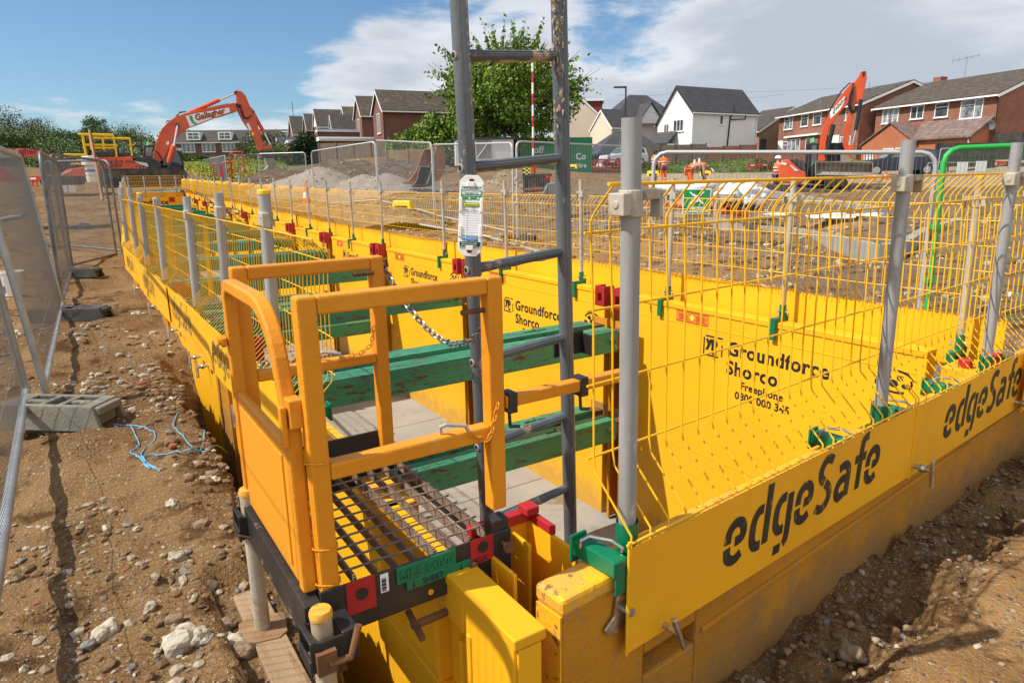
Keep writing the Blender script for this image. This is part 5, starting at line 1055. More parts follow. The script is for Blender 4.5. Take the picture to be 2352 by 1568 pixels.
heap('spoil_bank', [(*rel(720, 46), 1.2, 4.5), (*rel(775, 46), 1.6, 4.5), (*rel(830, 47), 1.5, 4.2), (*rel(890, 47), 1.5, 4.4), (*rel(940, 47), 1.0, 3.5)], (9, 5), 1, 'heap_soil', 'long dark brown bank of spoil behind the gravel heap', res=90, rough=.14, rocks=350, rk=(.04, .12), seed=9, world_c=c)
c = wpt(1160, 440, 25)
heap('spoil_heap', [(*rel(1165, 25), .92, 1.45), (*rel(1195, 25), .55, 1.3), (*rel(1128, 25), .4, 1.1)], (2.4, 1.8), 1, 'heap_clay', 'brown stony spoil heap seen just right of the ladder tag', res=70, rough=.07, rocks=700, rk=(.02, .07), seed=2, world_c=c)
c = wpt(660, 418, 34)
heap('spoil_bank', [(*rel(610, 36), .8, 2.6), (*rel(650, 36), 1.1, 2.9), (*rel(560, 37), .5, 2.0)], (4.5, 3), 1, 'heap_soil', 'small brown spoil bank left of the gravel heap under the excavator bucket', res=60, rough=.1, rocks=150, rk=(.03, .08), seed=12, world_c=c)
c = wpt(1940, 500, 15.5)
heap('sand_pile', [(*rel(1945, 15.5), .26, .9), (*rel(1910, 15.7), .12, .5)], (1.2, .8), 1, 'heap_clay', 'little pile of sandy soil behind the curved concrete kerb', res=50, rough=.03, rocks=60, rk=(.01, .03), seed=3, world_c=c)
c = wpt(880, 510, 19)
heap('clay_bank', [(*rel(800, 19), .35, 1.3), (*rel(860, 18.5), .42, 1.5), (*rel(930, 17.5), .35, 1.3), (*rel(740, 21), .4, 1.4)], (3.2, 1.8), 1, 'heap_clay', 'low ochre clay bank behind the mesh panels of the far wall', res=90, rough=.09, rocks=350, rk=(.02, .07), seed=6, world_c=c)

# ------------------------------------------------------------------ excavators
def exc_frame(px, py, d, yaw=0.0):
    q = atd(px, py, d); q.z = q.z; return Matrix.Translation(q) @ Matrix.Rotation(yaw, 4, 'Z') @ frame((0, 0, 0), ray(px, py).cross(Vector((0, 0, 1))))
def upright(M, f, xs, ys):
    """affine map from naive tracing coordinates to the real upright plane of a machine; f(zoom x, y) -> ((naive x, z), (pixel x, y))"""
    q = M.translation; ex, ey = M.col[0].to_3d(), M.col[1].to_3d(); A = []; B = []
    for x in xs:
        for y in ys:
            (nx, nz), (px, py) = f(x, y); r = ray(px, py); p = r*(q.dot(ey)/r.dot(ey)); A.append((nx, nz, 1)); B.append(((p-q).dot(ex), p.z-q.z))
    s = np.linalg.lstsq(np.array(A), np.array(B), rcond=None)[0]; return (s[0, 0], s[1, 0], s[0, 1], s[1, 1], s[2, 0], s[2, 1])
K1 = 36/1568/2.138/1.7415*1.0
def zx(x): return (x-1200)*K1
def zy(y): return (948-y)*K1
def zp(*pts): return [(zx(x), zy(y)) for x, y in pts]
M1 = exc_frame(1200/3.7233, 300/1.7415+948/3.7233, 36)
UPRIGHT = upright(M1, lambda x, y: ((zx(x), zy(y)), (x/3.7233, 300/1.7415+y/3.7233)), (700, 1000, 1500, 2000, 2300), (150, 400, 700, 900))
ex = thing('excavator', 'large orange excavator with a white lettered boom at the far end of the trench', 'excavator', M1)
bm_ = MB(); bm_.prism(zp((1282, 718), (1292, 660), (1312, 590), (1330, 520), (1358, 462), (1418, 398), (1480, 358), (1560, 328), (1640, 312), (1740, 285), (1850, 258), (1932, 242), (1985, 232), (2033, 243), (2042, 275), (2005, 308), (1950, 325), (1800, 372), (1680, 420), (1597, 448), (1535, 488), (1485, 538), (1440, 598), (1400, 668), (1368, 730), (1330, 748), (1298, 745)), (-.28, .28))
boom = bm_.build('boom', 'exc_orange', ex, bev=.03)
m = MB(); m.prism(zp((1560, 352), (1650, 330), (1760, 310), (1940, 275), (1949, 315), (1840, 352), (1700, 405), (1597, 445)), (-.292, -.281)); st = m.build('sticker', 'paper', boom)
m = MB(); m.prism(zp((1590, 350), (1614, 348), (1622, 378), (1636, 402), (1660, 418), (1640, 426), (1618, 412), (1600, 388)), (-.30, -.291)); m.build('swoosh', 'swoosh_green', st)
def ltx(x, y, ang, yy): 
    a = R(ang); return face_m((zx(x), yy, zy(y)), (math.cos(a), 0, math.sin(a)), (-math.sin(a), 0, math.cos(a)))
lettering('lettering', 'Gallagher', .44, 'letter_orange', ltx(1652, 396, 14.5, -.296), st, bold=.012, sx=.98, ext=.002); lettering('lettering', 'Gallagher', .44, 'maroon', ltx(1646, 389, 14.5, -.304), st, bold=.010, sx=.98, ext=.002)
m = MB(); m.prism(zp((1392, 585), (1412, 563), (1422, 585), (1405, 602)), (-.292, -.281)); m.build('badge', 'paper', boom)
m = MB(); m.prism(zp((1992, 128), (2012, 121), (2050, 130), (2090, 165), (2110, 210), (2135, 262), (2165, 290), (2182, 335), (2215, 450), (2240, 520), (2262, 592), (2266, 650), (2228, 656), (2205, 600), (2180, 545), (2130, 470), (2090, 415), (2060, 370), (2022, 300), (2008, 240), (2006, 165)), (-.20, .20)); arm = m.build('arm', 'exc_orange', ex, bev=.03)
m = MB(); m.prism(zp((2098, 415), (2120, 405), (2152, 465), (2130, 475)), (-.212, -.201)); m.build('data_plate', 'paper', arm); m = MB(); m.prism(zp((2150, 490), (2166, 485), (2174, 512), (2158, 517)), (-.212, -.201)); m.build('warning_sticker', 'tag_yellow', arm)
def Z3(x, y, d=0): return Vector((zx(x), d, zy(y)))
for nm, segs in (('boom_cylinder', [((1585, 328), (1858, 207), .115, 'exc_orange'), ((1858, 207), (1996, 146), .065, 'chrome')]), ('bucket_cylinder', [((2163, 310), (2275, 492), .10, 'exc_orange'), ((2275, 492), (2333, 600), .055, 'chrome')])):
    par = ex
    for j, (a, b, r_, mt) in enumerate(segs): m = MB(); m.tube([Z3(*a, -.02), Z3(*b, -.02)], r_, 10); par = m.build(nm if j == 0 else 'rod', mt, ex if j == 0 else par, smooth=True)
for d in (-.42, .42):
    m = MB(); m.tube([Z3(1412, 760, d), Z3(1458, 610, d)], .155, 12); c1 = m.build('lift_cylinder', 'exc_orange', ex, smooth=True); m = MB(); m.tube([Z3(1458, 610, d), Z3(1490, 432, d)], .07, 10); m.build('rod', 'chrome', c1, smooth=True)
m = MB(); m.tube([Z3(1490, 432, -.48), Z3(1490, 432, .48)], .10, 10); m.tube([Z3(1998, 142, -.26), Z3(1998, 142, .26)], .08, 8); m.tube([Z3(2020, 262, -.33), Z3(2020, 262, .33)], .11, 8); m.tube([Z3(2163, 308, -.25), Z3(2163, 308, .25)], .07, 8); m.build('pivot_pin', 'exc_dark', ex)
m = MB()
for k in range(3):
    o = k*9; m.tube([Z3(1475+o, 355, -.1), Z3(1510, 325-o*.3, -.1), Z3(1565, 314, -.1)], .03, 5); m.tube([Z3(2000, 240+o, -.3), Z3(2045, 255+o, -.34), Z3(2050+o*.6, 310, -.34), Z3(2070+o*.5, 360, -.32), Z3(2110, 372-o*.5, -.28), Z3(2155, 335, -.26)], .028, 5)
    m.tube([Z3(1580, 322+o*.4, .05), Z3(1700, 292+o*.4, .05), Z3(1850, 255+o*.3, .05), Z3(1930, 238+o*.4, .05), Z3(2000, 240, .05)], .022, 5)
m.tube([Z3(1395, 408), Z3(1405, 392), Z3(1425, 390)], .03, 5); m.tube([Z3(1270, 690, -.4), Z3(1300, 640, -.4), Z3(1330, 668, -.4), Z3(1370, 740, -.4)], .03, 5); m.build('hose', 'hose', ex)
m = MB(); m.prism(zp((2228, 628), (2262, 612), (2330, 604), (2352, 610), (2350, 632), (2290, 640), (2240, 655)), (-.16, .16)); m.build('linkage', 'exc_orange', ex, bev=.02)
m = MB(); m.prism(zp((2255, 660), (2350, 658), (2372, 690), (2352, 720), (2262, 716)), (-.18, .18)); m.build('quick_hitch', 'exc_dark', ex, bev=.02)
B2 = lambda *pts: zp(*[(x+2138-2138+ (2138*0)+ (x*0) , y) for x, y in pts])
bk = [(2292, 730), (2352, 722), (2378, 770), (2374, 822), (2338, 850), (2240, 848), (2233, 838), (2290, 825), (2315, 790), (2300, 760)]
m = MB(); m.prism(zp(*bk), (-.62, .62)); bkt = m.build('bucket', 'bucket_mud', ex, bev=.02)
m = MB()
for k in range(5): d = -.55+k*.275; m.hexa([Z3(2262, 846, d-.06), Z3(2225, 842, d-.03), Z3(2225, 842, d+.03), Z3(2262, 846, d+.06), Z3(2262, 836, d-.06), Z3(2225, 838, d-.03), Z3(2225, 838, d+.03), Z3(2262, 836, d+.06)])
m.build('teeth', 'exc_dark', bkt, fix=True)
# upper structure
m = MB(); m.prism(zp((752, 712), (800, 702), (1110, 700), (1135, 740), (1250, 800), (1250, 832), (760, 832)), (-1.35, 1.35)); bd = m.build('engine_housing', 'exc_orange', ex, bev=.05)
m = MB(); m.prism(zp((1108, 706), (1268, 705), (1352, 760), (1348, 806), (1330, 834), (1252, 832), (1252, 798), (1160, 745)), (-1.36, 1.30)); m.build('side_cover', 'exc_dark', ex, bev=.05)
m = MB(); m.prism(zp((1125, 735), (1235, 755), (1246, 790), (1180, 765)), (-1.375, -1.355)); m.build('light_strip', 'hivis_tape', bd)
m = MB(); m.bb((zx(990), -1.357, zy(832)), (zx(994), -1.349, zy(705))); m.bb((zx(770), -1.357, zy(770)), (zx(1110), -1.35, zy(768))); m.build('door_gap', 'exc_dark', bd)
m = MB(); m.prism(zp((828, 655), (975, 655), (985, 698), (828, 698)), (-1.2, -.1)); m.build('air_vent', 'exc_dark', ex, bev=.04); m = MB(); m.prism(zp((990, 668), (1040, 655), (1085, 665), (1098, 698), (990, 700)), (-.9, .6)); m.build('engine_hood', 'exc_dark', ex, bev=.06)
for tx, sz, x, y in (('BUILDING & CIVIL ENGINEERING', .21, 778, 752), ('01622 716543', .26, 790, 784), ('gallagher-group.co.uk', .20, 845, 812), ('ZAXIS', .20, 1142, 798)): lettering('lettering', tx, sz, 'exc_dark', face_m((zx(x), -1.362, zy(y)), (1, 0, 0)), bd, bold=.004)
lettering('lettering', '210', .34, 'hivis_tape', face_m((zx(1142), -1.366, zy(832)), (1, 0, 0)), bd, bold=.008, shear=.2)
m = MB(); m.prism(zp((1340, 742), (1375, 640), (1398, 618), (1500, 628), (1548, 735), (1555, 834), (1340, 834)), (.25, 1.3)); cb = m.build('cab', 'exc_black', ex, bev=.05)
m = MB(); m.prism(zp((1380, 650), (1400, 634), (1488, 640), (1530, 735), (1530, 770), (1370, 770)), (.22, .249)); m.build('cab_glass', 'glass', cb)
m = MB(); m.prism(zp((1208, 700), (1212, 600), (1305, 598), (1290, 650), (1270, 700)), (.4, 1.25)); c2 = m.build('cab_rear', 'exc_black', ex, bev=.03); m = MB(); m.prism(zp((1224, 690), (1226, 615), (1290, 612), (1276, 655), (1262, 690)), (.385, .399)); m.build('rear_window', 'curtain_glass', c2)
m = MB(); m.prism(zp((1478, 622), (1528, 622), (1532, 640), (1510, 648), (1480, 640)), (.2, .5)); m.build('work_lamp', 'white_paint', cb, bev=.02)
m = MB(); m.lathe([(.06, 0), (.06, .12), (.03, .15)], 8, Z3(1243, 592, .6)); m.build('beacon', 'beacon_green', ex); m = MB(); m.lathe([(.06, 0), (.06, .10), (.03, .13)], 8, Z3(1268, 592, .6)); m.build('beacon', 'beacon_amber', ex)
m = MB(); m.prism(zp((1380, 834), (1430, 740), (1500, 760), (1520, 834)), (-1.2, .2)); m.prism(zp((880, 834), (1530, 834), (1540, 872), (870, 872)), (-1.25, 1.25)); m.build('turntable_deck', 'exc_black', ex, bev=.03)
m = MB()
for d in (-1.28, -.5):
    for pts in (((735, 520), (745, 600), (762, 695)), ((790, 520), (800, 640)), ((968, 525), (985, 620), (995, 700)), ((885, 545), (898, 640)), ((1098, 550), (1115, 690)), ): m.tube([Z3(*p, d) for p in pts], .045, 6)
    for pts in (((702, 515), (968, 522)), ((800, 600), (1002, 606)), ((800, 545), (1098, 550)), ((745, 600), (990, 605)), ((806, 626), (985, 628)), ((595, 675), (750, 680)), ((600, 675), (612, 750)), ((612, 750), (745, 752)), ((690, 720), (750, 720)), ((1090, 604), (1135, 604))): m.tube([Z3(*p, d) for p in pts], .042, 6)
for p in ((735, 520), (968, 522), (1098, 550), (600, 676)): m.tube([Z3(*p, -1.28), Z3(*p, -.5)], .042, 6)
m.build('guard_rail', 'rail_bright', ex, smooth=True)
m = MB()
for pts in (((1005, 690), (1010, 580), (1040, 568), (1080, 570)), ((1100, 585), (1130, 568), (1190, 570), (1200, 690)), ((1105, 610), (1190, 612))): m.tube([Z3(*p, -.9) for p in pts], .03, 5)
m.build('mirror_bar', 'exc_black', ex)
for d0, d1 in ((-1.45, -.85), (.85, 1.45)):
    n = 40; ps = []
    for k in range(10): a = R(90+180*k/9); ps.append((zx(905)+.45*math.cos(a), .45+.44*math.sin(a)))
    for k in range(10): a = R(-90+180*k/9); ps.append((zx(1500)+.45*math.cos(a), .45+.44*math.sin(a)))
    m = MB(); m.prism(ps, (d0, d1)); tr = m.build('track', 'track_mud', ex)
    m = MB()
    for k in range(34): x = zx(905)+(zx(1500)-zx(905))*k/33; m.bb((x-.05, d0-.02, .87), (x+.05, d1+.02, .93)); m.bb((x-.05, d0-.02, -.03), (x+.05, d1+.02, .03))
    m.build('track_pads', 'track_mud', tr)
    for k in range(7): m = MB(); x = zx(930)+(zx(1475)-zx(930))*k/6; m.tube([(x, d0-.015, .28), (x, d0+.02, .28)], .16, 12); m.build('roller', 'exc_dark', tr)
# second, partly hidden excavator at the left edge
M2 = exc_frame(215/3.7233, 300/1.7415+930/3.7233, 27); K2 = 27/1568/3.7233
def y2(*pts): return [((x-215)*K2, (930-y)*K2) for x, y in pts]
UPRIGHT = upright(M2, lambda x, y: (y2((x, y))[0], (x/3.7233, 300/1.7415+y/3.7233)), (0, 300, 700), (640, 800, 940))
e2 = thing('excavator', 'second orange excavator half hidden behind the mesh fence at the left edge', 'excavator', M2)
m = MB(); m.prism(y2((-60, 640), (160, 632), (290, 640), (360, 655), (425, 690), (455, 715), (420, 722), (350, 705), (280, 700), (160, 715), (-60, 718)), (-.25, .25)); b = m.build('boom', 'exc_orange', e2, bev=.03)
m = MB(); m.prism(y2((-40, 652), (160, 645), (162, 708), (-40, 712)), (-.262, -.251)); st = m.build('sticker', 'paper', b); a = y2((12, 702))[0]; lettering('lettering', 'Gallagher', .36, 'maroon', face_m((a[0], -.268, a[1]+.05), (1, 0, .05)), st, bold=.006)
a = y2((-5, 690), (8, 690), (8, 708), (-5, 708)); m = MB(); m.prism(a, (-.27, -.261)); m.build('swoosh', 'swoosh_green', st)
m = MB(); m.prism(y2((-80, 700), (0, 760), (60, 810), (140, 880), (150, 905), (-80, 880)), (-.3, .3)); m.build('arm', 'exc_orange', e2, bev=.03)
m = MB(); m.prism(y2((490, 865), (560, 810), (740, 786), (745, 880), (520, 890)), (-1.2, 1.2)); b = m.build('engine_housing', 'exc_orange', e2, bev=.05)
m = MB(); m.prism(y2((360, 715), (560, 712), (600, 735), (590, 800), (480, 850), (360, 860)), (-.6, 1.2)); m.build('cab', 'exc_black', e2, bev=.05)
m = MB(); m.prism(y2((495, 855), (590, 812), (600, 822), (500, 868)), (-1.21, -1.2)); m.build('light_strip', 'hivis_tape', b)
m = MB(); m.prism(y2((330, 905), (360, 870), (700, 870), (730, 905), (700, 945), (360, 945)), (-1.3, -.7)); m.build('track', 'track_mud', e2); m = MB(); m.prism(y2((330, 905), (360, 870), (700, 870), (730, 905), (700, 945), (360, 945)), (.7, 1.3)); m.build('track', 'track_mud', e2)
m = MB(); q = y2((487, 712))[0]; m.lathe([(.06, 0), (.06, .14), (.03, .17)], 8, (q[0], .3, q[1])); m.build('beacon', 'beacon_amber', e2)
# right hand excavator with its boom folded high
K3 = 30/1568/2.146/1.7415; OX, OY = 420, 1240
M3 = exc_frame((3000+OX/2.146)/1.7415, (200+OY/2.146)/1.7415, 30)
def y3(*pts): return [((x-OX)*K3, (OY-y)*K3) for x, y in pts]
UPRIGHT = upright(M3, lambda x, y: (y3((x, y))[0], ((3000+x/2.146)/1.7415, (200+y/2.146)/1.7415)), (100, 500, 1000), (200, 600, 1000, 1250))
e3 = thing('excavator', 'smaller orange excavator in the road on the right with its boom folded straight up', 'excavator', M3)
m = MB(); m.prism(y3((592, 950), (598, 850), (612, 740), (640, 640), (668, 580), (700, 520), (760, 425), (815, 352), (860, 300), (880, 292), (892, 330), (868, 420), (835, 470), (770, 545), (735, 600), (700, 650), (672, 720), (660, 800), (655, 950)), (-.17, .17)); b = m.build('boom', 'exc_orange', e3, bev=.025)
m = MB(); m.prism(y3((690, 535), (812, 405), (818, 440), (770, 520), (695, 592)), (-.182, -.171)); st = m.build('sticker', 'paper', b)
a = y3((733, 528))[0]; an = R(46); lettering('lettering', 'Gallagher', .20, 'maroon', face_m((a[0], -.188, a[1]), (math.cos(an), 0, math.sin(an)), (-math.sin(an), 0, math.cos(an))), st, bold=.004)
m = MB(); m.prism(y3((712, 545), (722, 520), (732, 505), (728, 530), (734, 548), (718, 550)), (-.19, -.181)); m.build('swoosh', 'swoosh_green', st)
m = MB(); m.prism(y3((888, 290), (925, 245), (940, 207), (985, 204), (990, 265), (975, 340), (958, 420), (950, 450), (900, 470), (870, 640), (855, 720), (842, 820), (800, 820), (808, 690), (830, 600), (862, 500), (880, 400)), (-.13, .13)); arm = m.build('arm', 'exc_orange', e3, bev=.02)
m = MB(); m.prism(y3((952, 208), (975, 206), (974, 240), (956, 255)), (-.136, -.128)); m.build('arm_fork', 'exc_black', arm)
m = MB(); m.tube([Vector((a[0], -.2, a[1])) for a in y3((945, 435), (905, 690))], .085, 10); c1 = m.build('arm_cylinder', 'exc_black', e3, smooth=True); m = MB(); m.tube([Vector((a[0], -.2, a[1])) for a in y3((905, 690), (880, 800))], .04, 8); m.build('rod', 'chrome', c1, smooth=True)
m = MB(); m.tube([Vector((a[0], -.24, a[1])) for a in y3((720, 640), (660, 905))], .10, 10); m.build('lift_cylinder', 'exc_black', e3, smooth=True)
m = MB()
for k in range(4):
    o = k*10; m.tube([Vector((a[0], -.2-.01*k, a[1])) for a in y3((885-o*.3, 300), (852+o, 400), (840+o*.6, 480), (850+o, 530), (880+o*.6, 545), (900, 500))], .02, 5)
    m.tube([Vector((a[0], .05, a[1])) for a in y3((620+o*.4, 760), (640+o*.4, 640), (690+o*.3, 510), (780, 370-o*.3), (850, 298-o*.2), (885, 300))], .015, 5)
m.build('hose', 'hose', e3)
m = MB(); m.prism(y3((800, 815), (905, 805), (905, 825), (880, 850), (865, 915), (825, 910), (820, 860)), (-.12, .12)); m.build('linkage', 'exc_orange', e3, bev=.02)
m = MB(); m.prism(y3((775, 870), (850, 915), (880, 940), (830, 990), (790, 960)), (-.14, .14)); m.build('quick_hitch', 'bucket_mud', e3, bev=.02)
x0, x1 = y3((572, 0))[0][0], y3((1040, 0))[0][0]; zz = lambda y: (OY-y)*K3; m = MB()
pr = [(-.15, zz(955)), (.25, zz(950)), (.42, zz(985)), (.40, zz(1030)), (.15, zz(1075)), (-.25, zz(1082)), (-.3, zz(1070)), (.0, zz(1055)), (.22, zz(1015)), (.22, zz(985)), (-.12, zz(968))]
m.add([Vector((x, y-.3, z)) for x in (x0, x1) for y, z in pr], [tuple(range(11)), tuple(range(21, 10, -1))]+[(i, i+11, (i+1) % 11+11, (i+1) % 11) for i in range(11)])
for x in (x0-.03, x1): m.add([Vector((x+dx, y-.3, z)) for dx in (0, .03) for y, z in [(-.15, zz(955)), (.42, zz(985)), (.40, zz(1030)), (.15, zz(1075)), (-.25, zz(1082))]], [tuple(range(5)), tuple(range(9, 4, -1))]+[(i, i+5, (i+1) % 5+5, (i+1) % 5) for i in range(5)])
m.build('grading_bucket', 'bucket_mud', e3, fix=True)
m = MB(); m.prism(y3((248, 1145), (252, 1000), (275, 950), (340, 938), (430, 1020), (485, 1050), (488, 1110), (440, 1150)), (-1.05, 1.05)); b = m.build('engine_housing', 'exc_orange', e3, bev=.06)
m = MB(); m.prism(y3((345, 940), (400, 930), (480, 965), (490, 1046), (432, 1022)), (-1.06, 1.0)); m.build('side_cover', 'exc_dark', e3, bev=.04); m = MB(); m.prism(y3((338, 980), (372, 1000), (425, 1040), (395, 1040)), (-1.075, -1.055)); m.build('light_strip', 'hivis_tape', b)
m = MB(); m.prism(y3((268, 970), (320, 970), (322, 992), (270, 992)), (-1.062, -1.05)); pn = m.build('number_plate', 'paper', b); a = y3((270, 990))[0]; lettering('lettering', '01622 716 543', .085, 'text_plain', face_m((a[0], -1.066, a[1]), (1, 0, 0)), pn, sx=.8)
m = MB(); m.prism(y3((480, 1060), (490, 800), (530, 792), (810, 790), (840, 900), (836, 1165), (500, 1150)), (.1, 1.05)); cb = m.build('cab', 'exc_black', e3, bev=.04); m = MB(); m.prism(y3((530, 1000), (540, 815), (580, 810), (580, 960)), (.08, .099)); m.build('cab_glass', 'glass', cb)
a = y3((553, 780))[0]; m = MB(); m.lathe([(.05, 0), (.05, .14), (.025, .18)], 8, (a[0], .6, a[1])); m.build('beacon', 'beacon_green', e3)
for d0, d1 in ((-1.1, -.65), (.65, 1.1)):
    m = MB(); m.prism(y3((95, 1200), (120, 1155), (560, 1190), (640, 1190), (930, 1200), (940, 1240), (900, 1270), (620, 1280), (560, 1260), (110, 1240)), (d0, d1)); m.build('track', 'track_mud', e3, bev=.05)
m = MB(); m.prism(y3((640, 1120), (840, 1110), (835, 1170), (660, 1180)), (-.8, .6)); m.build('undercarriage', 'exc_black', e3, bev=.04)

UPRIGHT = None
# ------------------------------------------------------------------ houses
def house(lab, px, yeave, d, yaw, LX, LY, EH_, RH, ridge='x', wall='brick_red', roof='tile_brown', wins=(), oh=.35, base_extra=2.5, trim='upvc', cat='house', name='house', low=0.0, rshift=0.0, verge='upvc', hip=False):
    """origin at the nearest corner (its eave is at pixel px,yeave at depth d); x runs away to the right, y away to the left"""
    q = atd(px, yeave, d); M = Matrix.Translation((q.x, q.y, q.z-EH_)) @ Matrix.Rotation(R(yaw), 4, 'Z'); r = thing(name, lab, cat, M)
    m = MB(); b = -base_extra
    if ridge == 'x': mid = LY/2+rshift; pent = [(0, b), (LY, b), (LY, EH_-low), (mid, EH_+RH), (0, EH_)]; vs = [(0, y, z) for y, z in pent]+[(LX, y, z) for y, z in pent]
    else: mid = LX/2+rshift; pent = [(0, b), (LX, b), (LX, EH_-low), (mid, EH_+RH), (0, EH_)]; vs = [(x, 0, z) for x, z in pent]+[(x, LY, z) for x, z in pent]
    if hip: vs = [(x, y, z) for z in (b, EH_) for x, y in ((0, 0), (LX, 0), (LX, LY), (0, LY))]; m.hexa(vs)
    else: m.add(vs, [(0,4,3,2,1), (5,6,7,8,9), (0,1,6,5), (1,2,7,6), (2,3,8,7), (3,4,9,8), (4,0,5,9)])
    m.build('wall', wall, r, fix=True)
    t = .12; m = MB()
    if hip:
        o = oh; zt = EH_+RH; k = min(LX, LY)/2
        vs = [(-o, -o, EH_-.05), (LX+o, -o, EH_-.05), (LX+o, LY+o, EH_-.05), (-o, LY+o, EH_-.05), (k, LY/2 if LX >= LY else k, zt), ((LX-k) if LX >= LY else k, LY/2 if LX >= LY else LY-k, zt)]
        m.add(vs, [(0,1,5,4), (1,2,5), (2,3,4,5), (3,0,4), (3,2,1,0)]) if LX >= LY else m.add(vs, [(0,1,4), (1,2,5,4), (2,3,5), (3,0,4,5), (3,2,1,0)])
        rf = m.build('roof', roof, r, fix=True)
    else:
        W_, Lr = (LY, LX) if ridge == 'x' else (LX, LY); s0 = RH/mid; s1 = (RH+low)/(W_-mid)
        A = [(-oh, EH_-oh*s0), (mid, EH_+RH), (W_+oh, EH_-low-oh*s1)]; Bt = [(a, z+t+.03) for a, z in A]
        for (p, q2) in ((0, 1), (1, 2)):
            pts = [A[p], A[q2], Bt[q2], Bt[p]]
            for l0, l1 in ((-oh*.6, Lr+oh*.6),):
                v8 = [((l, a, z) if ridge == 'x' else (a, l, z)) for l in (l0, l1) for a, z in pts]; m.add(v8, [(0,1,2,3), (7,6,5,4), (0,4,5,1), (1,5,6,2), (2,6,7,3), (3,7,4,0)])
        rf = m.build('roof', roof, r, fix=True)
        m = MB()
        for l0 in (-oh*.6-.03, Lr+oh*.6):
            for (p, q2) in ((0, 1), (1, 2)):
                pts = [(A[p][0], A[p][1]-.16), (A[q2][0], A[q2][1]-.16), (A[q2][0], A[q2][1]+.06), (A[p][0], A[p][1]+.06)]; v8 = [((l, a, z) if ridge == 'x' else (a, l, z)) for l in (l0, l0+.03) for a, z in pts]; m.add(v8, [(0,1,2,3), (7,6,5,4), (0,4,5,1), (1,5,6,2), (2,6,7,3), (3,7,4,0)])
        m.build('barge_board', verge, rf, fix=True)
        m = MB()
        for a, z in (A[0], A[2]):
            sg = -.06 if a < 0 else .06
            if ridge == 'x': m.bb((-oh*.6, a+sg-.05, z-.06), (Lr+oh*.6, a+sg+.05, z+.06))
            else: m.bb((a+sg-.05, -oh*.6, z-.06), (a+sg+.05, Lr+oh*.6, z+.06))
        m.build('gutter', trim, rf)
    for w in wins: window(r, *w)
    return r
def window(r, face, s, z, w, h, style='w', mt='upvc', gl='curtain_glass', out=.0, nm='window'):
    """face x: on the side along x (plane y=0); face y: plane x=0"""
    f = (lambda a, o, zz: (a, -o-out, zz)) if face == 'x' else (lambda a, o, zz: (-o-out, a, zz))
    def bx(m, a0, a1, z0, z1, o0, o1): m.bb(f(a0, o0, z0), f(a1, o1, z1))
    m = MB(); t = .07; o1 = .06
    bx(m, s, s+t, z, z+h, -.02, o1); bx(m, s+w-t, s+w, z, z+h, -.02, o1); bx(m, s+t, s+w-t, z, z+t, -.02, o1); bx(m, s+t, s+w-t, z+h-t, z+h, -.02, o1); bx(m, s-.05, s+w+.05, z-.06, z-.001, -.02, .12)
    if style in ('2', '3', 'g'):
        n = {'2': 2, '3': 3, 'g': 3}[style]
        for i in range(1, n): bx(m, s+w*i/n-.035, s+w*i/n+.035, z+t, z+h-t, -.02, o1-.005)
    if style == 't': bx(m, s+t, s+w-t, z+h*.68, z+h*.68+.06, -.02, o1-.005)
    if style == 'o': bx(m, s+w*.36-.035, s+w*.36+.035, z+t, z+h-t, -.02, o1-.005); bx(m, s+w*.36+.035, s+w-t, z+h*.70, z+h*.70+.06, -.02, o1-.006)
    if style == 'g':
        for i in range(6): bx(m, s+w*(i+.5)/6-.012, s+w*(i+.5)/6+.012, z+t, z+h-t, -.02, o1-.02)
        for k in (1, 2): bx(m, s+t, s+w-t, z+h*k/3-.012, z+h*k/3+.012, -.02, o1-.021)
    w_ = m.build(nm, mt, r); m = MB(); bx(m, s+t*.5, s+w-t*.5, z+t*.5, z+h-t*.5, -.01, .018); m.build('pane', gl, w_); return w_
def pipe(r, pts, mt, rad=.045): m = MB(); m.tube(pts, rad, 8); return m.build('drain_pipe', mt, r)
# row of brick houses at the left of the tree
H1 = house('nearest dark brick house with one chimney, left of the big tree', 879, 250, 66, 24, 12, 4.2, 5.2, 1.85, 'x', 'brick_dark', 'tile_brown', (('y', 1.2, 3.0, 1.2, 1.9, '2', 'upvc', 'glass'), ('x', 3.6, 3.3, .35, .5, 'w', 'upvc', 'upvc'), ('y', 1.0, .3, 1.6, 1.6, '2')), oh=.3)
m = MB(); m.bb((7.4, 1.7, 6.5), (8.2, 2.4, 8.7)); m.bb((7.3, 1.6, 8.4), (8.3, 2.5, 8.55)); m.bb((7.6, 1.8, 8.7), (7.9, 2.1, 9.0)); ch = m.build('chimney', 'brick_orange', H1); m = MB(); m.tube([(8.0, 1.9, 8.7), (8.1, 1.9, 9.6), (7.2, 1.9, 9.5)], .02, 4); m.build('aerial', 'wire_grey', ch)
pipe(H1, [(.0, -.08, 5.1), (-.0, -.08, 0)], 'exc_black')
house('second brick house of the left row, a narrow gable overlapping the nearest one', 830, 262, 74, 22, 8, 4.2, 5.2, 1.95, 'x', 'brick_dark', 'tile_brown', (('y', 1.2, 2.6, 1.3, 2.2, '2', 'upvc', 'glass'), ), oh=.3)
house('third brick house of the left row with a steep brown roof between taller neighbours', 795, 278, 82, 20, 7, 4.2, 5.2, 1.7, 'x', 'brick_dark', 'tile_brown', (), oh=.3)
H4 = house('brick house with a white boarded gable in the middle of the left row', 730, 288, 88, 22, 12, 4.5, 4.6, 2.05, 'x', 'brick_dark', 'tile_dark', (), oh=.3)
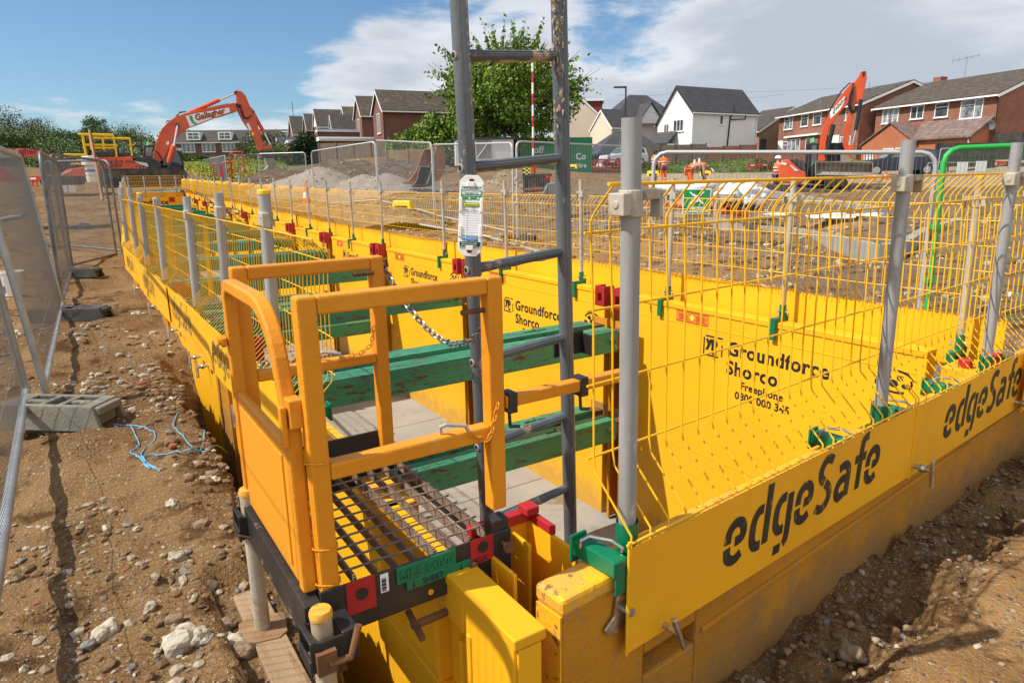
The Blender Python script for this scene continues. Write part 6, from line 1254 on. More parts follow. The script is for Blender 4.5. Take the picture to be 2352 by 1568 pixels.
m = MB(); m.add([(-.05, .3, 4.6), (-.05, 4.2, 4.6), (-.05, 2.25, 6.3), (-.02, .3, 4.6), (-.02, 4.2, 4.6), (-.02, 2.25, 6.3)], [(0, 2, 1), (3, 4, 5), (0, 1, 4, 3), (1, 2, 5, 4), (2, 0, 3, 5)]); m.build('gable_boarding', 'white_paint', H4)
house('brick house with a small white gable at the far side of the left row', 706, 296, 95, 22, 7, 4.4, 4.6, 2.05, 'x', 'brick_dark', 'tile_dark', (), oh=.3)
H6 = house('farthest dark brick house at the left end of the row', 674, 306, 102, 24, 9, 5, 5.2, 2.5, 'x', 'brick_dark', 'tile_dark', (('y', 1.0, 2.2, 1.2, 2.2, '2', 'upvc', 'glass'), ('x', 1.2, .4, .9, 2.4, 'w', 'upvc', 'glass')), oh=.3)
house('small porch gable with white trim in front of the middle houses of the left row', 764, 294, 80, 20, 5, 2.6, 2.2, 1.5, 'x', 'render_white', 'tile_dark', (), oh=.25)
r = house('low brick garage with a flat roof and white fascia before the left row', 738, 318, 70, 26, 8, 3, 2.6, .12, 'x', 'brick_red', 'lead', (('x', 4.6, .2, 1.6, 1.8, '2', 'upvc', 'glass'), ), oh=.35, cat='garage', name='garage')
m = MB(); m.bb((-.25, -.38, 2.35), (8.2, -.30, 2.72)); m.bb((-.33, -.38, 2.35), (-.26, 3.2, 2.72)); m.build('fascia', 'white_paint', r)
r = house('low red brick wall block with patterned openings between the garage and the left row', 729, 301, 74, 24, 7.2, 1, 3.4, .1, 'x', 'brick_dark', 'lead', (), oh=.05, cat='wall', name='brick_wall')
house('small grey shed at the far left end of the brick row', 640, 333, 88, 24, 4, 2.4, 2.2, .9, 'x', 'fence_timber', 'tile_slate', (), oh=.2, cat='shed', name='shed')
house('little brick outbuilding beside the dark bush', 664, 326, 84, 24, 3.4, 3, 2.4, .2, 'x', 'brick_orange', 'lead', (), oh=.2, cat='shed', name='shed')
# long school like block beyond the excavator boom
w_ = []
for i in range(8):
    for z, hh in ((.9, 1.9), (4.5, 1.9)): w_.append(('x', 1.6+4.6*i, z, 3.0, hh, 'g', 'upvc', 'glass'))
S_ = house('long dark brick three storey block with rows of white windows behind the excavator boom', 400, 327, 160, 4, 40, 11, 6.8, 2.7, 'x', 'brick_school', 'tile_dark', tuple(w_), oh=.3, base_extra=6, rshift=-2)
for i in range(4):
    x = 3.0+7.2*i; m = MB(); m.bb((x, -.1, 7.2), (x+3.0, 2.6, 9.0)); dm = m.build('dormer', 'white_paint', S_); m = MB(); m.bb((x+.3, -.14, 7.5), (x+2.7, -.10, 8.8)); m.build('pane', 'glass', dm)
    m = MB(); m.bb((x+1.45, -.17, 7.5), (x+1.55, -.13, 8.8)); m.bb((x+.3, -.17, 8.1), (x+2.7, -.13, 8.2)); m.build('glazing_bar', 'upvc', dm)
m = MB(); m.bb((30, 1.5, 8.2), (35, 5, 10.6)); m.build('roof_housing', 'white_paint', S_); m = MB(); m.tube([(27, 4, 10), (27, 4, 16)], .07, 5); m.build('mast', 'exc_black', S_)
# cream rendered gable house right of the tree
C_ = house('cream rendered house with a red tile hung dormer right of the tree', 1391, 277, 80, 84, 8, 6.0, 5.6, 2.7, 'x', 'render_cream', 'tile_slate', (), oh=.12, low=0)
m = MB(); m.bb((2.0, .35, 5.9), (6.2, 2.6, 8.0)); dm = m.build('dormer', 'render_tilehang', C_); m = MB(); m.bb((1.8, .15, 8.0), (6.4, 2.8, 8.25)); m.build('dormer_roof', 'white_paint', dm)
house('plain grey rear extension beside the cream house', 1405, 292, 74, 28, 3.2, 4, 5.0, 1.9, 'x', 'render_cream', 'tile_slate', (), oh=.15)
# white-grey house with hipped roof
G_ = house('pale grey house with hipped slate roofs beside the bright white house', 1412, 282, 82, 16, 9.4, 7, 5.4, 3.6, 'x', 'render_grey', 'tile_slate', (('x', .5, 3.6, 2.0, 1.5, '3', 'anthracite', 'glass'), ('x', 6.3, 2.9, 1.4, 2.3, '2', 'anthracite', 'glass'), ('x', 6.2, .0, 1.8, 1.4, '2', 'anthracite', 'glass')), oh=.4, hip=True, trim='anthracite')
m = MB(); m.add([(2.6, -.9, 5.3), (6.0, -.9, 5.3), (4.3, -.9, 7.5), (2.6, 2.2, 5.3), (6.0, 2.2, 5.3), (4.3, 2.2, 7.5)], [(0, 1, 2), (5, 4, 3), (0, 3, 4, 1)]); m.build('porch_gable', 'render_white', G_, fix=True)
m = MB()
for x0, x1 in ((2.3, 4.3), (4.3, 6.3)): za, zb = (5.0, 7.6) if x0 < 4 else (7.6, 5.0); m.add([(x0, -1.1, za), (x1, -1.1, zb), (x1, 3, zb), (x0, 3, za), (x0, -1.1, za+.15), (x1, -1.1, zb+.15), (x1, 3, zb+.15), (x0, 3, za+.15)], [(3,2,1,0), (4,5,6,7), (0,1,5,4), (1,2,6,5), (2,3,7,6), (3,0,4,7)])
m.build('porch_roof', 'tile_slate', G_, fix=True); m = MB(); m.bb((2.6, -.9, 0), (2.9, .0, 5.3)); m.bb((5.7, -.9, 0), (6.0, 0, 5.3)); m.build('porch_cheek', 'render_white', G_)
m = MB(); m.bb((6.2, -.5, 2.6), (7.8, -.45, 3.6)); m.build('balcony_glass', 'glass', G_)
house('low hipped slate garage roof in front of the pale grey house', 1385, 340, 70, 10, 6, 4, 2.4, 1.8, 'x', 'render_grey', 'tile_slate', (), oh=.4, hip=True, cat='garage', name='garage')
# bright white house
WH = house('bright white rendered house with a dark slate roof in the middle of the skyline', 1591, 253, 70, 30, 9.6, 5.2, 5.3, 2.5, 'x', 'render_white', 'tile_slate', (('y', 1.2, 3.3, 1.5, 1.2, '3', 'upvc', 'glass'), ('y', 3.4, 3.05, .75, 1.15, '2', 'upvc', 'glass'), ('y', 1.4, .5, 1.2, 1.3, '2', 'upvc', 'curtain_glass'), ('x', 3.9, 3.95, .55, .95, 'w', 'upvc', 'glass'), ), oh=.28, low=.9, rshift=-.2, verge='anthracite', base_extra=3)
pipe(WH, [(5.9, -.1, 5.9), (5.85, -.1, 5.2), (5.4, -.1, 4.7), (5.2, -.1, 2.2), (5.0, -.1, -1.5)], 'exc_black', .07); pipe(WH, [(5.5, -.1, 4.5), (7.7, -.1, 4.6), (7.7, -.1, 5.1)], 'exc_black', .06); pipe(WH, [(.12, -.12, 5.2), (-.05, -.1, 4.9), (-.05, -.1, -1.5)], 'upvc', .05); pipe(WH, [(9.5, -.12, 5.2), (9.5, -.12, -1.5)], 'upvc', .05)
m = MB(); m.add([(-1.5, 1.9, 2.05), (-1.5, 5.6, 2.05), (.0, 5.2, 3.2), (.0, 2.1, 3.2), (-1.5, 1.9, 2.2), (-1.5, 5.6, 2.2), (.0, 5.2, 3.4), (.0, 2.1, 3.4)], [(3,2,1,0), (4,5,6,7), (0,1,5,4), (1,2,6,5), (2,3,7,6), (3,0,4,7)]); m.build('porch_roof', 'tile_slate', WH, fix=True); m = MB(); m.bb((-1.2, 2.3, -2), (0, 5.3, 2.1)); pp = m.build('porch', 'render_white', WH); m = MB(); m.bb((-1.25, 3.2, -.9), (-1.2, 4.2, 1.5)); m.build('door', 'upvc', pp)
t = thing('banner', 'green and white patterned banner below the lower window of the white house', 'banner', FRM[WH.name]); m = MB(); m.bb((-.16, 2.0, -1.5), (-.10, 3.7, -.6)); m.build('sheet', 'leaf_pale', t)
# right hand brick pairs
B1 = house('red brick house pair behind the small excavator, its gable to the right', 1978, 238, 63, 9, 10, 14, 5.1, 1.95, 'y', 'brick_red', 'tile_brown', (('y', 1.1, 3.75, 1.0, 1.15, 't', 'upvc', 'curtain_glass'), ('y', 6.0, 3.7, 1.4, 1.2, 't', 'upvc', 'glass'), ('y', 8.3, 3.7, 1.3, 1.2, 't', 'upvc', 'glass'), ('y', 11.2, 3.6, 1.7, 1.3, 'o', 'upvc', 'curtain_glass'),
      ('y', 11.0, .95, 1.9, 1.4, 'o', 'upvc', 'curtain_glass'), ('y', 8.0, .95, 2.4, 1.5, '3', 'upvc', 'curtain_glass', .9), ('y', 6.0, .2, .95, 2.2, 'w', 'upvc', 'glass', .9, 'door'), ('x', 2.0, 1.3, 1.0, 1.2, 'w', 'upvc', 'glass'), ('y', 1.0, .8, 1.6, 1.5, '2', 'upvc', 'curtain_glass')), oh=.35)
m = MB(); m.bb((-1.2, 4.6, 2.62), (0.05, 10.8, 2.8)); m.build('porch_roof', 'upvc', B1); m = MB(); m.bb((-.9, 4.9, -2), (0, 10.6, 2.6)); m.build('porch', 'brick_red', B1); m = MB(); m.bb((-.04, 12.95, -.3), (-.0, 13.9, 2.5)); m.bb((-.04, 2.8, .3), (0, 3.9, 2.5)); m.build('wall_panel', 'white_paint', B1)
for y in (3, 9.5): m = MB(); m.tube([(2, y, 5.6), (2, y, 6.4)], .09, 6); m.build('vent_pipe', 'lead', B1)
m = MB(); m.tube([(3.5, 4, 6.4), (3.5, 4, 7.5)], .02, 4); m.build('flue', 'exc_black', B1)
B2_ = house('nearest red brick house pair at the right edge with an orange brick porch', 2296, 215, 52, 19, 11, 11.4, 5.2, 2.15, 'y', 'brick_red', 'tile_brown', (('y', 8.9, 3.75, 1.75, 1.25, 'g', 'upvc', 'curtain_glass'), ('y', 6.4, 3.9, 1.3, 1.1, '2', 'upvc', 'glass'), ('y', 4.1, 3.85, 1.25, 1.15, 't', 'upvc', 'glass'), ('y', 1.15, 3.55, 1.9, 1.45, 'o', 'upvc', 'curtain_glass'), ('x', 1.6, 1.2, 1.0, .9, 'w', 'upvc', 'glass'), ('x', 4.4, 1.2, 1.1, 1.1, 'w', 'upvc', 'glass'),
      ), oh=.35)
m = MB(); m.hexa([(-1.9, .3, -2.5), (.0, .3, -2.5), (0, 5.2, -2.5), (-1.9, 5.2, -2.5), (-1.9, .3, 2.0), (0, .3, 3.25), (0, 5.2, 3.25), (-1.9, 5.2, 2.0)]); m.build('porch_extension', 'brick_orange', B2_, fix=True)
m = MB(); pg = [(5.1, -2.5), (10.6, -2.5), (10.6, 1.85), (7.7, 3.5), (5.1, 1.85)]; m.add([(-2.1, y, z) for y, z in pg]+[(0, y, z) for y, z in pg], [(0,1,2,3,4), (9,8,7,6,5), (0,5,6,1), (1,6,7,2), (2,7,8,3), (3,8,9,4), (4,9,5,0)]); gp = m.build('porch_gable', 'brick_orange', B2_, fix=True)
m = MB(); m.hexa([(-2.2, .1, 2.0), (0, .1, 3.4), (0, 6.5, 3.4), (-2.2, 5.3, 2.0), (-2.2, .1, 2.15), (0, .1, 3.6), (0, 6.5, 3.6), (-2.2, 5.3, 2.15)])
for y0, z0, y1, z1 in ((10.8, 1.8, 7.7, 3.58), (7.7, 3.58, 4.9, 1.8)): m.add([(-2.25, y0, z0), (-2.25, y1, z1), (0.1, y1, z1), (.1, y0, z0), (-2.25, y0, z0+.13), (-2.25, y1, z1+.13), (.1, y1, z1+.13), (.1, y0, z0+.13)], [(3,2,1,0), (4,5,6,7), (0,1,5,4), (1,2,6,5), (2,3,7,6), (3,0,4,7)])
m.build('porch_roof', 'tile_porch', B2_, fix=True)
for w in (('y', 1.0, -.1, 2.2, 1.75, 'o', 'upvc', 'glass', 1.92), ('y', 5.9, -.5, 1.0, 2.0, 'w', 'upvc', 'curtain_glass', 2.12), ('y', 7.1, -.6, 1.1, 2.1, 't', 'upvc', 'upvc', 2.12, 'door'), ('y', 9.2, -.3, 1.0, 1.6, 'g', 'upvc', 'glass', 2.12)): window(B2_, *w)
pipe(B2_, [(-1.95, .5, 1.9), (-1.98, .5, -1.6)], 'upvc', .05); pipe(B2_, [(-.1, .1, 5.0), (-.08, -.05, 4.6), (.05, -.06, -1.5)], 'exc_black', .05)
t = thing('satellite_dish', 'grey satellite dish on the corner of the nearest brick house', 'satellite dish', FRM[B2_.name] @ Matrix.Translation((-.5, -.1, 2.9))); m = MB(); m.lathe([(.02, .08), (.25, .03), (.36, -.05), (.35, -.06), (.02, .06)], 14, (0, 0, 0), Matrix.Rotation(R(70), 3, 'Y')); m.build('dish', 'lead', t, smooth=True); m = MB(); m.tube([(.1, 0, 0), (.5, .1, -.1)], .025, 5); m.build('arm', 'white_paint', t)
for q_, lb in (((3.6, 6, 7.0), ''),):
    t = thing('tv_aerial', 'thin television aerial standing on the ridge of the nearest brick house', 'aerial', FRM[B2_.name] @ Matrix.Translation(q_)); m = MB(); m.tube([(0, 0, 0), (0.1, 0, 2.0)], .025, 4); m.tube([(-.2, 1.1, 1.7), (.2, -1.0, 1.9)], .018, 4)
    for k in range(5): m.tube([(-.2+.1*k, 1.1-.5*k, 1.5+.04*k), (-.2+.1*k, 1.1-.5*k, 1.95+.04*k)], .012, 3)
    m.build('rods', 'wire_grey', t)
m = MB(); m.bb((5.6, 9.9, 6.4), (6.4, 10.7, 7.9)); m.build('chimney', 'brick_red', B2_)
house('tan brick house with brown roof glimpsed between the white house and the brick pair', 1745, 300, 80, 20, 9, 5, 4.6, 2.6, 'y', 'brick_tan', 'tile_dark', (('y', 1.0, 2.3, .7, 1.3, 'w', 'anthracite', 'glass'), ('x', .2, 2.3, .8, 1.3, 'w', 'anthracite', 'glass')), oh=.3)
# garden fences and walls
def board_fence(p, q, h, lab, name='timber_fence', mt='fence_timber', cat='fence', th_=.05):
    p, q = Vector(p), Vector(q); L = (q-p).length; t = thing(name, lab, cat, frame(p, q-p)); sl = (q.z-p.z)/math.hypot(q.x-p.x, q.y-p.y); m = MB(); n = int(L/1.8)+1
    for i in range(n): x0, x1 = L*i/n, L*(i+1)/n-.0; z = sl*(x0+x1)/2; m.bb((x0+.06, -th_/2, z-.6), (x1-.06, th_/2, z+h))
    m.build('boards' if mt == 'fence_timber' else 'masonry', mt, t)
    m = MB()
    for i in range(n+1): x = L*i/n; m.bb((x-.058, -.07, sl*x-.6), (x+.058, .07, sl*x+h+.08))
    m.build('posts', mt, t); return t
board_fence(atd(1405, 384, 68), atd(1620, 376, 68), 1.9, 'grey brown timber fence in front of the pale grey house, behind the two standing workers')
board_fence(atd(1622, 375, 68), atd(1735, 368, 67), 1.5, 'old timber fence at the foot of the white house', mt='brick_dark', cat='wall', name='garden_wall')
board_fence(atd(1740, 380, 62), atd(1900, 380, 58), 1.3, 'low brown garden wall in front of the red brick pair', mt='brick_dark', cat='wall', name='garden_wall')
_p, _q = atd(2284, 345, 45), atd(2480, 345, 40); board_fence(_p, _q, 45*ray(2284, 308).z-_p.z, 'black timber fence beside the orange porch at the right edge', mt='fence_black')
_p, _q = atd(2148, 362, 46), atd(2284, 362, 45); board_fence(_p, _q, 46*ray(2148, 329).z-_p.z, 'lower black timber fence behind the silver car', mt='fence_black')
board_fence(atd(2140, 385, 52), atd(2480, 385, 48), .9, 'old brick boundary wall behind the silver car', mt='brick_school', cat='wall', name='garden_wall')
board_fence(atd(735, 372, 62), atd(975, 368, 60), 1.6, 'weathered garden fence at the foot of the left brick houses')
pf = board_fence(atd(888, 388, 50), atd(985, 384, 50), 1.3, 'pale timber picket fence right of the brown spoil bank', mt='timber'); 
# verge, pavement, road at the houses
def sheet(name, pix, mt, lift=.03, kind='structure', th_=.06):
    pts = [];
    for x, y, d in pix: q = atd(x, y, d); pts.append(Vector((q.x, q.y, gz(q.x, q.y)+lift)))
    m = MB(); n = len(pts); m.add([p-Vector((0, 0, th_+.3)) for p in pts]+pts, [tuple(range(n-1, -1, -1)), tuple(range(n, 2*n))]+[(i, (i+1) % n, (i+1) % n+n, i+n) for i in range(n)]); o = m.build(name, mt, fix=True); o['kind'] = kind; return o
kp = [(1560, 500), (1650, 521), (1750, 527), (1850, 535), (1950, 553), (2020, 566), (2090, 556), (2140, 538), (2210, 524)]
def strip_kerb(pix, zt_, h, w, lab, up_=.05):
    pts = [atz(x, y, zt_) for x, y in pix]
    pp = [Vector(p) for p in pts]; pts = []
    for i in range(len(pp)-1):
        a, b, c_, d_ = pp[max(0, i-1)], pp[i], pp[i+1], pp[min(len(pp)-1, i+2)]
        for k in range(5): t_ = k/5; pts.append(.5*((2*b)+(c_-a)*t_+(2*a-5*b+4*c_-d_)*t_*t_+(3*b-a-3*c_+d_)*t_**3))
    pts.append(pp[-1]); zs = [max(p.z, max(gz(p.x+dx, p.y+dy) for dx in (-.2, 0, .2) for dy in (0, .25))+up_) for p in pts]
    for i, p in enumerate(pts): s_ = zs[max(0, i-5):i+6]; p.z = sum(s_)/len(s_)+.03; c = pts[0]; m = MB(); a = []
    for i, p in enumerate(pts):
        d = (pts[min(i+1, len(pts)-1)]-pts[max(0, i-1)]); d.z = 0; d.normalize(); n_ = Vector((-d.y, d.x, 0)); a.append([p-c+Vector((0, 0, -h)), p-c+n_*w+Vector((0, 0, -h)), p-c+n_*w, p-c])
    for p, q in zip(a, a[1:]): m.hexa([p[0], q[0], q[1], p[1], p[3], q[3], q[2], p[2]])
    o = m.build('kerb', 'kerb', fix=True); o.location = c; tag(o, lab, 'kerb'); return o
strip_kerb(kp, -1.18, .42, .16, 'long curved pale concrete kerb snaking across the middle distance on the right')
strip_kerb([(1640, 442), (1700, 447), (1800, 452), (1900, 462), (2010, 480)], -.92, .3, .35, 'pale straight kerb line in front of the small excavator')
strip_kerb([(1388, 528), (1440, 525)], -1.22, .10, .25, 'loose pale kerb stone lying left of the big mesh fence')
strip_kerb([(1505, 487), (1640, 492)], -1.1, .12, .5, 'straight pale kerb stones behind the safety sign')
# ------------------------------------------------------------------ trees and bushes
def leaves(name, mt, parent, centers, n, size, seed=0, spread=1.0, droop=.0):
    g = np.random.default_rng(seed); C = np.array([c[:3] for c in centers]); Rr = np.array([c[3] for c in centers]); w = Rr**2; w = w/w.sum(); k = g.choice(len(C), n, p=w)
    d = g.normal(size=(n, 3)); d /= np.linalg.norm(d, axis=1)[:, None]; rad = g.random(n)**.42; P = C[k]+d*(Rr[k]*rad*spread)[:, None]*np.array([1, 1, .85]); P[:, 2] -= droop*g.random(n)
    a = g.normal(size=(n, 3))+np.array([0, 0, .4]); a /= np.linalg.norm(a, axis=1)[:, None]; b = np.cross(a, g.normal(size=(n, 3))); b /= np.linalg.norm(b, axis=1)[:, None]; c_ = np.cross(a, b)
    s = size*(.6+.8*g.random(n))[:, None]; v = np.stack([P-b*s, P+c_*s*.55+a*s*.12, P+b*s, P-c_*s*.55+a*s*.12], 1).reshape(-1, 3); f = np.arange(4*n).reshape(-1, 4)
    me = bpy.data.meshes.new(name); me.from_pydata(v.tolist(), [], f.tolist())
    ml = mt if isinstance(mt, (list, tuple)) else [mt]
    for q in ml: me.materials.append(MATS[q])
    if len(ml) > 1:
        # whole twigs lean to one tone or the other
        tone = g.random(len(C)); me.polygons.foreach_set('material_index', [int((tone[i]*.6+g.random()*.4) > .55) for i in k])
    me.update(); o = bpy.data.objects.new(name, me); COL.objects.link(o)
    if parent: o.parent = parent; FRM[o.name] = FRM[parent.name]
    return o
def tree(lab, q, H, Wd, mts, n, size, seed, trunk=.3, base=.15, name='tree', cat='tree', clumps=60, shape='round', trunks=1, twigs=0, rr=(.10, .22), openness=.0):
    rnd = random.Random(seed); t = thing(name, lab, cat, Matrix.Translation(q)); m = MB(); C = []
    for k in range(clumps):
        for _ in range(30):
            x, y, z = rnd.uniform(-1, 1), rnd.uniform(-1, 1), rnd.uniform(0, 1); zc = (z-.45)/.55
            lim = {'round': 1-zc*zc*.9, 'cone': (1-z)**.8, 'column': .9 if z < .8 else .9*(1-z)*5, 'bush': math.sqrt(max(0, 1-z*z))}[shape]
            if x*x+y*y < lim*lim*(1.0) and x*x+y*y > lim*lim*.12*rnd.random(): break
        C.append((x*Wd/2*.86, y*Wd/2*.86, H*(base+(1-base)*z*.93), Wd*rnd.uniform(*rr)))
    for k in range(twigs):   # long shoots poking out of the crown
        a = rnd.uniform(0, 6.28); el = rnd.uniform(.1, 1.3); d = Vector((math.cos(a)*math.cos(el), math.sin(a)*math.cos(el), math.sin(el))); s = Vector((d.x*Wd*.38, d.y*Wd*.38, H*(base+.38*(1-base))+d.z*H*.40)); L = rnd.uniform(.12, .30)*Wd
        d2 = (d+Vector((rnd.uniform(-.3, .3), rnd.uniform(-.3, .3), .15))).normalized()
        for j in range(9): p = s+d2*L*j/8+Vector((0, 0, -.02*j*j*L*(1-d.z)*.4)); C.append((*p, .27*(1.25-j/9)))
        m.tube([s*.9, s+d2*L*.8], .03, 4, radii=[.04, .01])
    for k in range(trunks):
        bx, by = (rnd.uniform(-.5, .5)*Wd*.12, rnd.uniform(-.5, .5)*Wd*.12) if trunks > 1 else (0, 0); tp = Vector((bx*2.2, by*2.2, H*.55)); m.tube([(bx, by, -.5), (bx*1.3, by*1.3, H*.2), tp*1.0, (tp.x*1.3, tp.y*1.3, H*.8)], trunk, 7, radii=[trunk, trunk*.8, trunk*.5, trunk*.15])
        for j in range(10 if trunks == 1 else 6): c = C[rnd.randrange(min(clumps, len(C)))]; s = Vector((bx*1.3, by*1.3, H*rnd.uniform(.18, .5))); m.tube([s, s.lerp(Vector(c[:3]), .6)+Vector((0, 0, -.05*H)), c[:3]], .06, 5, radii=[trunk*.4, trunk*.2, .02])
    m.build('trunk', 'bark', t); leaves('crown', mts, t, C, n, size, seed); return t
def tpos(px, py, d): q = atd(px, py, d); z = gz(q.x, q.y); q.z = z; return q
q = tpos(1175, 345, 56); ztop = 56*ray(1190, 108).z
tree('big bright green cherry tree behind the ladder and the site cabin', q, ztop-q.z, 12.6, ['leaf_cherry', 'leaf_cherry_b'], 30000, .15, 4, .28, .20, clumps=130, trunks=3, twigs=130, rr=(.06, .13))
q = tpos(1005, 350, 58); tree('green bush with long shoots at the left foot of the big tree', q, 58*ray(1000, 262).z-q.z, 5.5, ['leaf_cherry', 'leaf_cherry_b'], 6000, .15, 7, .1, .05, name='bush', cat='bush', clumps=40, shape='bush', twigs=14)
q = tpos(935, 345, 58); tree('small leafy shrub against the nearest brick house', q, 58*ray(930, 300).z-q.z, 4.0, ['leaf_cherry', 'leaf_mid'], 3000, .14, 8, .08, .05, name='bush', cat='bush', clumps=26, shape='bush', twigs=8)
q = tpos(705, 355, 72); tree('dense dark round conifer in front of the left brick row', q, 72*ray(705, 303).z-q.z, 4.7, ['leaf_cypress', 'leaf_cypress'], 7000, .15, 9, .2, .0, name='bush', cat='bush', clumps=60, shape='bush', rr=(.12, .2))
for i, (px, yt, d, Wd, mts, n, sz, shp, lab) in enumerate(((20, 250, 80, 10, ['leaf_brown', 'leaf_mid'], 4500, .17, 'round', 'thin brown leaved tree at the left edge of the skyline'), (75, 265, 75, 7, ['leaf_brown', 'leaf_brown'], 2600, .13, 'round', 'airy half bare tree second from the left edge'), (115, 295, 70, 7, ['leaf_mid', 'leaf_dark'], 4200, .19, 'round', 'fresh green tree right of the airy brown trees'), (45, 300, 68, 8, ['leaf_dark', 'leaf_mid'], 4500, .19, 'bush', 'dark green shrub mass at the left edge above the second excavator'),
        (150, 318, 66, 6, ['leaf_white', 'leaf_mid'], 4000, .16, 'bush', 'white flowering hawthorn left of the excavator railings'), (185, 318, 80, 6, ['leaf_purple', 'leaf_purple'], 1800, .18, 'round', 'small purple leaved tree in the distant trees'), (205, 290, 85, 7, ['leaf_dark', 'leaf_mid'], 4500, .2, 'round', 'dense dark green tree left of the two poplars'), (225, 262, 88, 3.0, ['leaf_mid', 'leaf_dark'], 1500, .18, 'column', 'thin poplar, the left of two above the excavator'), (243, 262, 88, 2.8, ['leaf_mid', 'leaf_dark'], 1400, .18, 'column', 'thin poplar, the right of two above the excavator'),
        (250, 290, 82, 8, ['leaf_mid', 'leaf_dark'], 5000, .2, 'round', 'broad green tree under the two poplars'), (285, 286, 84, 8.5, ['leaf_pale', 'leaf_pale'], 4000, .17, 'round', 'pale grey green willow right of the poplars'), (230, 318, 72, 5, ['leaf_cypress', 'leaf_dark'], 3500, .16, 'bush', 'dark rounded evergreen behind the excavator railings'), (338, 325, 90, 6, ['leaf_dark', 'leaf_mid'], 3600, .2, 'round', 'dark tree just left of the excavator boom'), (310, 330, 70, 7, ['leaf_white', 'leaf_dark'], 3500, .16, 'bush', 'flowering shrub behind the excavator cab'),
        (410, 358, 120, 6, ['leaf_dark', 'leaf_mid'], 3000, .28, 'bush', 'round bush at the left foot of the long brick block'), (455, 364, 110, 5, ['leaf_dark', 'leaf_mid'], 3000, .25, 'bush', 'dark bush in front of the long brick block, left of the yellow flowers'), (580, 335, 95, 6, ['leaf_mid', 'leaf_dark'], 5000, .22, 'round', 'green tree right of the long brick block under the excavator arm'), (612, 296, 98, 8, ['leaf_dark', 'leaf_brown'], 3500, .2, 'round', 'dark tree with reddish tips beside the brick row'), (630, 325, 84, 6, ['leaf_pale', 'leaf_mid'], 3500, .18, 'bush', 'pale bush at the foot of the farthest brick house'), (548, 366, 90, 4, ['leaf_white', 'leaf_mid'], 3200, .18, 'bush', 'low flowering bush under the excavator arm'),
        (445, 298, 190, 14, ['leaf_dark', 'leaf_dark'], 2500, .4, 'cone', 'dark cedar behind the roof of the long brick block'), (1418, 264, 95, 7, ['leaf_mid', 'leaf_dark'], 2500, .2, 'round', 'small tree behind the cream house left of the lamp post'), (1130, 335, 60, 5, ['leaf_cherry', 'leaf_dark'], 3200, .16, 'bush', 'green undergrowth behind the site cabin'), (1270, 345, 62, 7, ['leaf_dark', 'leaf_mid'], 2800, .18, 'bush', 'dark undergrowth right of the green container'), (1760, 388, 60, 3, ['leaf_mid', 'leaf_dark'], 900, .12, 'bush', 'small garden shrub on the grass verge'), (1945, 370, 48, 3, ['leaf_mid', 'leaf_cherry'], 1000, .12, 'bush', 'small shrub in front of the orange porch'))):
    q = tpos(px, 372, d); H = d*ray(px, yt).z-q.z
    tree(lab, q, max(H, 1.0), Wd, mts, int(n*1.7), sz*.62, 20+i, .18, .05 if shp in ('bush', 'cone') else .18, name='bush' if shp == 'bush' else 'tree', cat='bush' if shp == 'bush' else 'tree', clumps=45, shape=shp, rr=(.09, .2))
C = [];
for k in range(260): 
    px, d = random.uniform(-40, 385), random.uniform(95, 150); q = tpos(px, 372, d); C.append((q.x, q.y, q.z+random.uniform(.3, 2.6), random.uniform(1.4, 2.6)))
o = leaves('far_wood', ['leaf_dark', 'leaf_mid'], None, C, 26000, .20, 99); o['kind'] = 'stuff'
C = []
for k in range(620):
    px, d = random.uniform(500, 660)-random.random()**2*110, random.uniform(42, 76); q = tpos(px, 385, d); C.append((q.x, q.y, q.z+.12, random.uniform(.3, .65)))
o = leaves('yellow_flowers', ['flower_yellow', 'grass'], None, C, 22000, .065, 98); o['kind'] = 'stuff'
C = []
for k in range(700):
    px, d = random.uniform(1440, 1850), random.uniform(57.5, 69); q = tpos(px, 385, d); C.append((q.x, q.y, q.z+.02, random.uniform(.2, .5)))
o = leaves('verge_grass', ['grass', 'leaf_mid'], None, C, 16000, .06, 97); o['kind'] = 'stuff'
# ------------------------------------------------------------------ things standing about the site
def cabin():
    q = tpos(1180, 386, 50); t = thing('site_cabin', 'grey portable site cabin with one shuttered window behind the ladder', 'cabin', frame(q, (-1, -.12, 0))); H = 50*ray(1180, 316).z-q.z; W_ = 4.2
    t2 = thing('tmp', 'x', 'x') if False else None
    m = MB(); m.bb((0, -2.2, .15), (W_, 0, H-.15)); m.build('wall', 'cabin_grey', t, bev=.02); m = MB(); m.bb((-.1, -2.3, H-.15), (W_+.1, .1, H)); m.build('roof', 'exc_dark', t); m = MB(); m.bb((1.6, .0, .65), (2.7, .04, 2.05)); w = m.build('window', 'lead', t)
    m = MB(); m.tube([(1.65, .06, .7), (2.65, .06, 2.0)], .015, 4); m.tube([(2.65, .06, .7), (1.65, .06, 2.0)], .015, 4); m.build('bars', 'galv_far', w)
    m = MB(); m.bb((.1, -.3, 0), (.4, .0, .15)); m.bb((W_-.4, -.3, 0), (W_-.1, 0, .15)); m.build('feet', 'exc_black', t)
cabin()
q = tpos(1195, 385, 56); t = thing('container', 'bright green storage container with white lettering below the tree', 'container', frame(q, (1, .1, 0))); m = MB(); m.bb((0, 0, -.5), (6.0, 2.4, 2.5)); b = m.build('body', 'container_green', t, bev=.03); lettering('lettering', 'off', .8, 'paper', face_m((1.1, -.01, 1.3), (1, 0, 0)), b, bold=.02); lettering('lettering', 'Co', .7, 'paper', face_m((4.6, -.01, .75), (1, 0, 0)), b, bold=.02); lettering('lettering', 'Hire', .5, 'paper', face_m((4.6, -.01, .1), (1, 0, 0)), b, bold=.015)
